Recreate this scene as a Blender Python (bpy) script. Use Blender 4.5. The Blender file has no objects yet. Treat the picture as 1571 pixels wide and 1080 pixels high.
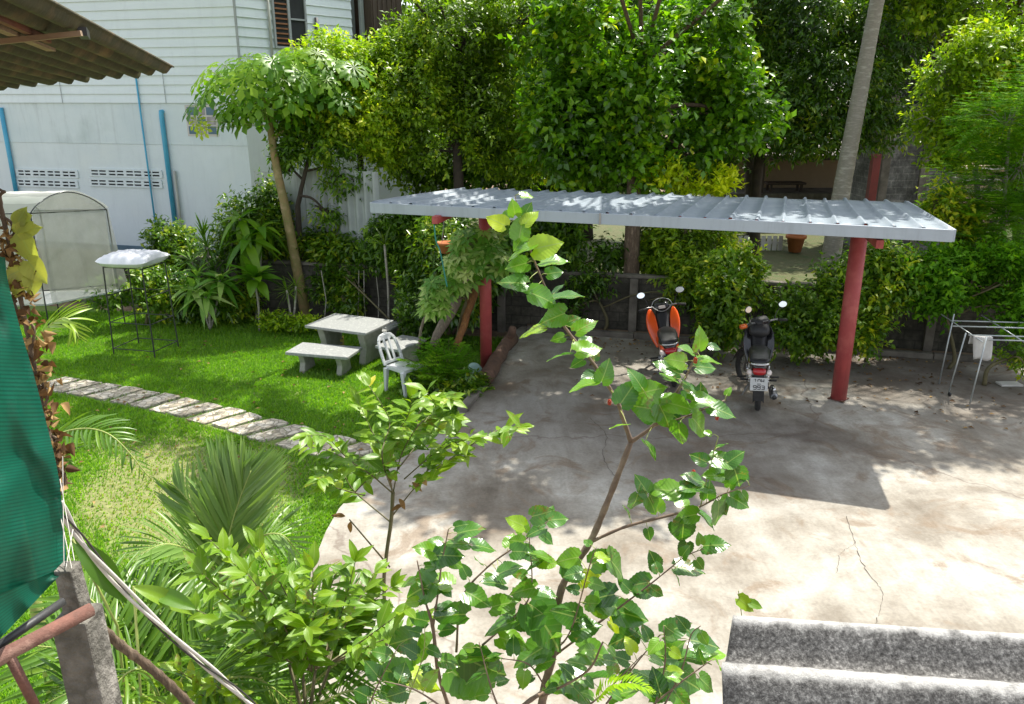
import bpy, math, random
import numpy as np
from mathutils import Vector, Matrix, Euler
R = math.radians
# ------------------------------------------------------------------ camera, world, sun, exposure
EYE = 4.3; PITCH = R(17.5); FPX = 1233.0
SUN_EL = R(62.0); SUN_AZ = math.atan2(0.86, 1.16)      # azimuth clockwise from +Y
sc = bpy.context.scene
cam_d = bpy.data.cameras.new("camera"); cam = bpy.data.objects.new("camera", cam_d)
sc.collection.objects.link(cam); sc.camera = cam
cam.location = (0, 0, EYE); cam.rotation_euler = (R(90) - PITCH, 0, 0)
cam_d.sensor_width = 36; cam_d.lens = 36 * FPX / 1571; cam_d.clip_start = 0.05; cam_d.clip_end = 1000
W = bpy.data.worlds.new("World"); sc.world = W; W.use_nodes = True
bg = W.node_tree.nodes["Background"]; sky = W.node_tree.nodes.new("ShaderNodeTexSky")
sky.sky_type = 'NISHITA'; sky.sun_disc = False; sky.sun_elevation = SUN_EL; sky.sun_rotation = SUN_AZ
sky.air_density = 1.0; sky.dust_density = 2.0; sky.ozone_density = 1.0
hs = W.node_tree.nodes.new("ShaderNodeHueSaturation"); hs.inputs["Saturation"].default_value = 0.38   # hazy tropical midday sky, less blue than the clear model
W.node_tree.links.new(sky.outputs[0], hs.inputs["Color"]); W.node_tree.links.new(hs.outputs[0], bg.inputs[0]); bg.inputs[1].default_value = 0.15
sd = bpy.data.lights.new("sun", 'SUN'); sun = bpy.data.objects.new("sun", sd); sc.collection.objects.link(sun)
sd.energy = 3.9; sd.angle = R(0.55); sd.color = (1.0, 0.95, 0.86)
SV = Vector((math.sin(SUN_AZ) * math.cos(SUN_EL), math.cos(SUN_AZ) * math.cos(SUN_EL), math.sin(SUN_EL)))
sun.rotation_euler = SV.to_track_quat('Z', 'Y').to_euler(); sun.location = (0, 0, 30)
sc.view_settings.view_transform = 'Standard'; sc.view_settings.look = 'None'
sc.view_settings.exposure = 1.15; sc.view_settings.gamma = 1.0
sc.render.engine = 'CYCLES'
sc.cycles.max_bounces = 8; sc.cycles.diffuse_bounces = 3; sc.cycles.glossy_bounces = 2
sc.cycles.transmission_bounces = 5; sc.cycles.transparent_max_bounces = 10
sc.cycles.use_denoising = True

# ------------------------------------------------------------------ helpers
C = sc.collection
rnd = random.Random(7)
rng = np.random.default_rng(11)

def ray(px, py):
    u = (px - 785.5) / FPX; v = (540 - py) / FPX
    return Vector((u, math.cos(PITCH) + v * math.sin(PITCH), -math.sin(PITCH) + v * math.cos(PITCH)))
def G(px, py, z=0.0):
    d = ray(px, py); return Vector((0, 0, EYE)) + d * ((z - EYE) / d.z)
def Q(px, py, Y):
    d = ray(px, py); return Vector((0, 0, EYE)) + d * (Y / d.y)
def ppm(px, py, Y):                       # pixels per metre there
    p = Q(px, py, Y); dep = p.y * math.cos(PITCH) - (p.z - EYE) * math.sin(PITCH)
    return FPX / dep

def tag(o, label=None, cat=None, group=None, kind=None):
    if label: o["label"] = label
    if cat: o["category"] = cat
    if group: o["group"] = group
    if kind: o["kind"] = kind
    return o
def thing(name, label, cat, loc=(0, 0, 0), rz=0.0, group=None):
    o = bpy.data.objects.new(name, None); C.objects.link(o); o.location = loc; o.rotation_euler = (0, 0, rz)
    o.empty_display_size = 0.2
    return tag(o, label, cat, group)
def adopt(ob, parent):
    ob.parent = parent
    if parent is not None:
        ob.matrix_parent_inverse = Matrix.Identity(4)
    return ob

def np_mesh(name, V, F, m=None, parent=None, val=None, uv=None, smooth=False, local=None):
    """V (N,3), F (M,k) one polygon size; local: subtract this point so that the parent Empty can sit there"""
    V = np.asarray(V, dtype=np.float32).reshape(-1, 3)
    if local is not None: V = V - np.array(local, dtype=np.float32)
    F = np.asarray(F, dtype=np.int32); n, k = F.shape
    me = bpy.data.meshes.new(name)
    me.vertices.add(len(V)); me.vertices.foreach_set("co", V.ravel())
    me.loops.add(n * k); me.loops.foreach_set("vertex_index", F.ravel())
    me.polygons.add(n); me.polygons.foreach_set("loop_start", np.arange(0, n * k, k, dtype=np.int32))
    try: me.polygons.foreach_set("loop_total", np.full(n, k, dtype=np.int32))
    except Exception: pass
    if val is not None:
        a = me.attributes.new("v", 'FLOAT', 'FACE'); a.data.foreach_set("value", np.asarray(val, dtype=np.float32))
    if uv is not None:
        l = me.uv_layers.new(name="UVMap"); l.data.foreach_set("uv", np.asarray(uv, dtype=np.float32)[F.ravel()].ravel())
    if smooth: me.polygons.foreach_set("use_smooth", np.ones(n, dtype=bool))
    me.update(calc_edges=True)
    o = bpy.data.objects.new(name, me); C.objects.link(o)
    if m: me.materials.append(m)
    if parent is not None: adopt(o, parent)
    return o

class MB:
    def __init__(s): s.v = []; s.f = []; s.M = Matrix.Identity(4)
    def add(s, vs, fs):
        b = len(s.v); s.v += [tuple(s.M @ Vector(p)) for p in vs]; s.f += [tuple(b + i for i in f) for f in fs]; return s
    def box(s, lo, hi):
        x0, y0, z0 = lo; x1, y1, z1 = hi
        return s.add([(x0,y0,z0),(x1,y0,z0),(x1,y1,z0),(x0,y1,z0),(x0,y0,z1),(x1,y0,z1),(x1,y1,z1),(x0,y1,z1)],
                     [(0,3,2,1),(4,5,6,7),(0,1,5,4),(1,2,6,5),(2,3,7,6),(3,0,4,7)])
    def bar(s, a, b, w, h, up=(0, 0, 1)):          # rectangular bar from a to b
        a = Vector(a); b = Vector(b); d = (b - a).normalized(); up = Vector(up)
        if abs(d.dot(up)) > .95: up = Vector((1, 0, 0))
        x = d.cross(up).normalized() * w / 2; z = x.cross(d).normalized() * h / 2
        return s.add([a-x-z, a+x-z, a+x+z, a-x+z, b-x-z, b+x-z, b+x+z, b-x+z],
                     [(0,3,2,1),(4,5,6,7),(0,1,5,4),(1,2,6,5),(2,3,7,6),(3,0,4,7)])
    def tube(s, pts, r, n=8, cap=True, wob=0.0):
        pts = [Vector(p) for p in pts]; N = len(pts)
        if not hasattr(r, '__len__'): r = [r] * N
        vs = []; fs = []; x = None
        for i, p in enumerate(pts):
            d = (pts[min(i+1, N-1)] - pts[max(i-1, 0)])
            if d.length < 1e-9: d = Vector((0, 0, 1))
            d.normalize()
            if x is None:
                x = d.orthogonal().normalized()
            else:
                x = (x - d * x.dot(d))
                x = x.normalized() if x.length > 1e-6 else d.orthogonal().normalized()
            y = d.cross(x)
            for k in range(n):
                a = 2 * math.pi * k / n; rr = r[i] * (1 + wob * (rnd.random() - .5))
                vs.append(p + (x * math.cos(a) + y * math.sin(a)) * rr)
        for i in range(N - 1):
            for k in range(n):
                a = i*n + k; b = i*n + (k+1) % n; fs.append((a, b, b+n, a+n))
        if cap: fs.append(tuple(range(n-1, -1, -1))); fs.append(tuple((N-1)*n + k for k in range(n)))
        return s.add(vs, fs)
    def loft(s, secs, n=12, p=2.0, cap=True):
        """secs: (centre, half width x, half height z) rings, superellipse exponent p, ring plane = XZ"""
        vs = []; fs = []
        for c, hw, hh in secs:
            for k in range(n):
                a = 2 * math.pi * k / n; ca, sa = math.cos(a), math.sin(a)
                vs.append(Vector(c) + Vector((hw * math.copysign(abs(ca) ** (2/p), ca), 0, hh * math.copysign(abs(sa) ** (2/p), sa))))
        for i in range(len(secs) - 1):
            for k in range(n):
                a = i*n + k; b = i*n + (k+1) % n; fs.append((a, a+n, b+n, b))
        if cap: fs.append(tuple(range(n))); fs.append(tuple((len(secs)-1)*n + k for k in reversed(range(n))))
        return s.add(vs, fs)
    def lathe(s, prof, c=(0, 0, 0), n=16, axis='Z'):
        vs = []; fs = []; c = Vector(c)
        for r, h in prof:
            for k in range(n):
                a = 2*math.pi*k/n
                q = Vector((r*math.cos(a), r*math.sin(a), h))
                if axis == 'X': q = Vector((q.z, q.x, q.y))
                if axis == 'Y': q = Vector((q.y, q.z, q.x))
                vs.append(c + q)
        for i in range(len(prof)-1):
            for k in range(n):
                a = i*n+k; b = i*n+(k+1) % n; fs.append((a, b, b+n, a+n))
        return s.add(vs, fs)
    def build(s, name, m, parent=None, smooth=False, bevel=0.0, local=None, flip=False):
        me = bpy.data.meshes.new(name)
        V = s.v if local is None else [tuple(Vector(p) - Vector(local)) for p in s.v]
        me.from_pydata(V, [], s.f); me.update()
        o = bpy.data.objects.new(name, me); C.objects.link(o)
        if m: me.materials.append(m)
        if smooth:
            for p in me.polygons: p.use_smooth = True
        if bevel:
            b = o.modifiers.new("bevel", 'BEVEL'); b.width = bevel; b.segments = 2; b.limit_method = 'ANGLE'
        if parent is not None: adopt(o, parent)
        return o

def spline(pts, n=6):
    """Catmull-Rom through points (tuples of any length)"""
    P = [np.array(p, dtype=float) for p in pts]
    if len(P) < 3: 
        return [tuple(P[0] + (P[-1]-P[0]) * i / n) for i in range(n+1)]
    P = [2*P[0]-P[1]] + P + [2*P[-1]-P[-2]]; out = []
    for i in range(1, len(P)-2):
        a, b, c, d = P[i-1:i+3]
        for k in range(n):
            t = k / n
            out.append(tuple(.5*((2*b) + (c-a)*t + (2*a-5*b+4*c-d)*t*t + (3*b-a-3*c+d)*t**3)))
    out.append(tuple(P[-2])); return out

# ------------------------------------------------------------------ materials
def nodes(m):
    m.use_nodes = True; return m.node_tree, m.node_tree.nodes["Principled BSDF"]
def lk(t, a, b): t.links.new(a, b)
def rgba(c): return (c[0], c[1], c[2], 1)
def ramp(t, fac, stops, interp='LINEAR'):
    r = t.nodes.new("ShaderNodeValToRGB"); e = r.color_ramp.elements; r.color_ramp.interpolation = interp
    while len(e) < len(stops): e.new(.5)
    for i, (p, c) in enumerate(stops): e[i].position = p; e[i].color = rgba(c) if hasattr(c, '__len__') else (c, c, c, 1)
    lk(t, fac, r.inputs[0]); return r.outputs[0]
def noise(t, co, scale, detail=5, rough=.6, dist=0.0, out=0):
    n = t.nodes.new("ShaderNodeTexNoise"); n.inputs["Scale"].default_value = scale; n.inputs["Detail"].default_value = detail
    n.inputs["Roughness"].default_value = rough; n.inputs["Distortion"].default_value = dist
    lk(t, co, n.inputs["Vector"]); return n.outputs[out]
def mixc(t, fac, a, b, mode='MIX'):
    m = t.nodes.new("ShaderNodeMix"); m.data_type = 'RGBA'; m.blend_type = mode
    for s, v in ((m.inputs[0], fac), (m.inputs[6], a), (m.inputs[7], b)):
        if hasattr(v, 'is_linked') or hasattr(v, 'links'): lk(t, v, s)
        elif hasattr(v, '__len__'): s.default_value = rgba(v)
        else: s.default_value = v
    return m.outputs[2]
def mth(t, op, a, b=None, clamp=False):
    m = t.nodes.new("ShaderNodeMath"); m.operation = op; m.use_clamp = clamp
    for i, v in enumerate((a, b)):
        if v is None: continue
        if isinstance(v, (int, float)): m.inputs[i].default_value = v
        else: lk(t, v, m.inputs[i])
    return m.outputs[0]
def coord(t, scale=None, kind="Object", rot=None):
    c = t.nodes.new("ShaderNodeTexCoord"); o = c.outputs[kind]
    if scale or rot:
        mp = t.nodes.new("ShaderNodeMapping")
        if scale: mp.inputs["Scale"].default_value = scale
        if rot: mp.inputs["Rotation"].default_value = rot
        lk(t, o, mp.inputs[0]); o = mp.outputs[0]
    return o
def bump(t, p, h, strength=.3, dist=.02):
    b = t.nodes.new("ShaderNodeBump"); b.inputs["Strength"].default_value = strength; b.inputs["Distance"].default_value = dist
    lk(t, h, b.inputs["Height"]); lk(t, b.outputs[0], p.inputs["Normal"])
def plain(name, c1, c2=None, rough=.6, scale=4.0, bmp=.15, metal=0.0, spec=.5, stretch=None, c3=None, detail=6, coat=0, dist=.01, bscale=None, streak=0):
    m = bpy.data.materials.new(name); t, p = nodes(m)
    co = coord(t, stretch); n = noise(t, co, scale, detail)
    st = [(.35, c1), (.65, c2 or tuple(x*.85 for x in c1))]
    if c3: st = [(.3, c1), (.5, c2), (.7, c3)]
    col = ramp(t, n, st)
    if streak:      # rain and dirt streaks running down
        c0 = coord(t, (3.2, 3.2, .35)); sn = noise(t, c0, 1.7, 8, .72, .3); s2 = noise(t, coord(t), .8, 5)
        col = mixc(t, mth(t, 'MULTIPLY', ramp(t, sn, [(.5, 0.0), (.68, 1.0)]), mth(t, 'MULTIPLY', s2, streak*2)), col, tuple(x*.42 for x in c1))
    lk(t, col, p.inputs["Base Color"])
    p.inputs["Roughness"].default_value = rough; p.inputs["Metallic"].default_value = metal
    p.inputs["Specular IOR Level"].default_value = spec; p.inputs["Coat Weight"].default_value = coat
    if bmp: bump(t, p, noise(t, co, bscale or scale*6, 4), bmp, dist)
    return m
def leafmat(name, stops, transl=.42, rough=.42, spec=.5, tcol=(1.25, 1.35, .55), veins=False, vk=9.0, warm=True):
    m = bpy.data.materials.new(name); t, p = nodes(m)
    a = t.nodes.new("ShaderNodeAttribute"); a.attribute_name = "v"
    stops = [(q, (c[0]*1.32, c[1]*1.16, c[2]*.8)) for q, c in stops] if warm else stops
    col = ramp(t, a.outputs["Fac"], stops)
    if veins:
        uv = t.nodes.new("ShaderNodeUVMap"); uv.uv_map = "UVMap"; sx = t.nodes.new("ShaderNodeSeparateXYZ"); lk(t, uv.outputs[0], sx.inputs[0])
        s = mth(t, 'ABSOLUTE', mth(t, 'MULTIPLY', mth(t, 'SUBTRACT', sx.outputs[1], .5), 2.0))
        k = mth(t, 'FRACT', mth(t, 'MULTIPLY', mth(t, 'SUBTRACT', sx.outputs[0], mth(t, 'MULTIPLY', s, .33)), vk))
        line = mth(t, 'LESS_THAN', mth(t, 'ABSOLUTE', mth(t, 'SUBTRACT', k, .5)), .045)
        mid = mth(t, 'LESS_THAN', s, .045)
        vn = mth(t, 'MAXIMUM', mth(t, 'MULTIPLY', line, .28), mid)
        col = mixc(t, mth(t, 'MULTIPLY', vn, .6), col, (.32, .42, .12))
        h = mth(t, 'ABSOLUTE', mth(t, 'SUBTRACT', k, .5))
        bump(t, p, mth(t, 'MINIMUM', mth(t, 'MULTIPLY', h, 2.2), mth(t, 'MULTIPLY', s, 5.0)), .16, .003)
    co = coord(t)
    if veins:
        sn = noise(t, co, 55, 4, .7); col = mixc(t, ramp(t, mth(t, 'MULTIPLY', sn, noise(t, co, 7, 2)), [(.335, 0.0), (.40, .8)]), col, (.20, .15, .03))
    col = mixc(t, .22, col, ramp(t, noise(t, co, 1.3, 3), [(.3, (.55, .6, .5)), (.7, (1.5, 1.45, 1.3))]), 'MULTIPLY')
    lk(t, col, p.inputs["Base Color"]); p.inputs["Roughness"].default_value = rough; p.inputs["Specular IOR Level"].default_value = spec
    tr = t.nodes.new("ShaderNodeBsdfTranslucent"); lk(t, mixc(t, 1.0, col, tcol, 'MULTIPLY'), tr.inputs[0])
    mx = t.nodes.new("ShaderNodeMixShader"); mx.inputs[0].default_value = transl
    out = t.nodes["Material Output"]; lk(t, p.outputs[0], mx.inputs[1]); lk(t, tr.outputs[0], mx.inputs[2]); lk(t, mx.outputs[0], out.inputs[0])
    return m

def lawn_mat():
    m = bpy.data.materials.new("lawn_soil"); t, p = nodes(m); co = coord(t)
    big = noise(t, co, .55, 4); fine = noise(t, co, 14, 6)
    g = ramp(t, fine, [(.3, (.05, .13, .010)), (.7, (.13, .25, .02))])
    dry = ramp(t, fine, [(.3, (.13, .13, .045)), (.7, (.24, .23, .095))])
    sxy = t.nodes.new("ShaderNodeSeparateXYZ"); lk(t, co, sxy.inputs[0])
    gd = G(265, 745, -.15); dv = t.nodes.new("ShaderNodeVectorMath"); dv.operation = 'DISTANCE'; lk(t, co, dv.inputs[0]); dv.inputs[1].default_value = (gd.x, gd.y, -.15)
    nearness = mth(t, 'MULTIPLY', mth(t, 'SUBTRACT', 2.6, dv.outputs["Value"]), .16, True)
    lk(t, mixc(t, ramp(t, mth(t, 'ADD', big, nearness), [(.5, 0.0), (.75, .85)]), g, dry), p.inputs["Base Color"])
    p.inputs["Roughness"].default_value = .9; bump(t, p, fine, .8, .03); return m
def concrete_mat():
    m = bpy.data.materials.new("yard_concrete"); t, p = nodes(m); co = coord(t)
    a = noise(t, co, .7, 8, .62, .4); b = noise(t, co, 3.2, 8, .7); c = noise(t, co, 30, 4); d = noise(t, co, 1.3, 7, .65, 1.2)
    col = ramp(t, a, [(.32, (.155, .135, .108)), (.44, (.24, .222, .187)), (.54, (.325, .313, .277)), (.68, (.41, .405, .372))])
    col = mixc(t, .55, col, ramp(t, b, [(.32, (.55, .5, .44)), (.5, (.95, .92, .88)), (.68, (1.2, 1.2, 1.18))]), 'MULTIPLY')
    col = mixc(t, ramp(t, d, [(.53, 0.0), (.63, .8)]), col, (.20, .155, .11))
    col = mixc(t, .35, col, ramp(t, c, [(.3, .6), (.7, 1.3)]), 'MULTIPLY')
    # oil and damp stains, plus wide dark patches painting the shelter's shade deeper
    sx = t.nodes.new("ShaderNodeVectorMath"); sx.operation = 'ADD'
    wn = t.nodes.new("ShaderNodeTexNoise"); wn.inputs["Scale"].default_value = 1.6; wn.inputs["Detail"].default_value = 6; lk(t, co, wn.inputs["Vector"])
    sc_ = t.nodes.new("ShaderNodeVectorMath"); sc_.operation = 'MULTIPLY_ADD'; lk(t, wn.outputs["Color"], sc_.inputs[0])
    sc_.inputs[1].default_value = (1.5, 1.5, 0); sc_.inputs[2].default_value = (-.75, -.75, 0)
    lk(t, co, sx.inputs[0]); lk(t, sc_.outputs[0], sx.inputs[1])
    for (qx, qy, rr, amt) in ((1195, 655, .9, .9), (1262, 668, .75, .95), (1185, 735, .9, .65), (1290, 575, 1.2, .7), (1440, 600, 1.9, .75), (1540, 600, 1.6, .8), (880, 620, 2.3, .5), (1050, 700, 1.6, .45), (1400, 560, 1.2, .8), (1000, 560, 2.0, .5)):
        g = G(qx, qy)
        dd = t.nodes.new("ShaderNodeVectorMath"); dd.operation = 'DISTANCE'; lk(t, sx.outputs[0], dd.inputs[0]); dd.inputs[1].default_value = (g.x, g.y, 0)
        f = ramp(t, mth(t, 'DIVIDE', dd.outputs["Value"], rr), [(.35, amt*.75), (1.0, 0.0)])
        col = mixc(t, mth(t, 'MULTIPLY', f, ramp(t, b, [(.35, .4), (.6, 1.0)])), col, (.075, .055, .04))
    # cracks
    vo = t.nodes.new("ShaderNodeTexVoronoi"); vo.feature = 'DISTANCE_TO_EDGE'; vo.inputs["Scale"].default_value = .17
    wa = t.nodes.new("ShaderNodeVectorMath"); wa.operation = 'MULTIPLY_ADD'; n2 = t.nodes.new("ShaderNodeTexNoise"); n2.inputs["Scale"].default_value = 2.5; n2.inputs["Detail"].default_value = 8; lk(t, co, n2.inputs["Vector"])
    lk(t, n2.outputs["Color"], wa.inputs[0]); wa.inputs[1].default_value = (.5, .5, 0); lk(t, co, wa.inputs[2]); lk(t, wa.outputs[0], vo.inputs["Vector"])
    crack = ramp(t, vo.outputs["Distance"], [(.0, .7), (.0018, .0)])
    col = mixc(t, crack, col, (.13, .10, .08))
    sp_ = noise(t, co, 75, 3, .7); col = mixc(t, ramp(t, mth(t, 'MULTIPLY', sp_, d), [(.36, 0.0), (.42, .6)]), col, (.12, .09, .06))
    st = noise(t, coord(t, (1, .28, 1), rot=(0, 0, .5)), 2.6, 8, .7, .8); col = mixc(t, .5, col, ramp(t, st, [(.35, (.62, .57, .5)), (.55, (1.0, .98, .95)), (.7, (1.22, 1.22, 1.22))]), 'MULTIPLY')
    lk(t, col, p.inputs["Base Color"]); p.inputs["Roughness"].default_value = .88
    bump(t, p, b, .25, .02); return m
def block_mat(name, c1, c2, mortar, stain):
    m = bpy.data.materials.new(name); t, p = nodes(m); co = coord(t, kind="UV")
    b = t.nodes.new("ShaderNodeTexBrick"); lk(t, co, b.inputs["Vector"]); b.inputs["Color1"].default_value = rgba(c1); b.inputs["Color2"].default_value = rgba(c2)
    b.inputs["Mortar"].default_value = rgba(mortar); b.inputs["Scale"].default_value = 1; b.inputs["Brick Width"].default_value = .39; b.inputs["Row Height"].default_value = .19
    b.inputs["Mortar Size"].default_value = .012
    oc = coord(t)
    n = noise(t, oc, 1.5, 7, .7); col = mixc(t, ramp(t, n, [(.38, .8), (.62, 0.0)]), b.outputs[0], stain)
    col = mixc(t, .5, col, ramp(t, noise(t, oc, 12, 5), [(.3, .5), (.7, 1.4)]), 'MULTIPLY')
    lk(t, col, p.inputs["Base Color"]); p.inputs["Roughness"].default_value = .92
    bump(t, p, mixc(t, .5, b.outputs[1], noise(t, oc, 20, 5)), -.4, .01); return m
def net_mat(name, c, c2, alpha, stripe=90.0, transl=.5):
    m = bpy.data.materials.new(name); t, p = nodes(m); uv = coord(t, kind="UV")
    sx = t.nodes.new("ShaderNodeSeparateXYZ"); lk(t, uv, sx.inputs[0])
    w = mth(t, 'SINE', mth(t, 'MULTIPLY', sx.outputs[1], stripe * 6.283))
    n = noise(t, uv, 3, 5)
    col = mixc(t, ramp(t, n, [(.3, 0.0), (.7, 1.0)]), c, c2)
    col = mixc(t, mth(t, 'MULTIPLY', mth(t, 'GREATER_THAN', w, .2), .6), col, tuple(x * .55 for x in c))
    lk(t, col, p.inputs["Base Color"]); p.inputs["Roughness"].default_value = .5
    tr = t.nodes.new("ShaderNodeBsdfTranslucent"); lk(t, col, tr.inputs[0])
    mx = t.nodes.new("ShaderNodeMixShader"); mx.inputs[0].default_value = transl; lk(t, p.outputs[0], mx.inputs[1]); lk(t, tr.outputs[0], mx.inputs[2])
    tp = t.nodes.new("ShaderNodeBsdfTransparent"); m2 = t.nodes.new("ShaderNodeMixShader"); m2.inputs[0].default_value = alpha
    lk(t, tp.outputs[0], m2.inputs[1]); lk(t, mx.outputs[0], m2.inputs[2]); lk(t, m2.outputs[0], t.nodes["Material Output"].inputs[0])
    return m

M = {}
M['soil'] = plain("soil", (.10, .065, .04), (.19, .13, .08), .95, 3, .6, c3=(.26, .19, .12), dist=.04)
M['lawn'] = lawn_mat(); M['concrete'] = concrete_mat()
M['wallblock'] = block_mat("garden_wall_blocks", (.10, .09, .07), (.075, .068, .055), (.055, .05, .04), (.022, .022, .014))
M['shedblock'] = block_mat("grey_shed_blocks", (.20, .20, .19), (.16, .16, .15), (.30, .29, .27), (.05, .05, .045))
M['cap'] = plain("weathered_cement", (.19, .17, .14), (.09, .08, .065), .9, 3, .4)
M['plaster'] = plain("white_plaster", (.70, .77, .78), (.65, .72, .73), .85, .9, .12, c3=(.69, .75, .74), bscale=25, streak=.12)
M['plaster2'] = plain("older_white_plaster", (.60, .69, .71), (.66, .74, .75), .9, .8, .3, c3=(.53, .61, .61), bscale=9, streak=.25)
M['siding'] = plain("white_painted_siding", (.71, .79, .80), (.67, .75, .76), .55, 2, .08, stretch=(.5, .5, 3), streak=.1)
M['plinth'] = plain("blue_grey_plinth", (.12, .20, .25), (.09, .15, .2), .8, 3, .2)
M['pipe'] = plain("blue_pvc", (.05, .33, .52), (.09, .40, .58), .45, 2, .05)
M['greypipe'] = plain("grey_pvc", (.42, .43, .38), (.36, .37, .33), .5, 2, .05)
M['darkhole'] = plain("dark_opening", (.03, .035, .035), (.02, .02, .02), .9, 2, 0)
M['brownwood'] = plain("dark_brown_wood", (.075, .05, .032), (.045, .03, .02), .6, 6, .2, stretch=(4, 4, .4))
M['louvre'] = plain("orange_brown_louvre", (.30, .13, .05), (.2, .08, .03), .6, 6, .2)
M['frame'] = plain("grey_window_frame", (.35, .38, .38), (.3, .33, .33), .5, 3, .05)
M['roofmetal'] = plain("zinc_sheet", (.24, .285, .32), (.19, .23, .265), .5, 1.6, .08, metal=0.0, spec=.4, c3=(.28, .32, .355), bscale=3, streak=.35)
M['fascia'] = plain("pale_fascia_metal", (.37, .42, .47), (.34, .39, .44), .5, 1.2, .04, metal=0, streak=.3)
M['redpaint'] = plain("faded_red_paint", (.42, .07, .065), (.34, .055, .055), .6, 2.5, .2, c3=(.47, .12, .10), streak=.6)
M['redpost'] = plain("old_red_paint", (.22, .03, .025), (.15, .025, .02), .6, 3, .1)
M['terrazzo'] = plain("grey_terrazzo", (.30, .31, .30), (.22, .23, .22), .6, 22, .1, c3=(.38, .39, .37))
M['cementleg'] = plain("mossy_cement", (.36, .35, .30), (.24, .25, .20), .85, 6, .2)
M['plastic'] = plain("grey_white_plastic", (.58, .60, .60), (.50, .52, .52), .4, 3, .03)
M['mint'] = plain("mint_plastic", (.42, .62, .55), (.35, .55, .48), .4, 3, .03)
M['bark'] = plain("brown_bark", (.16, .11, .07), (.08, .055, .035), .9, 10, .6, stretch=(3, 3, .6), c3=(.24, .18, .12))
M['darkbark'] = plain("dark_bark", (.06, .045, .03), (.035, .028, .02), .9, 8, .5)
M['papbark'] = plain("papaya_bark", (.30, .19, .09), (.20, .17, .06), .8, 5, .35, c3=(.36, .26, .14))
M['palmbark'] = plain("grey_palm_bark", (.36, .33, .28), (.25, .23, .19), .9, 5, .5, stretch=(1, 1, 3.5), c3=(.45, .42, .36))
M['mulbark'] = plain("smooth_grey_brown_bark", (.22, .15, .105), (.15, .10, .07), .65, 9, .25, c3=(.30, .22, .15))
M['twig'] = plain("green_brown_twig", (.13, .11, .05), (.09, .08, .035), .7, 12, .2)
M['greenstem'] = plain("yellow_green_stem", (.30, .36, .09), (.24, .28, .07), .55, 10, .1)
M['greylog'] = plain("grey_weathered_log", (.25, .20, .155), (.15, .12, .09), .9, 5, .5, stretch=(4, 4, 1), c3=(.32, .26, .2))
M['orangelog'] = plain("split_orange_log", (.33, .14, .035), (.2, .09, .035), .85, 7, .6, stretch=(4, 4, 1), c3=(.42, .2, .06))
M['brownlog'] = plain("rough_brown_log", (.15, .085, .055), (.085, .05, .035), .9, 7, .6)
M['blackpaint'] = plain("black_gloss_paint", (.012, .012, .014), (.018, .018, .02), .22, 4, 0, coat=.4)
M['blackplastic'] = plain("black_plastic", (.016, .016, .018), (.025, .025, .026), .5, 12, .08)
M['rubber'] = plain("tyre_rubber", (.022, .022, .022), (.035, .034, .032), .8, 20, .2)
M['seat'] = plain("black_seat_vinyl", (.016, .017, .018), (.02, .02, .021), .38, 40, .1)
M['orange'] = plain("orange_gloss_paint", (.85, .11, .012), (.78, .09, .01), .25, 3, 0, coat=.5)
M['chrome'] = plain("chrome", (.62, .62, .62), (.55, .55, .55), .15, 3, 0, metal=1.0)
M['steel'] = plain("dull_steel", (.32, .33, .33), (.22, .22, .22), .4, 8, .1, metal=.8)
M['redlens'] = plain("red_lens", (.42, .01, .015), (.34, .008, .012), .15, 6, .05, coat=.5)
M['clearlens'] = plain("clear_lens", (.72, .66, .62), (.6, .5, .45), .15, 6, .05, coat=.5)
M['orangelens'] = plain("orange_lens", (.8, .18, .03), (.7, .13, .02), .2, 6, .05, coat=.5)
M['mirror'] = plain("mirror_glass", (.78, .84, .9), (.75, .8, .86), .06, 3, 0, metal=1.0)
M['plate'] = plain("number_plate_white", (.60, .61, .60), (.54, .55, .55), .5, 8, .03)
M['platetext'] = plain("number_plate_black", (.02, .025, .03), (.03, .03, .03), .6, 8, 0)
M['rack'] = plain("galvanised_tube", (.46, .50, .50), (.36, .39, .39), .35, 6, .05, metal=.5)
M['cloth'] = plain("off_white_rag", (.55, .54, .51), (.45, .44, .42), .9, 9, .3)
M['bag'] = plain("white_sack", (.72, .73, .76), (.66, .68, .71), .45, 3, .3, bscale=9, dist=.03)
M['blackiron'] = plain("black_iron", (.02, .022, .022), (.035, .035, .035), .5, 9, .1)
M['rust'] = plain("rusty_pink_pipe", (.20, .085, .06), (.12, .055, .04), .85, 14, .45, c3=(.28, .17, .13))
M['oldpost'] = plain("weathered_concrete_post", (.22, .205, .175), (.09, .085, .07), .92, 7, .7, c3=(.32, .30, .265), dist=.02)
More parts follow.
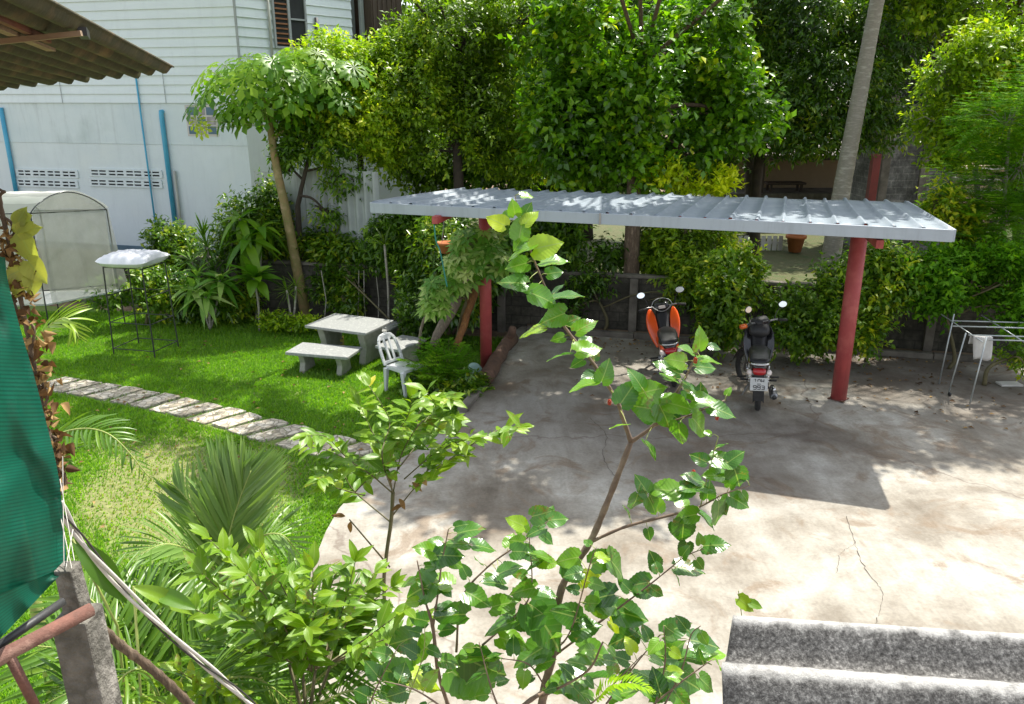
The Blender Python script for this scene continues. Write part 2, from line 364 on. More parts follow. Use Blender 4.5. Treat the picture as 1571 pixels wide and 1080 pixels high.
def fibre_mat():
    m = bpy.data.materials.new("old_fibre_cement"); t, p = nodes(m); co = coord(t)
    a = noise(t, co, 90, 6, .75); b = noise(t, co, 16, 8, .7); c = noise(t, coord(t, (1.2, 14, 14)), 2.0, 6, .65)
    col = ramp(t, a, [(.36, (.035, .033, .03)), (.5, (.11, .106, .10)), (.62, (.23, .225, .21)), (.72, (.42, .41, .38))])
    col = mixc(t, .8, col, ramp(t, b, [(.32, .45), (.52, .95), (.68, 1.5)]), 'MULTIPLY')
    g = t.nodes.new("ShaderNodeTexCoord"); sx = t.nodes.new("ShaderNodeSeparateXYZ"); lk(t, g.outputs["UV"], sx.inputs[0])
    crest = ramp(t, mth(t, 'ADD', sx.outputs[1], mth(t, 'MULTIPLY', mth(t, 'SUBTRACT', b, .5), .5)), [(.86, 0.0), (1.02, .75)])   # paler along the crests
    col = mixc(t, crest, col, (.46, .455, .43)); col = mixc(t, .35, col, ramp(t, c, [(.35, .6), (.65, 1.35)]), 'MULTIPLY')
    lk(t, col, p.inputs["Base Color"]); p.inputs["Roughness"].default_value = .95; bump(t, p, a, .8, .006); return m
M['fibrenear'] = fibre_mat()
M['fibre'] = plain("old_fibre_cement", (.05, .048, .045), (.20, .19, .175), .95, 34, .8, c3=(.36, .35, .32), dist=.012, detail=12)
M['awning'] = plain("brown_stained_sheet", (.07, .06, .025), (.035, .034, .014), .85, 5, .35, c3=(.13, .085, .04))
M['timber'] = plain("old_grey_timber", (.26, .19, .12), (.17, .12, .075), .85, 6, .3, stretch=(1, 6, 6))
M['redtimber'] = plain("reddish_timber", (.16, .055, .03), (.1, .04, .025), .8, 6, .3)
M['cable'] = plain("grey_white_cable", (.62, .60, .55), (.45, .42, .38), .6, 15, .1)
M['blackcable'] = plain("black_cable", (.03, .03, .03), (.05, .045, .04), .6, 15, .1)
M['cord'] = plain("green_cord", (.03, .22, .17), (.02, .17, .13), .6, 15, .1)
M['terracotta'] = plain("terracotta", (.50, .17, .05), (.4, .13, .04), .8, 6, .15)
M['cream'] = plain("cream_wall", (.42, .31, .20), (.36, .27, .17), .9, 2, .1)
M['whitewood'] = plain("white_wood", (.62, .60, .56), (.5, .48, .44), .7, 5, .1)
M['sheetwhite'] = plain("white_sheet_metal", (.40, .43, .42), (.32, .35, .34), .5, 2, .1, streak=.5)
def slab_mat():
    m = bpy.data.materials.new("crazy_paved_slab"); t, p = nodes(m); co = coord(t); n = noise(t, co, 12, 6, .7)
    v = t.nodes.new("ShaderNodeTexVoronoi"); v.feature = 'DISTANCE_TO_EDGE'; v.inputs["Scale"].default_value = 9; lk(t, co, v.inputs["Vector"])
    v2 = t.nodes.new("ShaderNodeTexVoronoi"); v2.inputs["Scale"].default_value = 9; lk(t, co, v2.inputs["Vector"])
    s = t.nodes.new("ShaderNodeSeparateColor"); lk(t, v2.outputs["Color"], s.inputs[0])
    col = ramp(t, s.outputs[0], [(0, (.27, .235, .175)), (.4, (.42, .375, .29)), (.8, (.53, .49, .40))])
    col = mixc(t, ramp(t, v.outputs["Distance"], [(.03, .85), (.09, 0.0)]), col, (.16, .14, .10)); col = mixc(t, .5, col, ramp(t, n, [(.35, .45), (.6, 1.35)]), 'MULTIPLY')
    lk(t, col, p.inputs["Base Color"]); p.inputs["Roughness"].default_value = .9; bump(t, p, v.outputs["Distance"], .6, .02); return m
M['stone'] = slab_mat(); M['oldstone'] = plain("pale_paving", (.50, .46, .38), (.24, .215, .17), .9, 14, .7, c3=(.66, .63, .55), dist=.02)
M['teal'] = net_mat("teal_shade_net", (.001, .085, .052), (.001, .145, .092), .985, 60, .5)
M['whitenet'] = net_mat("white_insect_net", (.55, .56, .50), (.42, .42, .35), .55, 50, .4)
M['whitefilm'] = net_mat("white_plastic_film", (.86, .88, .82), (.80, .82, .76), .97, 2, .5)
M['deadleaf'] = leafmat("dry_leaf", [(0, (.05, .028, .016)), (.5, (.13, .08, .045)), (1, (.30, .23, .14))], .2, .7, .2, (1.1, 1, .7))
# foliage colours
L = {}
L['mid'] = leafmat("mid_green_leaf", [(0, (.022, .065, .006)), (.5, (.075, .19, .010)), (.85, (.17, .31, .016)), (1, (.34, .42, .02))])
L['big'] = leafmat("broad_green_leaf", [(0, (.025, .08, .008)), (.5, (.095, .26, .012)), (.82, (.20, .40, .018)), (1, (.42, .52, .02))], .42, .30, .6)
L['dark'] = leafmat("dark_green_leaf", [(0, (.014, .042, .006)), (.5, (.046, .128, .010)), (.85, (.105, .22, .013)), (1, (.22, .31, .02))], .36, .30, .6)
L['olive'] = leafmat("olive_leaf", [(0, (.035, .07, .006)), (.4, (.10, .215, .012)), (.7, (.19, .34, .018)), (1, (.38, .47, .03))], .45)
L['lime'] = leafmat("yellow_green_leaf", [(0, (.06, .14, .008)), (.4, (.16, .31, .012)), (.75, (.31, .47, .02)), (1, (.50, .57, .05))], .48)
L['yellow'] = leafmat("yellow_leaf", [(0, (.17, .33, .01)), (.5, (.46, .60, .01)), (1, (.64, .76, .03))], .4)
L['papaya'] = leafmat("papaya_leaf", [(0, (.03, .11, .010)), (.5, (.075, .21, .014)), (1, (.20, .38, .02))], .45, .4)
L['feather'] = leafmat("feathery_leaf", [(0, (.035, .13, .010)), (.5, (.10, .28, .014)), (1, (.24, .44, .02))], .5, .6, .2)
L['grass'] = leafmat("grass_blade", [(0, (.06, .17, .010)), (.5, (.125, .31, .014)), (.75, (.19, .35, .02)), (1, (.20, .21, .05))], .45, .5)
L['varieg'] = leafmat("variegated_leaf", [(0, (.04, .14, .014)), (.5, (.085, .25, .03)), (.78, (.20, .38, .10)), (1, (.46, .60, .34))], .4)
L['palm'] = leafmat("palm_leaflet", [(0, (.03, .085, .015)), (.5, (.07, .17, .022)), (1, (.19, .32, .03))], .35, .35)
L['paleP'] = leafmat("pale_palm_leaflet", [(0, (.08, .17, .06)), (.5, (.13, .25, .09)), (1, (.24, .37, .13))], .35, .35)
L['mul'] = leafmat("mulberry_leaf", [(0, (.020, .08, .022)), (.5, (.05, .165, .026)), (.8, (.12, .29, .022)), (1, (.34, .48, .025))], .40, .26, .8, (1.2, 1.35, .4), veins=True, vk=8)
L['shrub'] = leafmat("bright_shrub_leaf", [(0, (.04, .115, .010)), (.5, (.09, .22, .014)), (.85, (.19, .34, .02)), (1, (.36, .38, .04))], .45, .36, .5, (1.3, 1.25, .4), veins=True, vk=12)
L['paleLeaf'] = leafmat("pale_vine_leaf", [(0, (.18, .26, .07)), (1, (.36, .42, .13))], .5, .5, .4, (1.1, 1.1, .6), veins=True, vk=7)
# ------------------------------------------------------------------ ground, lawn, yard, path
LZ = -0.15
def poly_obj(name, pts, z, m, kind='structure', thick=.0):
    mb = MB(); n = len(pts)
    mb.add([(p[0], p[1], z) for p in pts], [tuple(range(n))])
    if thick:
        mb.add([(p[0], p[1], z) for p in pts] + [(p[0], p[1], z-thick) for p in pts], [(i, i+n, (i+1) % n + n, (i+1) % n) for i in range(n)])
    o = mb.build(name, m); tag(o, kind=kind); return o
mb = MB(); mb.add([(-400, -60, -.34), (400, -60, -.34), (400, 700, -.34), (-400, 700, -.34)], [(0, 1, 2, 3)])
tag(mb.build("ground", M['soil']), kind='structure')
A15 = R(15)
ex = Vector((math.cos(A15), -math.sin(A15), 0)); ey = Vector((math.sin(A15), math.cos(A15), 0))   # the plot's own axes
# edge of the concrete against the lawn, front to back
edge = [(-1.3, 0.5), (-1.5, 3.5)] + [tuple(G(*p).xy) for p in ((455, 1080), (478, 870), (500, 815), (520, 780), (545, 752), (570, 735), (605, 708), (640, 690), (668, 668), (700, 640), (722, 615), (740, 595), (748, 575), (770, 520))]
def wline(x):                              # y of the wall's face for a given x
    return 15.2 - (x - 1.2) * math.tan(A15) * .93
conc = edge + [(0.2, wline(.2) - .1), (12, wline(12) - .1), (12, .5)]
conc_pts = [(a, b) for a, b in conc]
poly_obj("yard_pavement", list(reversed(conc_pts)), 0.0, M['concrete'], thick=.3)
lawn_pts = [(-16, .5)] + edge + [(-.1, wline(-.1) - .55)] + [(x, wline(x) - .55 - .12*math.sin(x*2.3)) for x in (-2, -3, -4.2, -5.5, -7, -8.3, -9.5, -11, -13, -16)]
poly_obj("lawn", list(reversed(lawn_pts)), LZ, M['lawn'])
poly_obj("soil_bed", [(-16, wline(-16) - 1.2), (.2, wline(.2) - 1.2), (.2, wline(.2)), (-16, wline(-16))], LZ - .01, M['soil'])
# neighbour's grass beyond the wall
def npoly(name, pts, z, m): return poly_obj(name, pts, z, m)
npoly("neighbour_lawn", [(-9, wline(-9) + .3), (14, wline(14) + .3), (20, 40), (-9, 40)], -.06, plain("dry_neighbour_grass", (.05, .08, .015), (.085, .085, .03), .95, 2.2, .7, c3=(.04, .08, .012), dist=.05))
# stepping slab path
path_px = [(70, 587), (150, 600), (230, 615), (310, 633), (390, 655), (460, 675), (520, 690), (575, 706)]
pp = [G(x, y, LZ) for x, y in path_px]; pl = spline([tuple(p) for p in pp], 8)
mb = MB(); d = 0; last = Vector(pl[0]); acc = 0; step = .43
cum = [0]
for i in range(1, len(pl)): cum.append(cum[-1] + (Vector(pl[i]) - Vector(pl[i-1])).length)
s = 0
while s < cum[-1] - .2:
    i = max(k for k in range(len(cum)) if cum[k] <= s + .2); i = min(i, len(pl) - 2)
    f = (s + .2 - cum[i]) / (cum[i+1] - cum[i]); c = Vector(pl[i]).lerp(Vector(pl[i+1]), f)
    dr = (Vector(pl[i+1]) - Vector(pl[i])).normalized(); nr = Vector((-dr.y, dr.x, 0))
    L_ = .168 + rnd.uniform(-.012, .012); Wd = .31 + rnd.uniform(-.04, .03); sk = rnd.uniform(-.05, .05) + .09
    n = 5; vs = []; fs = []
    ring = []
    for a, b in ((-1, -1), (0, -1.04), (1, -1), (1.03, 0), (1, 1), (0, 1.03), (-1, 1), (-1.03, 0)):
        q = c + dr * (L_ * a + sk * b + rnd.uniform(-.018, .018)) + nr * (Wd * b + rnd.uniform(-.02, .02)); ring.append(q)
    zt = LZ + .035 + rnd.uniform(-.006, .006)
    mb.add([(q.x, q.y, zt) for q in ring] + [(q.x, q.y, LZ - .02) for q in ring], [tuple(range(7, -1, -1))] + [(k, (k+1) % 8, (k+1) % 8 + 8, k + 8) for k in range(8)])
    s += step
tag(mb.build("path", M['stone'], bevel=.008), kind='structure')
for cr in ([(1300, 792), (1311, 832), (1328, 872), (1352, 905), (1349, 940), (1334, 980)], [(1311, 832), (1290, 850), (1282, 880)], [(905, 640), (930, 668), (925, 700), (945, 735)]):
    sp_c = spline([tuple(G(x, y, .004)) for x, y in cr], 9); mb = MB(); vs_ = []
    for i_, p_ in enumerate(sp_c):
        p_ = Vector(p_) + Vector((rnd.uniform(-.012, .012), rnd.uniform(-.012, .012), 0)); w_ = rnd.uniform(.0012, .0042); vs_ += [(p_.x - w_, p_.y - w_*.6, .004), (p_.x + w_, p_.y + w_*.6, .004)]
    mb.add(vs_, [(2*i_, 2*i_+1, 2*i_+3, 2*i_+2) for i_ in range(len(sp_c)-1)]); tag(mb.build("pavement_crack", M['darkbark']), kind='structure')
# kerb strip at the foot of the wall on the concrete side
mb = MB()
for x in np.arange(.3, 9.2, 1.0):
    a = Vector((x, wline(x) - .42, .05)); b = Vector((x + .985, wline(x + .985) - .42, .05))
    mb.bar(a, b, .12, .10)
tag(mb.build("kerb", M['cap'], bevel=.01), kind='structure')
mb = MB(); mb.bar((-.72, 10.75, -.03), (-.42, 12.0, -.03), .14, .2); tag(mb.build("kerb", M['cap'], bevel=.015), kind='structure')
poly_obj("soil_strip", [(.3, wline(.3) - .36), (9.2, wline(9.2) - .36), (9.2, wline(9.2) - .0), (.3, wline(.3) - .0)], .03, M['soil'])

# ------------------------------------------------------------------ garden wall
def wall_seg(name, label, x0, x1, ztop, dark=0):
    root = thing(name, label, 'wall', (x0, wline(x0), 0)); 
    a = Vector((0, 0, 0)); b = Vector((x1 - x0, wline(x1) - wline(x0), 0)); Lw = b.length; dr = b.normalized(); nr = Vector((-dr.y, dr.x, 0))
    me = bpy.data.meshes.new("block_wall")
    t = .14; z0 = -.3
    vs = [a + Vector((0,0,z0)), b + Vector((0,0,z0)), b + Vector((0,0,ztop)), a + Vector((0,0,ztop))]
    vs += [v + nr*t for v in vs]
    me.from_pydata([tuple(v) for v in vs], [], [(0,1,2,3), (5,4,7,6), (3,2,6,7), (4,0,3,7), (1,5,6,2)])
    uv = me.uv_layers.new(name="UVMap")
    for p in me.polygons:
        for li in p.loop_indices:
            v = Vector(me.vertices[me.loops[li].vertex_index].co); uv.data[li].uv = (v.dot(dr), v.z + (v.dot(nr) if p.index == 2 else 0))
    o = bpy.data.objects.new("block_wall", me); C.objects.link(o); me.materials.append(M['wallblock']); adopt(o, root)
    mb = MB(); mb.bar(a + nr*.07 + Vector((0,0,ztop+.03)), b + nr*.07 + Vector((0,0,ztop+.03)), .18, .06); mb.build("coping", M['cap'], root, bevel=.01)
    k = 0.0
    while k < Lw:
        mb = MB(); c = a + dr*k - nr*.03; mb.bar(c + Vector((0,0,z0)), c + Vector((0,0,ztop - .004)), .15, .15, up=tuple(dr)); mb.build("pilaster", M['cap'], root, bevel=.008); k += 2.6
    return root
wall_seg("garden_wall", "long dark concrete block garden wall behind the picnic table and lawn", -16, -.2, .98)
wall_seg("garden_wall", "stained concrete block wall behind the two parked motorbikes", -.2, 12, 1.06)

# ------------------------------------------------------------------ white house on the left
HC = Q(375, 170, 20.0); hd = Vector((-math.cos(A15), math.sin(A15), 0)); hn = Vector((-math.sin(A15), -math.cos(A15), 0))   # wall direction, outward normal
HC.z = 0
rd = Vector((math.sin(R(36)), math.cos(R(36)), 0)); rn = Vector((math.cos(R(36)), -math.sin(R(36)), 0))
def on_plane(px, py, p0, n):
    d = ray(px, py); e = Vector((0, 0, EYE)); return e + d * ((p0 - e).dot(n) / d.dot(n))
def HW(px, py, off=0): return on_plane(px, py, HC + hn*off, hn)
def HR(px, py, off=0): return on_plane(px, py, HC + rn*off, rn)
house = thing("white_house", "two storey white house with horizontal siding above plain plaster, behind the garden", "house", tuple(HC))
ZS = HW(300, 158).z; ZTOP = 8.2; ZL = HW(200, 221).z
def slab(mb, p0, d, L0, L1, z0, z1, n, t0, t1):     # box on a wall: along d from L0..L1, height z0..z1, from t0 to t1 outward
    a = p0 + d*L0; b = p0 + d*L1
    vs = [a+n*t0, b+n*t0, b+n*t1, a+n*t1]; 
    mb.add([(v.x, v.y, z0) for v in vs] + [(v.x, v.y, z1) for v in vs], [(0,3,2,1),(4,5,6,7),(0,1,5,4),(1,2,6,5),(2,3,7,6),(3,0,4,7)])
hl = tuple(HC)
mb = MB(); slab(mb, HC, hd, 0, 14, .62, ZL, hn, -.2, 0); slab(mb, HC, rd, .0, 7, .62, ZS, rn, -.2, 0.0)
mb.build("lower_wall", M['plaster'], house, local=hl)
mb = MB(); slab(mb, HC, hd, 0.0, 14, ZL + .003, ZS - .003, hn, -.18, .012); mb.build("ring_beam", M['plaster2'], house, local=hl)
mb = MB(); slab(mb, HC, hd, -.03, 14, -.3, .617, hn, -.2, .03); slab(mb, HC, rd, .035, 7, -.3, .617, rn, -.2, .03); mb.build("plinth", M['plinth'], house, local=hl)
# siding boards, each lapped over the one below
mb = MB(); bh = .212; k = 0; z = ZS
while z < ZTOP:
    for (d, n, L1) in ((hd, hn, 14), (rd, rn, 3.6)):
        a = HC + d*0.0; b = HC + d*L1
        z1 = z + bh + .012
        q = [(a + n*.045, z), (b + n*.045, z), (b + n*.012, z1), (a + n*.012, z1), (a - n*.1, z), (b - n*.1, z), (b - n*.1, z1), (a - n*.1, z1)]
        mb.add([(v.x, v.y, zz) for v, zz in q], [(0,1,2,3), (0,4,5,1), (1,5,6,2), (0,3,7,4), (3,2,6,7)])
    z += bh
mb.build("siding", M['siding'], house, local=hl)
mb = MB(); cpt = HC + (hn + rn).normalized()*.035
mb.bar((cpt.x, cpt.y, ZS - .02), (cpt.x, cpt.y, ZTOP), .05, .05); mb.build("corner_trim", M['frame'], house, local=hl)
for px in (90, 250):                        # joints between siding sheets
    p = HW(px, 120, .05); mb = MB(); mb.bar((p.x, p.y, ZS), (p.x, p.y, ZS + 1.0), .012, .01); mb.build("joint_strip", M['frame'], house, local=hl)
# window on the right hand face
pa = HR(421, 60, .06); pb = HR(472, 60, .06); La = (pa - HC).dot(rd); Lb = (pb - HC).dot(rd); zb = HR(445, 72).z
Lm = La + (Lb - La) * .47
win = MB(); 
for (l0, l1, z0, z1) in ((La, Lb, zb - .05, zb), (La, Lb, zb + 1.3, zb + 1.35), (La, La + .05, zb, zb + 1.3), (Lb - .05, Lb, zb, zb + 1.3), (Lm - .035, Lm + .035, zb, zb + 1.3), (Lm, Lb, zb + .62, zb + .66)):
    slab(win, HC, rd, l0, l1, z0, z1, rn, .02, .09)
wo = win.build("window", M['frame'], house, local=hl)
mb = MB(); slab(mb, HC, rd, La + .05, Lb - .05, zb + .002, zb + 1.298, rn, .03, .05); mb.build("pane", M['darkhole'], wo, local=None).data.transform(Matrix.Translation(-HC))
mb = MB()
for i in range(11): slab(mb, HC, rd, La + .06, Lm - .05, zb + .05 + i*.112, zb + .05 + i*.112 + .035, rn, .052, .085)
o = mb.build("louvre", M['louvre'], wo); o.data.transform(Matrix.Translation(-HC))
for px in (414, 486):
    p = HR(px, 40, .08); mb = MB(); mb.tube([(p.x, p.y, ZS + (.1 if px == 414 else .9)), (p.x, p.y, ZS + (3.5 if px == 414 else 2.05))], .03 if px == 414 else .045); mb.build("wall_pipe", M['greypipe'] if px == 414 else M['blackiron'], house, smooth=True, local=hl)
p0 = HR(553, 60, .0); l0 = (p0 - HC).dot(rd); p1 = HR(604, 60); l1 = (p1 - HC).dot(rd)
mb = MB(); slab(mb, HC, rd, l0 + .12, l1, HR(580, 79).z, ZTOP, rn, -.3, .35)
for i in range(6): slab(mb, HC, rd, l0 + .16 + i*(l1-l0-.2)/6, l0 + .2 + i*(l1-l0-.2)/6, HR(580, 79).z, ZTOP - .1, rn, .352, .37)
mb.build("brown_timber_bay", M['brownwood'], house, local=hl)
mb = MB(); slab(mb, HC, rd, l0 - .02, l0 + .10, ZS, ZTOP, rn, .0, .08); mb.build("end_trim", M['frame'], house, local=hl)
# glass block window
gw = MB()
ga = HW(290, 208); gb = HW(334, 178); L0 = (HW(290, 200) - HC).dot(hd); L1 = (HW(334, 200) - HC).dot(hd); z0 = HW(312, 207).z; z1 = HW(312, 163).z
slab(gw, HC, hd, L1 - .03, L0 + .03, z0 - .03, z1 + .03, hn, .004, .022)
go = gw.build("glass_block_window", M['whitewood'], house, local=hl)
for i in range(3):
    for j in range(3):
        a = L1 + (L0-L1)*i/3 + .02; b = L1 + (L0-L1)*(i+1)/3 - .02; c = z0 + (z1-z0)*j/3 + .02; d_ = z0 + (z1-z0)*(j+1)/3 - .02
        mb = MB(); slab(mb, HC, hd, a, b, c, d_, hn, .023, .03)
        o = mb.build("glass_block", M['steel'] if (i+j) % 2 else M['plinth'], go, bevel=.006); o.data.transform(Matrix.Translation(-HC))
# ventilation blocks
for (xa, xb, nb) in ((27, 118, 4), (139, 247, 4)):
    for (ya, yb) in ((262.5, 272.5), (278, 288)):
        l0 = (HW(xa, ya) - HC).dot(hd); l1 = (HW(xb, ya) - HC).dot(hd); z1 = HW(xb, ya).z; z0 = HW(xb, yb).z
        mb = MB(); slab(mb, HC, hd, l1, l0, z0, z1, hn, .002, .006); o = mb.build("vent_block", M['darkhole'], house, local=hl)
        mb = MB(); w = (l0 - l1) / (nb*2)
        for i in range(nb*2 + 1):
            g = .020 if i % 2 else .042; slab(mb, HC, hd, l1 + i*w - g, l1 + i*w + g, z0, z1, hn, .007, .03)
        for zz in (z0 - .012, (z0+z1)/2 - .012, z1 - .014): slab(mb, HC, hd, l1 - .03, l0 + .03, zz, zz + .04, hn, .0075, .032)
        o = mb.build("vent_grille", M['plaster'], o); o.data.transform(Matrix.Translation(-HC))
# pipes
def wpipe(px, pyt, pyb, r, m, top=False):
    p = HW(px, pyt, .07); q = HW(px, pyb); zb_ = None
    # bottom stays vertically below
    lo = HW(px, pyb, .07).z
    pts = [(p.x, p.y, lo), (p.x, p.y, p.z)]
    if top: pts = [(p.x, p.y, lo), (p.x, p.y, p.z - .08), (p.x, p.y, p.z), (p.x - hn.x*.15, p.y - hn.y*.15, p.z + .02)]
    mb = MB(); mb.tube(pts, r, 10); mb.build("water_pipe", m, house, smooth=True, local=hl)
wpipe(1, 165, 330, .055, M['pipe']); wpipe(207, 108, 385, .022, M['pipe']); wpipe(247, 172, 375, .06, M['pipe'], True); wpipe(267, 262, 380, .035, M['greypipe'])
# house roof (above the picture)
mb = MB(); e0 = HC + hn*.7 - hd*.6; e1 = HC + hd*14 + hn*.7; e2 = e1 - hn*9; e3 = e0 - hn*9
mb.add([(v.x, v.y, ZTOP) for v in (e0, e1, e2, e3)] + [(((e0+e3)/2).x, ((e0+e3)/2).y, ZTOP + 2), (((e1+e2)/2).x, ((e1+e2)/2).y, ZTOP + 2)], [(0,1,5,4), (2,3,4,5), (1,2,5), (3,0,4), (0,3,2,1)])
mb.build("roof", M['fibre'], house, local=hl)
mb = MB(); slab(mb, HC, hd, .0, 14, -.3, ZTOP, hn, -8.3, -8.0); slab(mb, HC, hd, 13.8, 14, -.3, ZTOP, hn, -8, -.2); mb.build("back_wall", M['plaster'], house, local=hl)

# ------------------------------------------------------------------ neighbour's side: terrace, block shed, sheets
YT = 29.0
def qx(px, Y, z):      # point at pixel column px on plane Y with height z
    p = Q(px, 300, Y); return Vector((p.x, Y, z))
ter = thing("terrace_house", "neighbour's low terrace with cream back wall and dark brown eave under the dark trees", "house", tuple(qx(1220, YT, 0)))
tl = tuple(ter.location)
za = Q(1200, 297, YT).z; zb_ = Q(1200, 244, YT + 2).z
mb = MB(); a = qx(1090, YT + 2, 0); b = qx(1345, YT + 2, 0); mb.box((a.x, YT + 2, -.1), (b.x + 1, YT + 2.2, 3.6)); mb.build("back_wall", M['cream'], ter, local=tl)
mb = MB(); mb.box((a.x - .3, YT, -.2), (b.x + 1, YT + 2, za)); mb.build("floor_slab", M['cap'], ter, local=tl)
mb = MB(); zt = Q(1200, 250, YT).z
mb.add([(a.x - .5, YT - .8, zt + .15), (b.x + 1.2, YT - .8, zt + .15), (b.x + 1.2, YT + 3, zt + 1.2), (a.x - .5, YT + 3, zt + 1.2), (a.x - .5, YT - .8, zt + .32), (b.x + 1.2, YT - .8, zt + .32), (b.x + 1.2, YT + 3, zt + 1.4), (a.x - .5, YT + 3, zt + 1.4)], [(0,3,2,1),(4,5,6,7),(0,1,5,4),(1,2,6,5),(2,3,7,6),(3,0,4,7)])
mb.build("eave", M['brownwood'], ter, local=tl)
for px in (1163,):
    p = qx(px, YT + .3, 0); mb = MB(); mb.box((p.x - .14, YT + .2, 0), (p.x + .14, YT + .45, zt + .5)); mb.build("pillar", M['brownwood'], ter, local=tl)
mb = MB(); p = qx(1337, 22.4, 0); mb.box((p.x - .12, 22.3, -.1), (p.x + .09, 22.5, Q(1337, 236, 22.4).z)); mb.build("red_post", M['redpost'], ter, local=tl)
mb = MB(); mb.tube([Q(1308, 290, 27.6), Q(1330, 255, 27.9)], .05); tag(mb.build("leaning_pole", M['whitewood'], None, smooth=True), "slanting white pole leaning on the dark red terrace post", "pole")
tb = thing("terrace_table", "low dark table with a potted palm on the neighbour's terrace", "table", tuple(Q(1205, 290, YT + .8)))
mb = MB(); mb.box((-.75, -.3, .18), (.65, .3, .26)); mb.build("table_top", M['brownwood'], tb, bevel=.02)
for sx_ in (-.6, .5):
    for sy in (-.22, .22): mb = MB(); mb.box((sx_ - .04, sy - .04, 0 - .1), (sx_ + .04, sy + .04, .178)); mb.build("leg", M['brownwood'], tb)
# block shed
YS = 23.0
shed = thing("block_shed", "roofless grey concrete block shed in deep shade right of the coconut trunk", "shed", tuple(qx(1400, YS, 0))); sl = Vector(shed.location)
a = qx(1352, YS, 0); b = qx(1462, YS + .4, 0); zs = Q(1400, 160, YS).z
me = bpy.data.meshes.new("block_wall")
vs = [(a.x, YS, -.2), (b.x, YS + .4, -.2), (b.x, YS + .4, zs), (a.x, YS, zs), (a.x, YS + 3, -.2), (a.x, YS + 3, zs)]
me.from_pydata([tuple(Vector(v) - sl) for v in vs], [], [(0,1,2,3), (4,0,3,5)])
uv = me.uv_layers.new(name="UVMap")
for p in me.polygons:
    for li in p.loop_indices:
        v = me.vertices[me.loops[li].vertex_index].co; uv.data[li].uv = (v.x + v.y, v.z)
o = bpy.data.objects.new("block_wall", me); C.objects.link(o); me.materials.append(M['shedblock']); adopt(o, shed)
for px in (1352, 1412, 1460):
    p = qx(px, YS - .05, 0); mb = MB(); mb.box((p.x - .12, YS - .1, -.2), (p.x + .12, YS - .02, zs + 1.2)); mb.build("column", M['cap'], shed, local=tuple(sl), bevel=.01)
mb = MB(); zz = Q(1420, 56, YS).z; mb.box((a.x - .3, YS - .6, zz), (b.x + .7, YS + 2.6, zz + .1)); mb.build("flat_roof", M['brownwood'], shed, local=tuple(sl))
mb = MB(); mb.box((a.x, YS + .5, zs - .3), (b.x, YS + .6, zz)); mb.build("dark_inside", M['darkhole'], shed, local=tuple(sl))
# brick ruin with pale courses at the far right
pr = qx(1508, 19.2, 0); z0 = Q(1510, 292, 19.2).z; z1 = Q(1510, 244, 19.2).z
root = thing("brick_stack", "low stack of reddish bricks and pale planks behind the right hand tree trunks", "brick stack", (pr.x, pr.y, 0))
mb = MB()
for k in range(7): mb.box((-.45 + .03*(k % 2), 0, z0 - .8 + k*.2), (.45 - .05*(k % 3), .5, z0 - .8 + k*.2 + .15))
mb.build("brick_courses", M['cream'], root, bevel=.01)
mb = MB()
for k in range(3): mb.box((-.5, -.05, z0 - .02 + k*.25), (.5, .52, z0 + .015 + k*.25))
mb.build("plank", M['whitewood'], root)
# white corrugated sheets under the trees on the left
Yc = 17.6
def corr_sheet(name, label, xa, xb, yt, yb, Y, m, pitch=.14, amp=.03):
    a = Q(xa, yb, Y); b = Q(xb, yb, Y - .9); zt_ = Q((xa+xb)/2, yt, Y).z; zb2 = Q((xa+xb)/2, yb, Y).z
    Ls = (b - a).length; n = int(Ls / pitch * 8); vs = []; dr = (b-a).normalized(); nr = Vector((-dr.y, dr.x, 0)).normalized()
    for i in range(n+1):
        q = a + dr * (Ls*i/n) + nr * amp * math.sin(2*math.pi*i/8)
        vs += [(q.x, q.y, zb2), (q.x, q.y, zt_)]
    V = np.array(vs); F = np.array([(2*i, 2*i+2, 2*i+3, 2*i+1) for i in range(n)])
    o = np_mesh(name, V, F, m, smooth=True); tag(o, label, 'metal sheet'); return o
corr_sheet("corrugated_sheet", "upright white corrugated sheet beyond the garden wall, left of the shelter roof", 470, 585, 258, 400, 17.4, M['sheetwhite'], .22, .05)
corr_sheet("corrugated_sheet", "plain pale metal sheet standing beside the papaya trunk", 402, 474, 262, 392, 18.2, M['sheetwhite'], .5, .015)
# picket edging and pot below the shelter's back edge
root = thing("picket_edging", "short grey picket edging seen below the shelter roof beyond the wall", "fence", tuple(qx(1170, 24, 0)))
rl = Vector(root.location); zt_ = Q(1170, 362, 24).z
mb = MB()
for px in range(1142, 1206, 9): p = qx(px, 24, 0); mb.box((p.x - .06, 24, -.06), (p.x + .06, 24.03, zt_))
mb.build("pickets", M['whitewood'], root, local=tuple(rl))
mb = MB(); a = qx(1138, 24.035, 0); b = qx(1208, 24.035, 0); mb.box((a.x, 24.035, zt_ - .25), (b.x, 24.06, zt_ - .18)); mb.build("rail", M['whitewood'], root, local=tuple(rl))
root = thing("flower_pot", "orange terracotta pot at the end of the picket edging", "flower pot", tuple(Q(1219, 386, 23.6)))
mb = MB(); mb.lathe([(0, 0), (.13, 0), (.19, .3), (.22, .3), (.22, .36), (.18, .36), (.17, .3), (0, .3)]); mb.build("pot", M['terracotta'], root, smooth=True); root.scale = (1.35,)*3
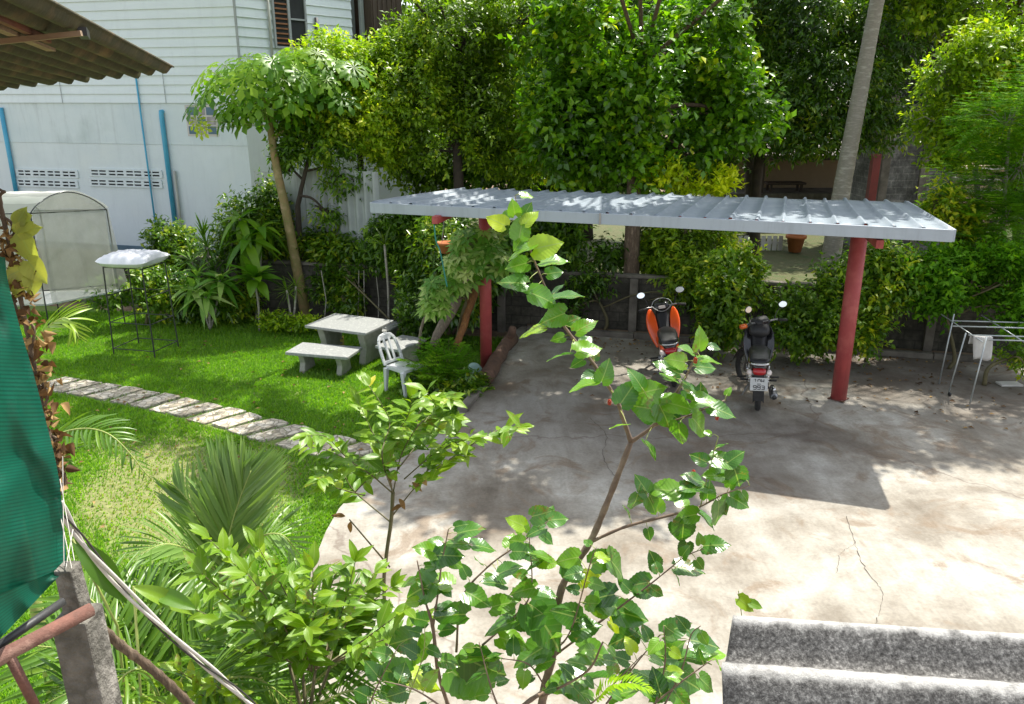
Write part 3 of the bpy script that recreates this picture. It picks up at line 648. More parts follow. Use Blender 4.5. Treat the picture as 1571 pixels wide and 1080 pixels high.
# ------------------------------------------------------------------ vehicle shelter
FRb = G(1460, 371, 2.74); FLb = G(570, 326, 2.76); BRt = G(1390, 310, 2.90); BLt = G(712, 290, 2.92)
shel = thing("carport", "open vehicle shelter with pale ribbed metal roof on two round red posts over the motorbikes", "carport", tuple(G(1286, 612)))
so = tuple(shel.location)
FR = FRb + Vector((0,0,.125)); FL = FLb + Vector((0,0,.125))
def rp(u, v, h=0):     # u along the length left..right, v front..back
    p = FL.lerp(FR, u).lerp(BLt.lerp(BRt, u), v); return Vector((p.x, p.y, p.z + h))
LEN = (FR - FL).length; nr = int(LEN / .30)
us = []
for i in range(nr + 1):
    u0 = i / nr; e = 1 / LEN
    for du, h in ((-.036, 0), (-.016, .032), (.016, .032), (.036, 0)):
        u = u0 + du*e
        if 0 <= u <= 1: us.append((u, h))
us = [(0, 0)] + us + [(1, 0)]
vs = []; F_ = []; nv = 14
for u, h in us:
    for j in range(nv + 1):
        v = j/nv; sag = .006*math.sin(u*31 + v*5) + .004*math.sin(u*87 + 1)
        vs.append(tuple(rp(u, v, h + sag)))
m_ = nv + 1
for i in range(len(us)-1):
    for j in range(nv): F_.append((i*m_+j, (i+1)*m_+j, (i+1)*m_+j+1, i*m_+j+1))
o = np_mesh("roof_sheet", vs, F_, M['roofmetal'], shel, local=so)
sol = o.modifiers.new("s", 'SOLIDIFY'); sol.thickness = .006; sol.offset = -1
# fascia: two lengths meeting at the joint, plus the ends
def fas(a, b, name="fascia", h=.19, th=.03):
    mb = MB(); d = (b-a).normalized(); n = Vector((d.y, -d.x, 0)).normalized()
    q0 = [a, a+n*th, b+n*th, b]
    mb.add([v - Vector((0,0,.125)) for v in q0] + [v + Vector((0,0,.016)) for v in q0], [(0,3,2,1),(4,5,6,7),(0,1,5,4),(1,2,6,5),(2,3,7,6),(3,0,4,7)])
    mb.add([a - Vector((0,0,.125)), b - Vector((0,0,.125)), b - n*.09 - Vector((0,0,.121)), a - n*.09 - Vector((0,0,.121))], [(0,1,2,3)])
    return mb.build(name, M['fascia'], shel, local=so, bevel=.004)
uj = .447
fas(FL, rp(uj, 0)); a = rp(uj, 0); b = FR.copy(); n = Vector(((b-a).y, -(b-a).x, 0)).normalized()*.004; fas(a + n, b + n)
fas(BLt, FL - (BLt-FL)*0, h=.15); fas(FR, BRt)
mb = MB(); pj = rp(uj, 0) + n*9 ; mb.box((pj.x-.012, pj.y-.012, pj.z-.128), (pj.x+.012, pj.y+.012, pj.z+.019)); mb.build("fascia_joint", M['steel'], shel, local=so)
PR = G(1286, 612); PL = G(746, 562)
def roof_z(p):
    return 2.60
for P_, r in ((PR, .112), (PL, .098)):
    mb = MB(); mb.tube([(P_.x, P_.y, -.02), (P_.x, P_.y, 2.66)], r, 20); mb.build("post", M['redpaint'], shel, smooth=True, local=so); mb = MB(); mb.lathe([(0, .004), (r+.05, .004), (r+.05, .016), (r, .018)], (P_.x, P_.y, 0), 4); mb.build("base_plate", M['rust'], shel, local=so)
pdir = (PR - PL).normalized(); b0 = PL - pdir * ((667 - 746) / -ppm(667, 338, 13.1)); b1 = PR + pdir*.62
mb = MB(); mb.bar((b0.x+.1, b0.y, 2.80), (b1.x-.1, b1.y, 2.80), .08, .09); mb.build("beam", M['redpaint'], shel, local=so)
for (qx_, qy_, Yb_) in ((667, 338, 10.95), (1350, 375, 9.55)):
    q = Q(qx_, qy_, Yb_); mb = MB(); mb.bar((q.x, q.y, q.z), (q.x + ey.x*2.4, q.y + ey.y*2.7, q.z + .01), .085, .10); mb.build("cross_beam", M['redpaint'], shel, local=so)
off = ey * -1.2
mb = MB(); mb.bar((b0.x+off.x, b0.y+off.y, 2.815), (b1.x+off.x-.2, b1.y+off.y, 2.815), .06, .06); mb.build("beam", M['redpaint'], shel, local=so)
for k in range(7):
    u = .05 + .9*k/6; a = rp(u, .04, -.04); b = rp(u, .97, -.04); mb = MB(); mb.bar(a, b, .04, .05); mb.build("rafter", M['redpaint'], shel, local=so)
# green cord hanging from the beam end
mb = MB(); mb.tube(spline([tuple(Q(666, 345, 10.95)), tuple(Q(669, 370, 10.95)), tuple(Q(675, 385, 10.95)), tuple(Q(682, 420, 10.95)), tuple(Q(686, 440, 10.95))], 5), .011, 6)
tag(mb.build("cord", M['cord'], smooth=True), "thin green cord hanging from the left end of the shelter's red beam", "cord")
root = thing("hanging_pot", "orange hanging pot under the shelter roof beside the green cord", "flower pot", tuple(Q(685, 388, 13.9)))
mb = MB(); mb.lathe([(0, 0), (.09, 0), (.15, .15), (.165, .15), (.165, .19), (.13, .19), (.12, .13), (0, .13)]); mb.build("pot", M['terracotta'], root, smooth=True)
mb = MB()
for a in range(3): mb.tube([(.14*math.cos(a*2.1), .14*math.sin(a*2.1), .18), (0, 0, .85)], .004, 5)
mb.build("hanger", M['steel'], root)

# ------------------------------------------------------------------ motorbikes
STROKES = {'0': [((0,0),(1,0),(1,2),(0,2),(0,0))], '1': [((.2,1.6),(.5,2),(.5,0))], '2': [((0,2),(1,2),(1,1),(0,1),(0,0),(1,0))], '3': [((0,2),(1,2),(1,0),(0,0)), ((.2,1),(1,1))],
 '9': [((0,0),(1,0),(1,2),(0,2),(0,1),(1,1))], '5': [((1,2),(0,2),(0,1),(1,1),(1,0),(0,0))], '7': [((0,2),(1,2),(.4,0))], '8': [((0,0),(1,0),(1,2),(0,2),(0,0)), ((0,1),(1,1))], '6': [((1,2),(0,2),(0,0),(1,0),(1,1),(0,1))],
 'T': [((0,0),(0,1.3),(.5,2),(1,1.3),(1,0))], 'U': [((0,2),(0,0),(1,0),(1,2)), ((0,2),(.3,1.7))], 'N': [((0,2),(0,0),(.6,.8),(1,0),(1,2))], 'm': [((0,0),(0,1),(.5,1),(.5,0)), ((.5,1),(1,1),(1,0))]}
def write(mb, text, cx, z, h, y, w=None, thick=.007):
    w = w or h*.5; tot = len(text)*w*1.4 - w*.4; x = cx - tot/2
    for ch in text:
        for st in STROKES.get(ch, []):
            for a, b in zip(st, st[1:]):
                mb.bar((x + a[0]*w, y, z + a[1]*h/2), (x + b[0]*w, y, z + b[1]*h/2), .004, thick, up=(0, 0, 1) if abs(a[0]-b[0]) > .01 else (1, 0, 0))
        x += w*1.4
def motorbike(label, px, py, heading, lean, steer, kind, scale, group, plate_txt):
    p = G(px, py); root = thing("motorbike", label, "motorbike", (p.x, p.y, 0), 0, group)
    root.rotation_euler = Euler((0, R(lean), -R(heading)), 'XYZ'); root.scale = (scale,)*3
    body = M['orange'] if kind == 'o' else M['blackpaint']; dark = M['blackplastic']
    r = .278
    def wheel(y, par, front=False):
        tyre = MB(); prof = []
        for k in range(13):
            a = 2*math.pi*k/12; prof.append((r - .036 + .038*math.cos(a), .036*math.sin(a)))
        tyre.lathe(prof, (0, y, r), 36, 'X'); t = tyre.build("tyre", M['rubber'], par, smooth=True)
        rim = MB(); rim.lathe([(.212, -.02), (.222, -.024), (.222, .024), (.212, .02), (.212, -.02)], (0, y, r), 30, 'X')
        rim.lathe([(.0, -.05), (.045, -.05), (.045, .05), (0, .05)], (0, y, r), 14, 'X')
        for k in range(18):
            a = 2*math.pi*k/18; rim.tube([(.03*(-1)**k, y + .04*math.cos(a), r + .04*math.sin(a)), (0, y + .215*math.cos(a + .2*(-1)**(k//2)), r + .215*math.sin(a + .2*(-1)**(k//2)))], .0022, 4)
        rim.build("rim", M['chrome'], par, smooth=True)
    rw = bpy.data.objects.new("rear_wheel", None); C.objects.link(rw); adopt(rw, root); wheel(0, rw)
    # steered front end
    fork = bpy.data.objects.new("front_fork", None); C.objects.link(fork); adopt(fork, root)
    fork.location = (0, .97, -.09); fork.rotation_euler = (0, 0, R(steer))
    fy = .20
    wheel(fy, fork)
    mb = MB()
    for s in (-1, 1): mb.tube([(s*.075, fy, r), (s*.075, fy - .10, .62), (s*.05, fy - .19, .92)], [.02, .022, .018], 8)
    mb.build("fork_tubes", M['steel'], fork, smooth=True)
    mb = MB(); secs = []
    for k in range(9):
        a = R(150 - k*17); secs.append(((0, fy + .305*math.cos(a), r + .305*math.sin(a)), .055, .012))
    vs = []
    for (c, hw, hh) in secs: vs += [(-hw, c[1], c[2]-.03), (-hw*.6, c[1], c[2]+.008), (hw*.6, c[1], c[2]+.008), (hw, c[1], c[2]-.03)]
    mb.add(vs, [(i*4+k, i*4+k+1, i*4+k+5, i*4+k+4) for i in range(8) for k in range(3)]); ob = mb.build("front_fender", body, fork, smooth=True)
    ob.modifiers.new("s", 'SOLIDIFY').thickness = .006
    # handlebar with cowl, grips, levers, mirrors
    hy = -.05; hz = 1.0
    mb = MB(); mb.tube(spline([(-.33, hy - .10, hz + .02), (-.2, hy - .03, hz + .03), (0, hy + .02, hz - .01), (.2, hy - .03, hz + .03), (.33, hy - .10, hz + .02)], 5), .013, 8); mb.build("handlebar", M['steel'], fork, smooth=True)
    for s in (-1, 1):
        mb = MB(); mb.tube([(s*.225, hy - .045, hz + .027), (s*.34, hy - .105, hz + .02)], .019, 10); mb.build("grip", M['rubber'], fork, smooth=True)
        mb = MB(); mb.tube([(s*.2, hy, hz + .03), (s*.32, hy - .035, hz + .015)], .006, 6); mb.build("lever", M['chrome'], fork, smooth=True)
        mt = MB(); mt.tube(spline([(s*.19, hy - .02, hz + .03), (s*.22, hy - .03, hz + .14), (s*.275, hy - .06, hz + .22)], 5), .0065, 6); mo = mt.build("mirror_stem", M['blackplastic'], fork, smooth=True)
        mb = MB(); prof = [(0, .016), (.045, .013), (.06, .0), (.057, -.008), (0, -.008)]
        mb.lathe(prof, (0, 0, 0), 20, 'Y'); sh = mb.build("mirror_shell", M['blackplastic'], mo, smooth=True); sh.location = (s*.285, hy - .06, hz + .24); sh.scale = (1.15, 1, .8); sh.rotation_euler = (R(-8), 0, R(-s*12))
        mb = MB(); mb.lathe([(0, -.010), (.050, -.010), (.052, -.0085)], (0, 0, 0), 20, 'Y'); gl = mb.build("mirror_glass", M['mirror'], mo); gl.location = sh.location; gl.scale = sh.scale; gl.rotation_euler = sh.rotation_euler
    mb = MB(); mb.loft([((0, hy - .07, hz + .0), .03, .02), ((0, hy - .05, hz + .01), .10, .05), ((0, hy + .03, hz + .02), .13, .075), ((0, hy + .12, hz - .01), .10, .07), ((0, hy + .17, hz - .03), .04, .03)], 16, 2.6)
    mb.build("handlebar_cowl", dark if kind == 'b' else M['blackpaint'], fork, smooth=True)
    mb = MB(); mb.loft([((0, hy + .165, hz - .01), .07, .05), ((0, hy + .20, hz - .015), .05, .035)], 14, 2.4); mb.build("headlight", M['clearlens'], fork, smooth=True)
    mb = MB(); mb.box((-.05, hy - .078, hz + .0), (.05, hy - .06, hz + .045)); mb.build("gauge", M['clearlens'] if kind == 'o' else M['blackpaint'], fork, bevel=.008)
    if kind == 'o':
        mb = MB(); pts = spline([(-.15, hy - .05, hz + .05), (-.10, hy - .01, hz + .115), (0, hy + .02, hz + .135), (.10, hy - .01, hz + .115), (.15, hy - .05, hz + .05), (.08, hy - .09, hz - .01), (0, hy - .1, hz - .035), (-.08, hy - .09, hz - .01), (-.15, hy - .05, hz + .05)], 4)
        mb.tube(pts, .008, 6, cap=False); mb.build("cowl_trim", M['steel'], fork, smooth=True)
    # legshield wings left and right
    for s in (-1, 1):
        k_ = .01 if kind == 'o' else 0
        prof = [(.60, .74, .33, .085, .14), (.66, .76, .42, .085, .19), (.72, .78, .55, .09, .235), (.80, .82, .70, .095, .255), (.86, .88, .85, .09, .235), (.92, .94, .95, .08, .18), (.97, 1.0, 1.0, .06, .11)]
        if kind == 'o': prof = [(.60, .68, .38, .08, .15), (.65, .72, .50, .075, .205), (.71, .78, .64, .075, .245), (.78, .84, .78, .08, .26), (.84, .90, .90, .10, .24), (.90, .95, .97, .14, .19)]
        vs = []
        for k, (yin, yout, z, xin, xout) in enumerate(prof):
            xin += k_ * (z > .5); xout *= (1 if kind == 'o' else .86); z = .33 + (z - .33)*.88; vs += [(s*xin, yin + .06, z), (s*(xin + xout)/2, (yin+yout)/2 + .03, z + .01), (s*xout, yout - .03, z), (s*(xout - .02), yout + .07, z)]
        mb = MB(); mb.add(vs, [(i*4+k, i*4+k+1, i*4+k+5, i*4+k+4) for i in range(len(prof)-1) for k in range(3)])
        ob = mb.build("leg_shield", body, root, smooth=True); sd_ = ob.modifiers.new("s", 'SOLIDIFY'); sd_.thickness = .012; ss = ob.modifiers.new("ss", 'SUBSURF'); ss.levels = 1; ss.render_levels = 1
    mb = MB(); mb.loft([((0, .44, .55), .07, .07), ((0, .60, .47), .065, .07), ((0, .78, .53), .085, .10), ((0, .88, .66), .11, .16), ((0, .95, .78), .09, .13)], 14, 2.6)
    mb.build("inner_shield", dark, root, smooth=True)
    mb = MB(); mb.loft([((0, .36, .32), .08, .09), ((0, .50, .30), .115, .115), ((0, .66, .31), .10, .10), ((0, .74, .34), .06, .06)], 14, 3.2); mb.tube([(-.15, .52, .25), (.15, .52, .25)], .05, 14); mb.build("engine", M['steel'], root, smooth=True)
    # tail and seat
    mb = MB(); mb.loft([((0, -.30, .655), .055, .035), ((0, -.24, .645), .095, .065), ((0, -.10, .635), .115, .085), ((0, .12, .60), .13, .105), ((0, .32, .57), .12, .12), ((0, .46, .53), .08, .09)], 18, 3.0)
    mb.build("tail_body", body if kind == 'b' else M['blackpaint'], root, smooth=True)
    if kind == 'o':
        for s in (-1, 1):
            mb = MB(); mb.loft([((s*.085, -.26, .63), .03, .03), ((s*.108, -.1, .62), .018, .06), ((s*.122, .12, .58), .018, .07), ((s*.11, .32, .54), .016, .05)], 12, 2.5); mb.build("side_panel", body, root, smooth=True)
    mb = MB(); mb.loft([((0, -.27, .705), .07, .022), ((0, -.20, .722), .115, .035), ((0, 0, .745), .135, .042), ((0, .22, .735), .13, .042), ((0, .42, .705), .105, .04), ((0, .56, .685), .06, .03)], 18, 3.2)
    mb.build("seat", M['seat'], root, smooth=True)
    mb = MB(); mb.tube(spline([(-.115, .02, .72), (-.125, -.2, .715), (-.09, -.33, .72), (0, -.365, .72), (.09, -.33, .72), (.125, -.2, .715), (.115, .02, .72)], 5), .0145, 8); mb.build("grab_rail", M['chrome'], root, smooth=True)
    mb = MB(); mb.loft([((0, -.355, .61), .055, .025), ((0, -.335, .615), .078, .04), ((0, -.27, .62), .085, .048)], 16, 2.8); tl_ = mb.build("tail_light", M['redlens'], root, smooth=True)
    for s in (-1, 1):
        mb = MB(); mb.loft([((s*.11, -.335, .595), .022, .024), ((s*.118, -.30, .6), .034, .036), ((s*.11, -.24, .61), .02, .03)], 12, 2.3); mb.build("turn_signal", M['clearlens'], root, smooth=True)
    # rear fender and plate
    vs = []
    for k in range(9):
        a = R(60 + k*16); rr = .325; hw = .068
        yy = rr*math.cos(a); zz = r + rr*math.sin(a); vs += [(-hw, yy*.93, zz - .035), (-hw*.7, yy, zz), (hw*.7, yy, zz), (hw, yy*.93, zz - .035)]
    mb = MB(); mb.add(vs, [(i*4+k, i*4+k+1, i*4+k+5, i*4+k+4) for i in range(8) for k in range(3)]); mb.box((-.06, -.345, .30), (.06, -.325, .58)); ob = mb.build("rear_fender", dark, root, smooth=False); 
    mb = MB(); mb.box((-.105, -.372, .385), (.105, -.364, .555)); pl_ = mb.build("number_plate", M['plate'], root, bevel=.003)
    mb = MB(); write(mb, plate_txt[0], 0, .505, .036, -.374, .03); mb.build("plate_letters", M['platetext'], pl_); mb = MB(); write(mb, plate_txt[1], 0, .47, .016, -.374, .016, .004); mb.build("plate_province", M['platetext'], pl_); mb = MB(); write(mb, plate_txt[2], .0, .405, .048, -.374, .034, .008); mb.build("plate_number", M['platetext'], pl_)
    # exhaust, swing arm, shocks, pegs, stand
    mb = MB(); mb.tube(spline([(.06, .5, .22), (.14, .40, .16), (.17, .15, .23)], 5), .018, 8); mb.tube([(.17, .18, .23), (.175, .05, .25), (.185, -.24, .28), (.185, -.30, .285)], [.03, .048, .052, .036], 14); mb.build("exhaust", M['steel'], root, smooth=True)
    mb = MB(); mb.tube([(.19, -.285, .283), (.19, -.31, .285)], .028, 12); mb.build("exhaust_tip", M['blackiron'], root, smooth=True)
    mb = MB(); mb.tube([(.17, .02, .31), (.183, -.18, .335)], [.03, .03], 8); mb.build("heat_guard", M['chrome'], root, smooth=True)
    for s in (-1, 1):
        mb = MB(); mb.bar((s*.095, .02, r), (s*.085, .46, .34), .028, .04); mb.build("swing_arm", M['steel'], root)
        mb = MB(); mb.tube([(s*.105, .01, .30), (s*.115, .12, .60)], .022, 10)
        for k in range(7): q = Vector((s*.105, .01, .30)).lerp(Vector((s*.115, .12, .60)), .25 + k*.1); mb.lathe([(.024, -.006), (.031, 0), (.024, .006)], q, 12)
        mb.build("shock_absorber", M['chrome'], root, smooth=True)
        mb = MB(); mb.tube([(s*.10, .30, .30), (s*.23, .28, .31)], .014, 8); mb.build("foot_peg", M['rubber'], root, smooth=True); mb = MB(); mb.tube([(s*.10, .62, .24), (s*.27, .62, .24)], .014, 8); mb.build("foot_peg", M['rubber'], root, smooth=True)
    mb = MB(); mb.tube([(-.09, .55, .22), (-.2, .50, .01), (-.24, .47, .005)], .010, 6); mb.build("side_stand", M['steel'], root, smooth=True)
    if kind == 'b':
        mb = MB(); mb.tube([(-.34, -.06 - .08, hz + .03), (-.42, -.15, hz + .03)], .035, 10); mb.build("orange_reflector", M['orangelens'], fork, smooth=True)
        mb = MB(); mb.loft([((0, .78, .80), .11, .05), ((0, .84, .83), .14, .09), ((0, .92, .85), .13, .10), ((0, 1.0, .83), .09, .07)], 16, 2.6); mb.build("key_panel", dark, root, smooth=True)
    return root
motorbike("black motorbike seen from behind, white number plate upright, parked beside the right red post", 1162, 628, 16, -3, 38, 'b', 1.12, "motorbikes parked under the shelter", ("1TN", "mm", "993"))
motorbike("orange and black motorbike leaning on its stand, partly behind the mulberry leaves", 1034, 592, 6, -10, 3, 'o', 1.12, "motorbikes parked under the shelter", ("TU7", "mm", "217"))

# ------------------------------------------------------------------ stone table, benches, plastic chair
def stone_top(mb, quad, z, th):
    c = sum((Vector(q) for q in quad), Vector())/4
    q = [Vector(v) for v in quad]
    mb.add([(v.x, v.y, z-th) for v in q] + [(v.x, v.y, z) for v in q], [(0,3,2,1),(4,5,6,7),(0,1,5,4),(1,2,6,5),(2,3,7,6),(3,0,4,7)])
def stone_piece(name, label, cat, corner_px, ztop, th, legs, group=None, legw=.10):
    # corner_px: front-left, front-right, back-left ; rectangle made from them at height z
    a = G(*corner_px[0], ztop); b = G(*corner_px[1], ztop); c = G(*corner_px[2], ztop)
    u = (b-a); L_ = u.length; u.normalize(); w = (c-a); v = Vector((-u.y, u.x, 0)); 
    if v.y < 0: v = -v
    D_ = abs(w.dot(v)); ctr = a + u*L_/2 + v*D_/2
    root = thing(name, label, cat, (ctr.x, ctr.y, LZ), math.atan2(u.y, u.x), group); h = ztop - LZ
    mb = MB(); mb.box((-L_/2, -D_/2, h-th), (L_/2, D_/2, h)); mb.build("stone_top", M['terrazzo'], root, bevel=.012)
    for s in (-1, 1):
        mb = MB(); x = s*L_*legs; dd = D_*.36
        mb.add([(x-legw/2, -dd, -.03), (x+legw/2, -dd, -.03), (x+legw/2, dd, -.03), (x-legw/2, dd, -.03), (x-legw/2, -dd*.7, h*.45), (x+legw/2, -dd*.7, h*.45), (x+legw/2, dd*.7, h*.45), (x-legw/2, dd*.7, h*.45),
                (x-legw/2, -dd, h-th-.001), (x+legw/2, -dd, h-th-.001), (x+legw/2, dd, h-th-.001), (x-legw/2, dd, h-th-.001)],
               [(0,3,2,1), (0,1,5,4), (1,2,6,5), (2,3,7,6), (3,0,4,7), (4,5,9,8), (5,6,10,9), (6,7,11,10), (7,4,8,11), (8,9,10,11)])
        mb.build("leg", M['cementleg'], root, bevel=.012)
    return root, L_, D_
stone_piece("stone_table", "grey terrazzo picnic table on concrete legs, in tree shade on the lawn", "table", [(467, 499), (561, 511), (496, 478)], .50, .05, .33, legw=.13)
stone_piece("stone_bench", "long grey stone bench on the lawn in front of the picnic table", "bench", [(437, 540), (533, 548), (456, 524)], .24, .055, .30, "stone benches around the picnic table")
stone_piece("stone_bench", "short grey stone bench end on behind the white plastic chair", "bench", [(575, 530), (613, 537), (600, 510)], .25, .055, .26, "stone benches around the picnic table", .08)
stone_piece("stone_bench", "grey stone bench half hidden behind the picnic table", "bench", [(540, 503), (592, 509), (545, 486)], .27, .055, .30, "stone benches around the picnic table")
# crate shape, its yellow painted for the sunlit leg of the far bench
c = G(513, 545, LZ); root = thing("sunlit_leg_crate", "small dull yellow crate shape standing in for the sunlit leg of the far bench", "crate", (c.x, c.y + .25, LZ + .02), .2)
mb = MB()
for z in (0, .09, .18): mb.box((-.13, -.1, z), (.13, -.085, z+.05)); mb.box((-.13, .085, z), (.13, .1, z+.05)); mb.box((-.13, -.084, z), (-.115, .084, z+.05)); mb.box((.115, -.084, z), (.13, .084, z+.05))
for sx_ in (-.12, .12):
    for sy in (-.09, .09): mb.box((sx_-.014, sy-.014, -.01), (sx_+.014, sy+.014, .235))
mb.build("sunlit_leg_body", plain("sunlit_leg_yellow", (.42, .34, .07), (.3, .25, .06), .7, 6, .1), root)
# plastic chair seen from behind/side, turned to the right
c = G(612, 607, LZ)
ch = thing("plastic_chair", "white plastic garden chair without arms beside the ferny plant", "chair", (c.x, c.y + .22, LZ), R(-128))
ch.scale = (1.02, 1.02, .98); ch.location.x += .07
# local: seat centre at origin, the sitter faces +y
sw, sdp, sh = .21, .21, .44
mb = MB(); n = 8; vs = []
for i in range(n+1):
    for j in range(n+1):
        x = -sw + 2*sw*i/n; y = -sdp + 2*sdp*j/n; w = 1 - .12*(1 - j/n)
        vs.append((x*w, y, sh - .02*math.cos(x/sw*1.3)*math.cos(y/sdp*1.2) - (.03 if j == n else 0)))
mb.add(vs, [(i*(n+1)+j, (i+1)*(n+1)+j, (i+1)*(n+1)+j+1, i*(n+1)+j+1) for i in range(n) for j in range(n)])
mb.add([(-sw*.88, -sdp, sh), (sw*.88, -sdp, sh), (sw, sdp, sh), (-sw, sdp, sh), (-sw*.88, -sdp, sh-.05), (sw*.88, -sdp, sh-.05), (sw, sdp, sh-.05), (-sw, sdp, sh-.05)], [(0,4,5,1),(1,5,6,2),(2,6,7,3),(3,7,4,0)])
o = mb.build("seat", M['plastic'], ch, smooth=True); s_ = o.modifiers.new("s", 'SOLIDIFY'); s_.thickness = .012; e_ = o.modifiers.new("es", 'EDGE_SPLIT')
# back: rounded frame with three slats / two slots
mb = MB()
def bp(x, t): return Vector((x, -sdp - .02 - .16*t - .02*math.cos(x*5)*(t), sh + .02 + .42*t))
prof_ = [(-.185, -.05), (-.19, .2), (-.185, .55), (-.165, .82), (-.11, .97), (0, 1.02), (.11, .97), (.165, .82), (.185, .55), (.19, .2), (.185, -.05)]
for (a, b) in zip(prof_, prof_[1:]): mb.bar(bp(*a), bp(*b), .05, .028, up=(0, 1, .2))
for (x0, t0, x1, t1, w) in ((-.045, .0, -.055, .96, .045), (.045, .0, .055, .96, .045), (-.12, .92, .12, .92, .09), (-.17, .04, .17, .04, .05)):
    mb.bar(bp(x0, t0), bp(x1, t1), w, .02, up=(0, 1, .2))
mb.build("backrest", M['plastic'], ch, bevel=.008)
for sx_ in (-1, 1):
    for sy in (-1, 1):
        mb = MB(); k = .85 if sy < 0 else .95
        mb.add([(sx_*sw*k + dx*w, sy*sdp*.92 + dy*w + (sy*.03 if z < .1 else 0), z) for z, w in ((0, .02), (sh-.03, .035)) for dx, dy in ((-1,-1),(1,-1),(1,1),(-1,1))], [(0,3,2,1),(4,5,6,7),(0,1,5,4),(1,2,6,5),(2,3,7,6),(3,0,4,7)])
        o = mb.build("leg", M['plastic'], ch, bevel=.006); o.location = (sx_*.015, 0, 0)

# ------------------------------------------------------------------ logs, branch, tub beside the left post
def log(label, p0, p1, r0, r1, m, n=7, name="log", cat="log"):
    p0 = Vector(p0); p1 = Vector(p1); pts = []; rs = []
    for i in range(n+1):
        t = i/n; pts.append(p0.lerp(p1, t) + Vector((rnd.uniform(-.02, .02), rnd.uniform(-.02, .02), 0))); rs.append((r0 + (r1-r0)*t)*rnd.uniform(.88, 1.1))
    mb = MB(); mb.tube(pts, rs, 9, wob=.22); return tag(mb.build(name, m, smooth=True), label, cat)
log("grey weathered log leaning up towards the left red post", Q(663, 530, 12.6), Q(722, 418, 13.1), .07, .11, M['greylog'])
log("split orange brown log leaning just left of the red post", Q(700, 530, 12.7), Q(738, 420, 13.2), .06, .085, M['orangelog'])
log("rough dark log lying on the slab edge at the foot of the left red post", G(742, 583, .10), G(784, 518, .16), .12, .12, M['brownlog'])
log("upright rough stump end behind the lying log", G(778, 535, .0), Q(786, 503, 13.6), .09, .07, M['brownlog'], 4)
mb = MB(); mb.tube(spline([tuple(Q(643, 535, 12.4)), tuple(Q(647, 500, 12.3)), tuple(Q(663, 470, 12.3)), tuple(Q(690, 450, 12.4)), tuple(Q(722, 425, 12.6))], 6), [.025]*25 + [.02], 7, wob=.2) if False else mb.tube(spline([tuple(Q(643, 535, 12.4)), tuple(Q(647, 500, 12.3)), tuple(Q(663, 470, 12.3)), tuple(Q(690, 450, 12.4)), tuple(Q(722, 425, 12.6))], 6), .024, 7, wob=.2)
tag(mb.build("bare_branch", M['greylog'], smooth=True), "thin crooked bare branch rising left of the leaning grey log", "branch")
c = G(722, 590, LZ); root = thing("plastic_tub", "pale mint green plastic tub lying on its side by the left post", "tub", (c.x, c.y + .15, LZ + .13), R(20))
mb = MB(); mb.lathe([(0, -.17), (.10, -.17), (.135, .12), (.15, .12), (.15, .145), (.128, .14), (.095, -.15), (0, -.15)], (0,0,0), 20, 'X'); mb.build("tub_body", M['mint'], root, smooth=True)
root.rotation_euler = (0, R(-6), R(60))

# ------------------------------------------------------------------ black iron stand with white sack
fa = G(175, 545, LZ); fb = G(238, 550, LZ); fc = G(268, 534, LZ)
u = (fb-fa); Ls = u.length; u.normalize(); v = Vector((-u.y, u.x, 0)); Ds = abs((fc-fb).dot(v)) + .05; ctr = fa + u*Ls/2 + v*Ds/2
st = thing("plant_stand", "tall thin black iron frame standing on the lawn under a white sack", "stand", (ctr.x, ctr.y, LZ), math.atan2(u.y, u.x)); hs = 1.62
for sx_ in (-1, 1):
    for sy in (-1, 1):
        mb = MB(); mb.tube([(sx_*Ls/2, sy*Ds/2, 0), (sx_*Ls*.46, sy*Ds*.46, hs)], .0125, 6); mb.build("leg", M['blackiron'], st)
for z, k in ((.13, .5), (.62, .485), (1.1, .472), (hs, .46)):
    mb = MB(); q = [(-Ls*k, -Ds*k, z), (Ls*k, -Ds*k, z), (Ls*k, Ds*k, z), (-Ls*k, Ds*k, z)]
    for i in range(4):
        if z == 1.1 and i in (0,): continue
        mb.tube([q[i], q[(i+1) % 4]], .009, 6)
    mb.build("cross_bar", M['blackiron'], st)
mb = MB()
for i in range(4): mb.tube([(-Ls*.44 + i*Ls*.29, -Ds*.46, hs), (-Ls*.44 + i*Ls*.29, Ds*.46, hs)], .007, 6)
mb.build("top_grid", M['blackiron'], st)
# sack
vs = []; nx, ny = 26, 18
sk = thing("white_sack", "full white plastic sack lying flat on top of the black iron stand", "sack", (ctr.x, ctr.y, LZ + hs + .01), math.atan2(u.y, u.x) + .05)
for side in (1, -1):
    for i in range(nx+1):
        for j in range(ny+1):
            a = -1 + 2*i/nx; b = -1 + 2*j/ny
            e = max(0, (1 - abs(a)**3.2)) ** .5 * max(0, (1 - abs(b)**2.6)) ** .5
            pin = 1 - .10*(1-b*b)*abs(a)**6; pin2 = 1 - .16*(1-a*a)*0 - .14*abs(a)**4
            wr = .012*math.sin(a*13 + b*5) * math.sin(b*9 - a*3) + .006*math.sin(a*31 + b*17)
            z = .08 + side*(.15 + wr*1.6)*e**.8
            if side < 0: z = max(0.0, .08 - .08*min(1, e*1.6))
            vs.append((a*Ls*.56*pin, b*Ds*.62*pin2 + .03*a, z + .03*abs(a)**6))
N1 = (nx+1)*(ny+1)
fs = [(i*(ny+1)+j, (i+1)*(ny+1)+j, (i+1)*(ny+1)+j+1, i*(ny+1)+j+1) for i in range(nx) for j in range(ny)]
fs += [tuple(N1 + q for q in reversed(f)) for f in fs]
mb = MB(); mb.add(vs, fs); mb.build("sack_body", M['bag'], sk, smooth=True)

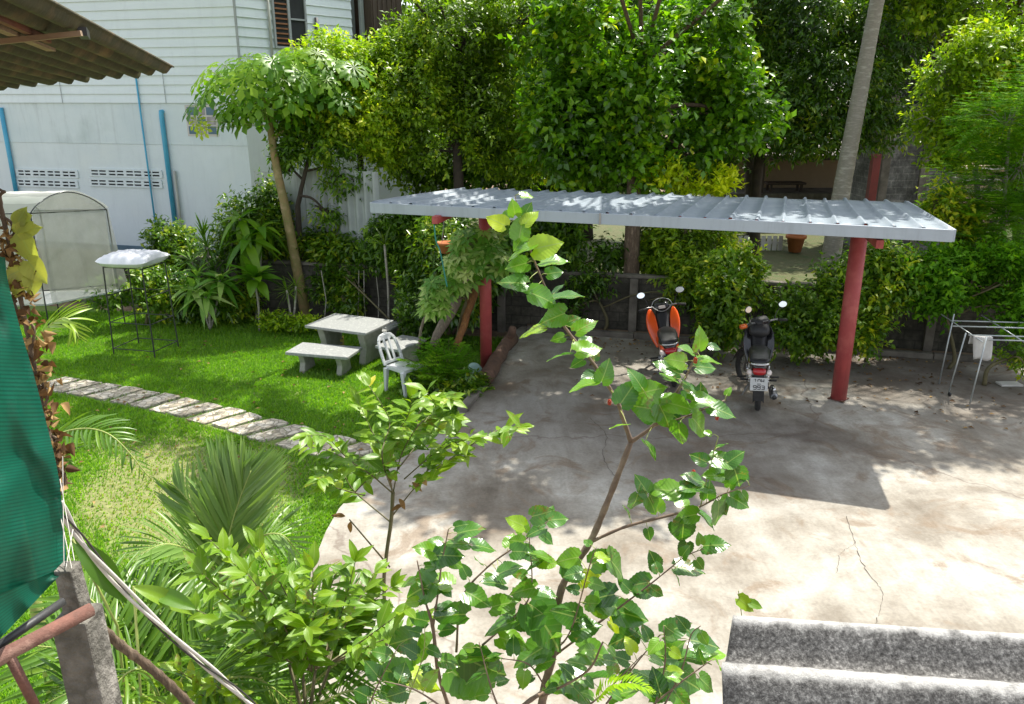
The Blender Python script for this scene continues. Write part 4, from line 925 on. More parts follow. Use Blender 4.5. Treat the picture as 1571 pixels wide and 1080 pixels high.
# ------------------------------------------------------------------ netted nursery tunnel
YG = 15.0
g0 = Q(48, 337, YG); g1 = Q(162, 312, YG + .55)        # front face top corners
gb0 = Q(75, 440, YG - .35); gb1 = Q(165, 425, YG + .45)
tun = thing("net_tunnel", "raised nursery tunnel with white film top and grey netting sides at the far left", "greenhouse", (g0.x, g0.y, LZ)); tl = tuple(tun.location)
zT = (g0.z + g1.z)/2; zB = LZ + .95
fd = Vector((g1.x-g0.x, g1.y-g0.y, 0)); FW = fd.length; fd.normalize(); bd = Vector((-1, .05, 0)).normalized()  # long axis goes left
bd = Vector((-math.cos(R(8)), -math.sin(R(8)), 0)); TL = 3.6
g0 = Vector((g0.x, g0.y, 0)); arch = .36
def tp(a, z, l): return g0 + fd*(FW*a) + bd*l + Vector((0, 0, z))
def archpt(a, l): return tp(a, zT + arch*math.sin(math.pi*a)**.8, l)
na = 14
for l in (0, 1.2, 2.4, 3.6):
    mb = MB(); pts = [tp(-.02, LZ + .15, l)] + [archpt(k/na, l) for k in range(na+1)] + [tp(1.02, LZ + .15, l)]; mb.tube(pts, .013, 6); mb.build("hoop", M['blackiron'], tun, smooth=False, local=tl)
mb = MB()
for a in (0, 1): mb.tube([tp(a, zT, 0), tp(a, zT, TL)], .012, 6)
mb.tube([tp(0, zT, 0), tp(1, zT, 0)], .013, 6)
mb.tube([tp(0, zB, 0), tp(1, zB, 0)], .012, 6); mb.build("cross_bar", M['blackiron'], tun, local=tl)
# film top
vs = []; uvs = []; nl = 16
for k in range(na+1):
    for j in range(nl+1):
        l = -.05 + (TL+.1)*j/nl; p = archpt(k/na, l); p = Vector((p.x, p.y, p.z + .02 + .015*math.sin(j*2.1 + k))); vs.append(tuple(p)); uvs.append((l, k/na*2))
F_ = [(k*(nl+1)+j, (k+1)*(nl+1)+j, (k+1)*(nl+1)+j+1, k*(nl+1)+j+1) for k in range(int(na*.55)) for j in range(nl)]
np_mesh("film_cover", vs, F_, M['whitefilm'], tun, uv=uvs, smooth=True, local=tl)
F2 = [(k*(nl+1)+j, (k+1)*(nl+1)+j, (k+1)*(nl+1)+j+1, k*(nl+1)+j+1) for k in range(int(na*.55), na) for j in range(nl)]
np_mesh("net_top", vs, F2, M['whitenet'], tun, uv=uvs, smooth=True, local=tl)
# end net and side net with folds
vs = []; uvs = []; nz = 14; nx = 22
for i in range(nx+1):
    for j in range(nz+1):
        a = i/nx; t = j/nz; zt_ = zT + arch*math.sin(math.pi*a)**.8 if 0 < a < 1 else zT
        z = zt_ + (zB - .28 + .22*a - zt_)*t
        q = tp(a*(1 + .10*t), z, -.03 - .05*t - .035*math.sin(a*17 + t*2)*t - .02*math.sin(a*43)*t)
        vs.append(tuple(q)); uvs.append((a*2, t*2))
F_ = [(i*(nz+1)+j, (i+1)*(nz+1)+j, (i+1)*(nz+1)+j+1, i*(nz+1)+j+1) for i in range(nx) for j in range(nz)]
np_mesh("end_net", vs, F_, M['whitenet'], tun, uv=uvs, smooth=True, local=tl)
vs = []; uvs = []; nx = 40
for i in range(nx+1):
    for j in range(nz+1):
        l = TL*i/nx; t = j/nz; z = zT + (zB - .28 - zT)*t
        q = tp(-.02 - .03*t + .03*math.sin(l*9 + t)*t, z, l); vs.append(tuple(q)); uvs.append((l, t*2))
F_ = [(i*(nz+1)+j, (i+1)*(nz+1)+j, (i+1)*(nz+1)+j+1, i*(nz+1)+j+1) for i in range(nx) for j in range(nz)]
np_mesh("side_net", vs, F_, M['whitenet'], tun, uv=uvs, smooth=True, local=tl)
vs2 = [(tuple(Vector(v) + fd*FW)) for v in vs]; np_mesh("side_net", vs2, F_, M['whitenet'], tun, uv=uvs, smooth=True, local=tl)
mb = MB(); q = [tp(-.02, zB-.26, -.05), tp(1.06, zB-.1, -.05), tp(1.06, zB-.1, TL), tp(-.02, zB-.26, TL)]
mb.add(q + [v - Vector((0,0,.03)) for v in q], [(0,1,2,3),(7,6,5,4),(0,4,5,1),(1,5,6,2),(2,6,7,3),(3,7,4,0)]); mb.build("net_floor", M['sheetwhite'], tun, local=tl)
# pipe lying near it
mb = MB(); mb.tube([Q(88, 468, 15.6), Q(127, 443, 15.9), Q(157, 442, 16.0)], .022, 8); tag(mb.build("bent_pipe", M['greypipe'], smooth=True), "thin bent grey pipe under the nursery tunnel's right end", "pipe")

# ------------------------------------------------------------------ clothes rack at the right
YR = 11.55
def rk(px, py, Y): return Q(px, py, Y)
rack = thing("clothes_rack", "galvanised folding clothes drying rack with a rag on it at the right edge", "drying rack", tuple(G(1471, 600))); rl = tuple(rack.location)
zr = Q(1486, 510, YR).z
rx = Vector((1, -.10, 0)).normalized()
A0 = G(1486, 514, zr)
ry = Vector((.10, 1, 0)).normalized()
def rr(x, y, z): p = A0 + rx*x + ry*y; return Vector((p.x, p.y, z))
for k, (y, z, x0) in enumerate(((-.16, zr - .02, .22), (0.0, zr, .0), (.30, zr + .05, -.12), (.62, zr + .05, -.02))):
    mb = MB(); mb.tube([rr(x0, y, z), rr(1.9, y, z)], .011, 8); mb.build("rail", M['rack'], rack, smooth=True, local=rl)
for x in (.02, .62, 1.2, 1.8):
    mb = MB(); mb.tube([rr(x - .12, .78, zr + .11), rr(x + .1, -.2, zr - .045)], .009, 8); mb.build("cross_tube", M['rack'], rack, smooth=True, local=rl)
for (xt, yt, xb, yb) in ((-.02, .05, -.12, .05), (.02, .62, -.06, .55), (.2, -.12, .06, -.28), (1.85, .05, 1.9, .05), (1.8, .62, 1.9, .6)):
    mb = MB(); mb.tube([rr(xt, yt, zr + (.16 if yt == .62 else .02)), rr(xb, yb, .005)], .011, 8); mb.build("leg", M['rack'], rack, smooth=True, local=rl)
mb = MB(); mb.lathe([(0, -.012), (.03, -.012), (.03, .012), (0, .012)], rr(-.12, .0, .03), 12, 'X'); mb.build("wheel", M['blackplastic'], rack, local=rl)
vs = []; 
for i in range(9):
    for j in range(13):
        a = i/8; t = j/12; over = abs(t - .3)
        q = rr(.03 + .26*a + .06*t, -.03 + (.05 if t < .3 else -.03) + .02*math.sin(a*9 + t*4), zr + .012 - over*.52 + .015*math.sin(a*7)*t); vs.append(tuple(q))
F_ = [(i*13+j, (i+1)*13+j, (i+1)*13+j+1, i*13+j+1) for i in range(8) for j in range(12)]
o = np_mesh("rag", vs, F_, M['cloth'], smooth=True); tag(o, "off white rag hanging over the near end of the clothes rack", "rag"); o.modifiers.new("s", 'SOLIDIFY').thickness = .006
c = G(1550, 592); mb = MB(); mb.box((c.x-.16, c.y-.04, 0.002), (c.x+.18, c.y+.14, .03)); tag(mb.build("floor_tile", M['whitewood'], bevel=.004), "thin pale tile lying on the concrete beyond the clothes rack", "tile")

# ------------------------------------------------------------------ near awning at top left
YA = 3.3
a0 = Q(268, 106, YA); aL = Q(-60, 137, YA - .25); 
root = thing("awning", "brown stained corrugated awning seen from below at the top left corner", "awning", tuple(a0)); al = tuple(root.location)
b0 = Q(60, -4, 1.75)                               # other end of the free side edge, nearer and higher
ev = aL - a0; ev_l = ev.length * 1.6; ev.normalize(); sv = b0 - a0; sv_l = sv.length*1.5; sv.normalize(); up = ev.cross(sv).normalized(); 
if up.z < 0: up = -up
pit = (20.5 / FPX) * 3.45; n = int(ev_l/pit*8); vs = []
for i in range(n+1):
    h = .5*pit*.42*math.sin(2*math.pi*i/8 + 1.2)
    for j in range(6):
        jag = (.03*math.sin(i*.21) + .02*math.sin(i*.53)) if j == 0 else 0
        vs.append(tuple(a0 + ev*(ev_l*i/n) + sv*(sv_l*j/5 + jag - (.0)) + up*h))
F_ = [(i*6+j, (i+1)*6+j, (i+1)*6+j+1, i*6+j+1) for i in range(n) for j in range(5)]
o = np_mesh("corrugated_sheet", vs, F_, M['awning'], root, smooth=True, local=al); o.modifiers.new("s", 'SOLIDIFY').thickness = .006
AP = lambda x, y, o=.035: on_plane(x, y, a0 - up*o, up)
mb = MB(); mb.bar(AP(-10, 38, .015) , AP(78, 74, .015), .022, .016); mb.build("rafter", M['timber'], root, local=al)
mb = MB(); mb.bar(AP(-10, 24, .015), AP(74, 62, .015), .014, .014); mb.build("batten", M['redtimber'], root, local=al)
mb = MB(); mb.bar(AP(-20, 66, .03), AP(125, 51, .03), .016, .012); mb.build("purlin", M['timber'], root, local=al)
mb = MB(); mb.bar(AP(126, 48, .02), AP(131, 54, .02), .02, .02); mb.build("bracket", M['blackiron'], root, local=al)

# ------------------------------------------------------------------ teal shade net on pipe frame at left edge
out = [(8, 395), (12, 430), (30, 500), (52, 575), (74, 660), (88, 720), (97, 790), (103, 868)]
net = thing("shade_net", "teal green shade net hanging at the left edge over the near railing", "shade net", tuple(Q(60, 940, 1.7)))
nlc = tuple(net.location)
sp_ = spline(out, 9); vs = []; uvs = []; nc = 44
for i, (x, y) in enumerate(sp_):
    t = i/(len(sp_)-1)
    for j in range(nc+1):
        s = j/nc; px = x + (-150 - x)*s
        py = y + (-30 + 150*t)*s * (.9 if t < .75 else .9) 
        Y = 2.0 - .75*s - .22*t + .03*math.sin(t*15 + s*9 + 2*math.sin(s*6)) * (.5 + s) + .010*math.sin(s*26 + t*5 + 1.5*math.sin(t*9)) + .006*math.sin(t*37 - s*11)
        vs.append(tuple(Q(px, py, Y))); uvs.append((s*1.2, t*1.6 + s*.1))
F_ = [(i*(nc+1)+j, (i+1)*(nc+1)+j, (i+1)*(nc+1)+j+1, i*(nc+1)+j+1) for i in range(len(sp_)-1) for j in range(nc)]
np_mesh("net_sheet", vs, F_, M['teal'], net, uv=uvs, smooth=True, local=nlc)
# gathered lower edge, pulled to the knot on the post
vs = []; uvs = []
for i in range(13):
    t = i/12
    for j in range(nc+1):
        s = j/nc; x0, y0 = 103 + (-150-103)*s, 868 + 120*.9*s
        x1 = 100 - 250*s; y1 = 874 + (1010 - 874)*min(1, s*1.5) + 60*s
        px = x0 + (x1-x0)*t; py = y0 + (y1-y0)*t
        Y = 1.78 - .75*s - .03*t + .025*math.sin(s*38 + t*3)*t*(s > .03)
        vs.append(tuple(Q(px, py, Y))); uvs.append((s*1.2, 1.6 + t*.2))
F_ = [(i*(nc+1)+j, (i+1)*(nc+1)+j, (i+1)*(nc+1)+j+1, i*(nc+1)+j+1) for i in range(12) for j in range(nc)]
np_mesh("net_hem", vs, F_, M['teal'], net, uv=uvs, smooth=True, local=nlc)
# weathered post
p_top = Q(108, 868, 1.72); 
root = thing("concrete_post", "weathered grey concrete post below the teal net at lower left", "post", (Q(125, 960, 1.72).x, Q(125, 960, 1.72).y, 0)); pl = tuple(root.location)
pt = Q(105, 872, 1.72); pm = Q(118, 940, 1.72); pb = Q(136, 1085, 1.72)
def prism_post(mb, pts, ws, d):
    vs = []
    for p, w in zip(pts, ws): vs += [(p.x-w/2, p.y-d/2, p.z), (p.x+w/2, p.y-d/2, p.z), (p.x+w/2, p.y+d/2, p.z), (p.x-w/2, p.y+d/2, p.z)]
    n = len(pts); fs = [(3,2,1,0), tuple(range((n-1)*4, n*4))]
    for i in range(n-1):
        for k in range(4): fs.append((i*4+k, i*4+(k+1) % 4, (i+1)*4+(k+1) % 4, (i+1)*4+k))
    mb.add(vs, fs)
s1 = 1/ppm(118, 940, 1.72)
mb = MB(); x0 = pm.x; prism_post(mb, [Vector((pm.x + .01, pm.y + .02, 0)), Vector((pm.x + .005, pm.y, pb.z)), Vector((x0, pm.y, pm.z))], [s1*57, s1*55, s1*53], .09); mb.build("post_shaft", M['oldpost'], root, bevel=.006, local=pl)
mb = MB(); prism_post(mb, [Vector((x0 - .004, pm.y + .012, pm.z + .001)), Vector((x0 - .01, pm.y + .012, pt.z))], [s1*30, s1*26], .05); mb.build("post_tongue", M['oldpost'], root, bevel=.004, local=pl)
q = Q(150, 1045, 1.67); mb = MB(); mb.loft([((q.x, q.y - .003, q.z), .017, .062), ((q.x + .002, q.y + .004, q.z), .019, .066)], 9, 2.6); pass
fr = thing("pipe_railing", "rusty pink steel pipe railing meeting the weathered post at lower left", "railing", tuple(Q(20, 1000, 1.55))); fl = tuple(fr.location)
mb = MB(); mb.tube([Q(-60, 1048, 1.40), Q(10, 1003, 1.5), Q(140, 935, 1.66)], .017, 12); mb.build("top_pipe", M['rust'], fr, smooth=True, local=fl)
mb = MB(); mb.tube([Q(14, 1005, 1.5), Q(60, 1095, 1.55)], .011, 10); mb.build("brace_pipe", M['rust'], fr, smooth=True, local=fl)
mb = MB(); mb.tube([Q(-60, 1030, 1.45), Q(98, 922, 1.66)], .010, 8); mb.build("net_batten", M['blackiron'], fr, smooth=True, local=fl)
mb = MB(); mb.tube([Q(-30, 1080, 2.3), Q(30, 1045, 2.3)], .03, 8); 
# wires: pale pair and dark twist
cab = thing("cable", "twisted pair of pale and dark cables sagging down to the bottom edge", "cable", tuple(Q(110, 805, 2.0))); cl = tuple(cab.location)
cpts = [(88, 770, 1.95), (112, 808, 2.0), (150, 858, 2.05), (215, 930, 2.12), (290, 1000, 2.2), (350, 1048, 2.27), (400, 1092, 2.32)]
base_ = [Vector(Q(*p)) for p in cpts]; bs = spline([tuple(p) for p in base_], 14)
for k, (m_, r_) in enumerate(((M['cable'], .0055), (M['cable'], .0055), (M['blackcable'], .003))):
    pts = []
    for i, p in enumerate(bs):
        a = i*.12 + k*2.09; pts.append(Vector(p) + Vector((math.cos(a), .3*math.sin(a), math.sin(a)))*.0095)
    mb = MB(); mb.tube(pts, r_, 7); mb.build("wire", m_, cab, smooth=True, local=cl)
# binding strings at the knot
mb = MB()
for a, b in (((96, 700), (98, 868)), ((88, 770), (110, 872)), ((112, 812), (101, 872)), ((92, 735), (114, 860))): mb.tube([Q(*a, 1.85), Q(*b, 1.7)], .0011, 5)
tag(mb.build("string", M['cable']), "loose pale strings tying the teal net to the post top", "string")
# ringed dark branch
mb = MB(); bp_ = spline([tuple(Q(150, 958, 2.1)), tuple(Q(185, 990, 2.15)), tuple(Q(225, 1020, 2.2)), tuple(Q(262, 1052, 2.25)), tuple(Q(300, 1090, 2.3))], 8)
mb.tube(bp_, [.014 + .003*(i % 4 == 0) for i in range(len(bp_))], 9); tag(mb.build("ringed_branch", M['bark'], smooth=True), "dark ringed stem slanting down right of the weathered post", "branch")

# ------------------------------------------------------------------ near fibre cement roof at lower right
c0 = G(1124, 948, 2.9); c1 = G(1571, 977, 2.9); d_ = (c1-c0).normalized(); pn = Vector((d_.y, -d_.x, 0)); 
if pn.y > 0: pn = -pn
e0 = G(1100, 1012, 2.9); pw = abs((e0-c0).dot(pn)); 
root = thing("fibre_cement_roof", "old grey corrugated fibre cement roof at the lower right corner", "roof", tuple(c0)); rl2 = tuple(root.location)
nw = 5; k8 = 16; vs = []; fuv = []; nL = 40
for i in range(int(nw*k8)+1):
    ph = i/k8; off_ = -.12 if ph < .0 else 0
    y = pw*ph; h = .034*math.cos(2*math.pi*ph) - .03
    for j in range(nL+1):
        l = 3.2*j/nL; st_ = (-.055*min(1, ph/1.0))*1 - .0
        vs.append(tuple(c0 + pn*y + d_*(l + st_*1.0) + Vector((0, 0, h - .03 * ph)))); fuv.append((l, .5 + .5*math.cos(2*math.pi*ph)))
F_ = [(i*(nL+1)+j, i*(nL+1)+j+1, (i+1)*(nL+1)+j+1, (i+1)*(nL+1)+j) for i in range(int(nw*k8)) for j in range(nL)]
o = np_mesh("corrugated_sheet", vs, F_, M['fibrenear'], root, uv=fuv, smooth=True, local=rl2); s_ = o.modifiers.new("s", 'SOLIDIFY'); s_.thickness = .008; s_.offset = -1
mb = MB(); mb.bar(c0 + pn*.2 + d_*.4 - Vector((0,0,.12)), c0 + pn*1.2 + d_*.4 - Vector((0,0,.15)), .05, .08); mb.build("purlin", M['timber'], root, local=rl2)
# ------------------------------------------------------------------ foliage tools
def nrm(a): return a / np.maximum(np.linalg.norm(a, axis=-1, keepdims=True), 1e-9)
def t_lo(w=.5, fold=.10, droop=.10):
    v = np.array([(0,0,0), (.42,-w/2,fold), (1,0,-droop), (.45,0,0), (.42,w/2,fold)], float)
    f = np.array([(0,1,2,3), (0,3,2,4)]); uv = np.array([(0,.5), (.42,0), (1,.5), (.45,.5), (.42,1)]); return v, f, uv
def t_near(w=.6, kind='oval', n=9, droop=.22, fold=.10, serr=0.0, wave=.02):
    vs = []; uvs = []; S = (-1, -.5, 0, .5, 1)
    for i in range(n+1):
        t = i/n
        if kind == 'heart':
            x0 = t; wd = (math.sin(math.pi*min(1, (t*.93+.07))**.62)) ** .8 * .5 * w * (1 if t < .75 else (1-t)/.25*.45 + .55)
            if t >= .999: wd = 0
        elif kind == 'lance': wd = math.sin(math.pi*min(1, t*.97 + .015)**.85) * .5*w
        else: wd = math.sin(math.pi*min(1, t*.98 + .01)**.75) * .5*w
        if i == n: wd = 0.001
        if i == 0: wd = .02 if kind != 'heart' else .16*w
        for s in S:
            ww = wd * (1 + (serr if i % 2 else -serr) * (abs(s) == 1))
            back = -.16*abs(s)**1.5 * (1-t)**3 if kind == 'heart' else 0
            z = fold*abs(s)*ww*2 - droop*t*t + wave*math.sin(t*11 + s*2.5)*abs(s)
            vs.append((t + back - .0, s*ww, z)); uvs.append((t, .5 + s*.5*ww/max(.001, .5*w)*.98))
    f = [(i*5+j, (i+1)*5+j, (i+1)*5+j+1, i*5+j+1) for i in range(n) for j in range(4)]
    return np.array(vs, float), np.array(f)[:, ::-1], np.array(uvs, float)
def t_blade(w=.06, n=4, droop=.25):
    vs = []; uvs = []
    for i in range(n+1):
        t = i/n; ww = w*.5*(math.sin(math.pi*(.12 + .80*t)) if i < n else .05)
        vs += [(t*(1-.1*droop*t), -ww, -droop*t*t + ww*.4), (t*(1-.1*droop*t), 0, -droop*t*t), (t*(1-.1*droop*t), ww, -droop*t*t + ww*.4)]; uvs += [(t, 0), (t, .5), (t, 1)]
    f = [(i*3+j, i*3+j+1, (i+1)*3+j+1, (i+1)*3+j) for i in range(n) for j in range(2)]
    return np.array(vs, float), np.array(f), np.array(uvs, float)
def t_palmate(lobes=9, cut=.45):
    vs = [(0,0,0)]; f = []; uv = [(0,.5)]
    for k in range(lobes):
        a = math.radians(-150 + 300*k/(lobes-1)); r = .62 + .38*math.cos(a/1.7); da = math.radians(13)
        b = len(vs)
        for (rr, aa, z) in ((r*.38, a-da*.5, .02), (r*.58, a-da*1.45, -.01), (r*.58, a-da*.35, .0), (r*.85, a-da*.95, -.06), (r*1.05, a, -.18), (r*.85, a+da*.95, -.06), (r*.58, a+da*.35, .0), (r*.58, a+da*1.45, -.01), (r*.38, a+da*.5, .02), (r*.48, a, -.03), (r*.76, a, -.08)):
            vs.append((rr*math.cos(aa), rr*math.sin(aa), z)); uv.append((rr, .5 + .1*math.sin(aa-a)))
        f += [(0, b, b+9, b+8), (b, b+1, b+2, b+9), (b+9, b+6, b+7, b+8), (b+9, b+2, b+10, b+6), (b+2, b+3, b+4, b+10), (b+10, b+4, b+5, b+6)]
    return np.array(vs, float), np.array(f), np.array(uv, float)
def place(tmpl, P, D, N, S):
    v, f, uv = tmpl; P = np.asarray(P, float).reshape(-1, 3); n = len(P)
    D = nrm(np.asarray(D, float).reshape(-1, 3)); N = np.asarray(N, float).reshape(-1, 3)
    N = nrm(N - D*np.sum(N*D, 1, keepdims=True)); Y_ = np.cross(N, D); S = np.broadcast_to(np.asarray(S, float), (n,))
    V = P[:, None] + (v[None, :, 0:1]*D[:, None] + v[None, :, 1:2]*Y_[:, None] + v[None, :, 2:3]*N[:, None])*S[:, None, None]
    F = f[None] + (np.arange(n)*len(v))[:, None, None]
    return V.reshape(-1, 3), F.reshape(-1, f.shape[1]), np.tile(uv, (n, 1)), len(f)
class Fol:                                # collects leaves of one template
    def __init__(s, tmpl): s.t = tmpl; s.P = []; s.D = []; s.N = []; s.S = []; s.c = []
    def add(s, P, D, N, S, c):
        n = len(P); s.P.append(np.asarray(P, float)); s.D.append(np.asarray(D, float)); s.N.append(np.asarray(N, float))
        s.S.append(np.broadcast_to(np.asarray(S, float), (n,)).copy()); s.c.append(np.broadcast_to(np.asarray(c, float), (n,)).copy())
    def one(s, p, d, n, sz, c): s.add([tuple(p)], [tuple(d)], [tuple(n)], sz, c)
    def build(s, name, m, parent, local=None, smooth=False):
        V, F, uv, k = place(s.t, np.concatenate(s.P), np.concatenate(s.D), np.concatenate(s.N), np.concatenate(s.S))
        return np_mesh(name, V, F, m, parent, val=np.repeat(np.clip(np.concatenate(s.c), 0, 1), k), uv=uv, local=local, smooth=smooth)
PH = rng.uniform(0, 6.28, (6, 3)); KV = rng.normal(0, 1, (6, 3))
def clump(P, f=1.6):
    r = np.zeros(len(P))
    for i in range(6): r += np.sin(P @ (KV[i]*f) + PH[i, 0])
    return r/6
def crown(fol, blobs, ntw, per=11, size=.12, tw=.45, droop=.35, outer=.55, cull=-.22, upb=.25, rg=rng, cmean=.42, cf=1.6, nup=.8, bottom=-1.0):
    """twigs through the crown's volume, leaves spiralling along each; returns twig points"""
    Wt = np.array([b[3]*b[4]*b[5] for b in blobs]) ** .75; Wt /= Wt.sum(); tips = []
    for (cx, cy, cz, ax, ay, az), w in zip(blobs, Wt):
        n = int(ntw*w*1.3); u = nrm(rg.normal(0, 1, (n, 3))); u[:, 2] = np.where(u[:, 2] < bottom, -u[:, 2], u[:, 2])
        r = (outer + (1-outer)*rg.random(n)**.6)*np.where(rg.random(n) < .10, rg.uniform(1.05, 1.30, n), 1); lump = 1 + .42*clump(u + np.array([cx, cy, cz]), 3.0)
        P = np.array([cx, cy, cz]) + u*(r*lump)[:, None]*np.array([ax, ay, az])
        k = clump(P, cf) > cull
        if k.sum() < max(4, n*.3): k = rg.random(n) < .6
        P = P[k]; u = u[k]; n = len(P)
        if n == 0: continue
        T = nrm(u*.8 + rg.normal(0, .55, (n, 3)) + np.array([0, 0, upb])); base = rg.random(n)*.6 + (clump(P, 2.3)*.34 + .12)
        tips.append(P)
        for j in range(per):
            s = (j/per - .35)*tw
            pos = P + T*s + rg.normal(0, .015, (n, 3)); side = nrm(np.cross(T, nrm(rg.normal(0, 1, (n, 3)))))
            D = nrm(T*(.35 + .5*j/per) + side*.85 + np.array([0, 0, -droop])*rg.uniform(.4, 1.4, (n, 1)))
            N = nrm(np.array([0, 0, 1.0])*nup + u*.45 + rg.normal(0, .38, (n, 3)))
            c = base + (cmean - .45) + rg.normal(0, .10, n) + .16*(j/per)
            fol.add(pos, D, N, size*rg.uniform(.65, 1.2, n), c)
    return np.concatenate(tips)
def limbs(mb, trunk, blobs, tips, r_tip=.012, nsub=10, r0=None):
    """trunk: spline list of (x,y,z,r). limbs from the trunk's upper part into every blob, then twigs"""
    sp = spline(trunk, 6); mb.tube([p[:3] for p in sp], [p[3] for p in sp], 9, wob=.12); N = len(sp)
    for b in blobs:
        c = Vector(b[:3]); best = min(range(N//3, N), key=lambda i: (Vector(sp[i][:3]) - c).length + abs(i - N*.7)*.04)
        s = Vector(sp[best][:3]); rr = sp[best][3]*.62; mid = s.lerp(c, .5) + Vector((rnd.uniform(-.2, .2), rnd.uniform(-.2, .2), .15))
        mb.tube([q[:3] for q in spline([tuple(s), tuple(mid), tuple(c)], 5)], [rr + (r_tip*1.8 - rr)*k/10 for k in range(11)], 6, wob=.1)
        near = tips[np.argsort(np.linalg.norm((tips - np.array(b[:3]))/np.array(b[3:6]), axis=1) + rng.random(len(tips))*.8)[:nsub*3]]
        for k in range(min(nsub, len(near))):
            e = Vector(near[k*3 % len(near)]); m2 = c.lerp(e, .5) + Vector((0, 0, .08)); st = s.lerp(c, rnd.uniform(.5, 1.0))
            mb.tube([tuple(st), tuple(m2), tuple(e)], [r_tip*1.6, r_tip*1.2, r_tip*.5], 4)
def Bp(px, py, Y, rx, ry, rY=None):        # blob given by where it stands (pixel, depth) and its radii in pixels
    p = Q(px, py, Y); k = ppm(px, py, Y); return (p.x, p.y, p.z, rx/k, (rY if rY else (rx+ry)/2/k), ry/k)
def Tq(*pts):                              # trunk points (px, py, Y, r)
    return [tuple(Q(a, b, c)) + (r,) for a, b, c, r in pts]
def tree(name, label, cat, trunk, blobs, ntw, leaf, tmpl, bark, group=None, nsub=9, r_tip=.012, **kw):
    base = trunk[0]; root = thing(name, label, cat, base[:3], 0, group); lc = tuple(root.location)
    fol = Fol(tmpl); tips = crown(fol, blobs, ntw, **kw); fol.build("crown", L[leaf], root, lc)
    mb = MB(); limbs(mb, trunk, blobs, tips, r_tip, nsub); mb.build("trunk", M[bark], root, smooth=True, local=lc)
    return root
LO = t_lo(); LOn = t_lo(.36, .08, .14); LOr = t_lo(.62, .10, .08)
def gz(px, Y, z=-.06): p = Q(px, 400, Y); return (p.x, Y, z)

# ------------------------------------------------------------------ trees behind the wall
tree("broadleaf_tree", "large broad leaved green tree directly above the middle of the shelter roof", "tree",
     [gz(972, 15.2) + (.17,), tuple(Q(970, 360, 15.3)) + (.15,), tuple(Q(975, 240, 15.8)) + (.12,), tuple(Q(985, 100, 16.4)) + (.07,)],
     [Bp(900, 60, 16.8, 105, 85), Bp(1000, 150, 16.0, 100, 90), Bp(1085, 75, 16.8, 95, 80), Bp(1125, 175, 16.2, 62, 60), Bp(880, 190, 16.2, 85, 75), Bp(960, 235, 15.9, 90, 45), Bp(1060, 235, 15.9, 60, 40), (2.9, 12.5, 8.5, 1.9, 1.2, .7), (6.0, 13.7, 8.1, 1.9, 1.1, .6), (.3, 13.3, 8.1, 1.8, 1.2, .7), (2.5, 15.4, 8.3, 1.8, 1.1, .7)],
     5600, 'big', LOr, 'bark', size=.172, tw=.55, per=10, cull=-.30, cmean=.40, droop=.30)
tree("guava_tree", "mid green small leaved tree between the yellow green tree and the broad leaved tree", "tree",
     [gz(706, 17.0) + (.12,), tuple(Q(704, 290, 17.0)) + (.11,), tuple(Q(700, 200, 17.4)) + (.08,), tuple(Q(705, 80, 17.8)) + (.05,)],
     [Bp(700, 60, 18, 95, 80), Bp(790, 120, 18, 50, 90), Bp(805, 30, 17.6, 55, 60), Bp(800, 230, 17.4, 50, 50), Bp(620, 90, 18, 40, 60), Bp(655, 160, 17.4, 75, 80), Bp(735, 165, 17.6, 75, 75), Bp(690, 235, 17.2, 80, 40), Bp(770, 50, 18.2, 70, 70), (-2.2, 14.7, 8.2, 1.8, 1.2, .7), (-4.7, 16.2, 8.2, 1.6, 1.1, .7)],
     5200, 'olive', LO, 'darkbark', size=.115, per=11, cull=-.26, cmean=.40)
tree("yellow_green_tree", "bright yellow green tree in front of the house's brown timber bay, beside the papaya", "tree",
     [gz(560, 17.6) + (.09,), tuple(Q(556, 320, 17.6)) + (.08,), tuple(Q(552, 230, 17.4)) + (.06,), tuple(Q(548, 130, 17.4)) + (.04,)],
     [Bp(505, 92, 17.6, 48, 34), Bp(560, 115, 17.6, 60, 45), Bp(600, 100, 17.8, 40, 42), Bp(545, 175, 17.3, 70, 48), Bp(600, 190, 17.3, 46, 56), Bp(590, 235, 17.2, 26, 24)],
     1900, 'lime', LO, 'darkbark', size=.11, per=11, cull=-.2, cmean=.42)
tree("forked_tree", "thin dark forked tree with loose green leaves right beside the papaya trunk", "tree",
     [gz(462, 16.9) + (.07,), tuple(Q(458, 340, 16.9)) + (.06,), tuple(Q(460, 300, 16.9)) + (.05,), tuple(Q(480, 220, 17.0)) + (.03,)],
     [Bp(500, 215, 17.0, 56, 34), Bp(440, 210, 17.0, 40, 36), Bp(535, 276, 16.9, 34, 20), Bp(505, 330, 16.8, 22, 14), Bp(425, 250, 17, 26, 16), Bp(475, 160, 17.1, 60, 40)],
     700, 'mid', LOn, 'darkbark', size=.14, per=9, cull=-.15, cmean=.42, droop=.5)
tree("mango_tree", "dark glossy drooping leaved tree behind the leaning coconut trunk", "tree",
     [gz(1160, 19.6) + (.15,), tuple(Q(1160, 290, 19.6)) + (.13,), tuple(Q(1175, 200, 19.6)) + (.10,), tuple(Q(1220, 60, 20)) + (.07,)],
     [Bp(1225, 40, 20, 95, 70), Bp(1270, 140, 19.2, 105, 70), Bp(1190, 165, 19.2, 65, 60), Bp(1350, 60, 19.8, 75, 80), Bp(1345, 185, 18.6, 50, 40), Bp(1160, 30, 20, 80, 70), Bp(1250, 205, 19.0, 90, 34), Bp(1280, -50, 20.5, 130, 60)],
     3700, 'dark', LOn, 'darkbark', size=.155, per=10, cull=-.35, cmean=.44, droop=.75, nup=.5)
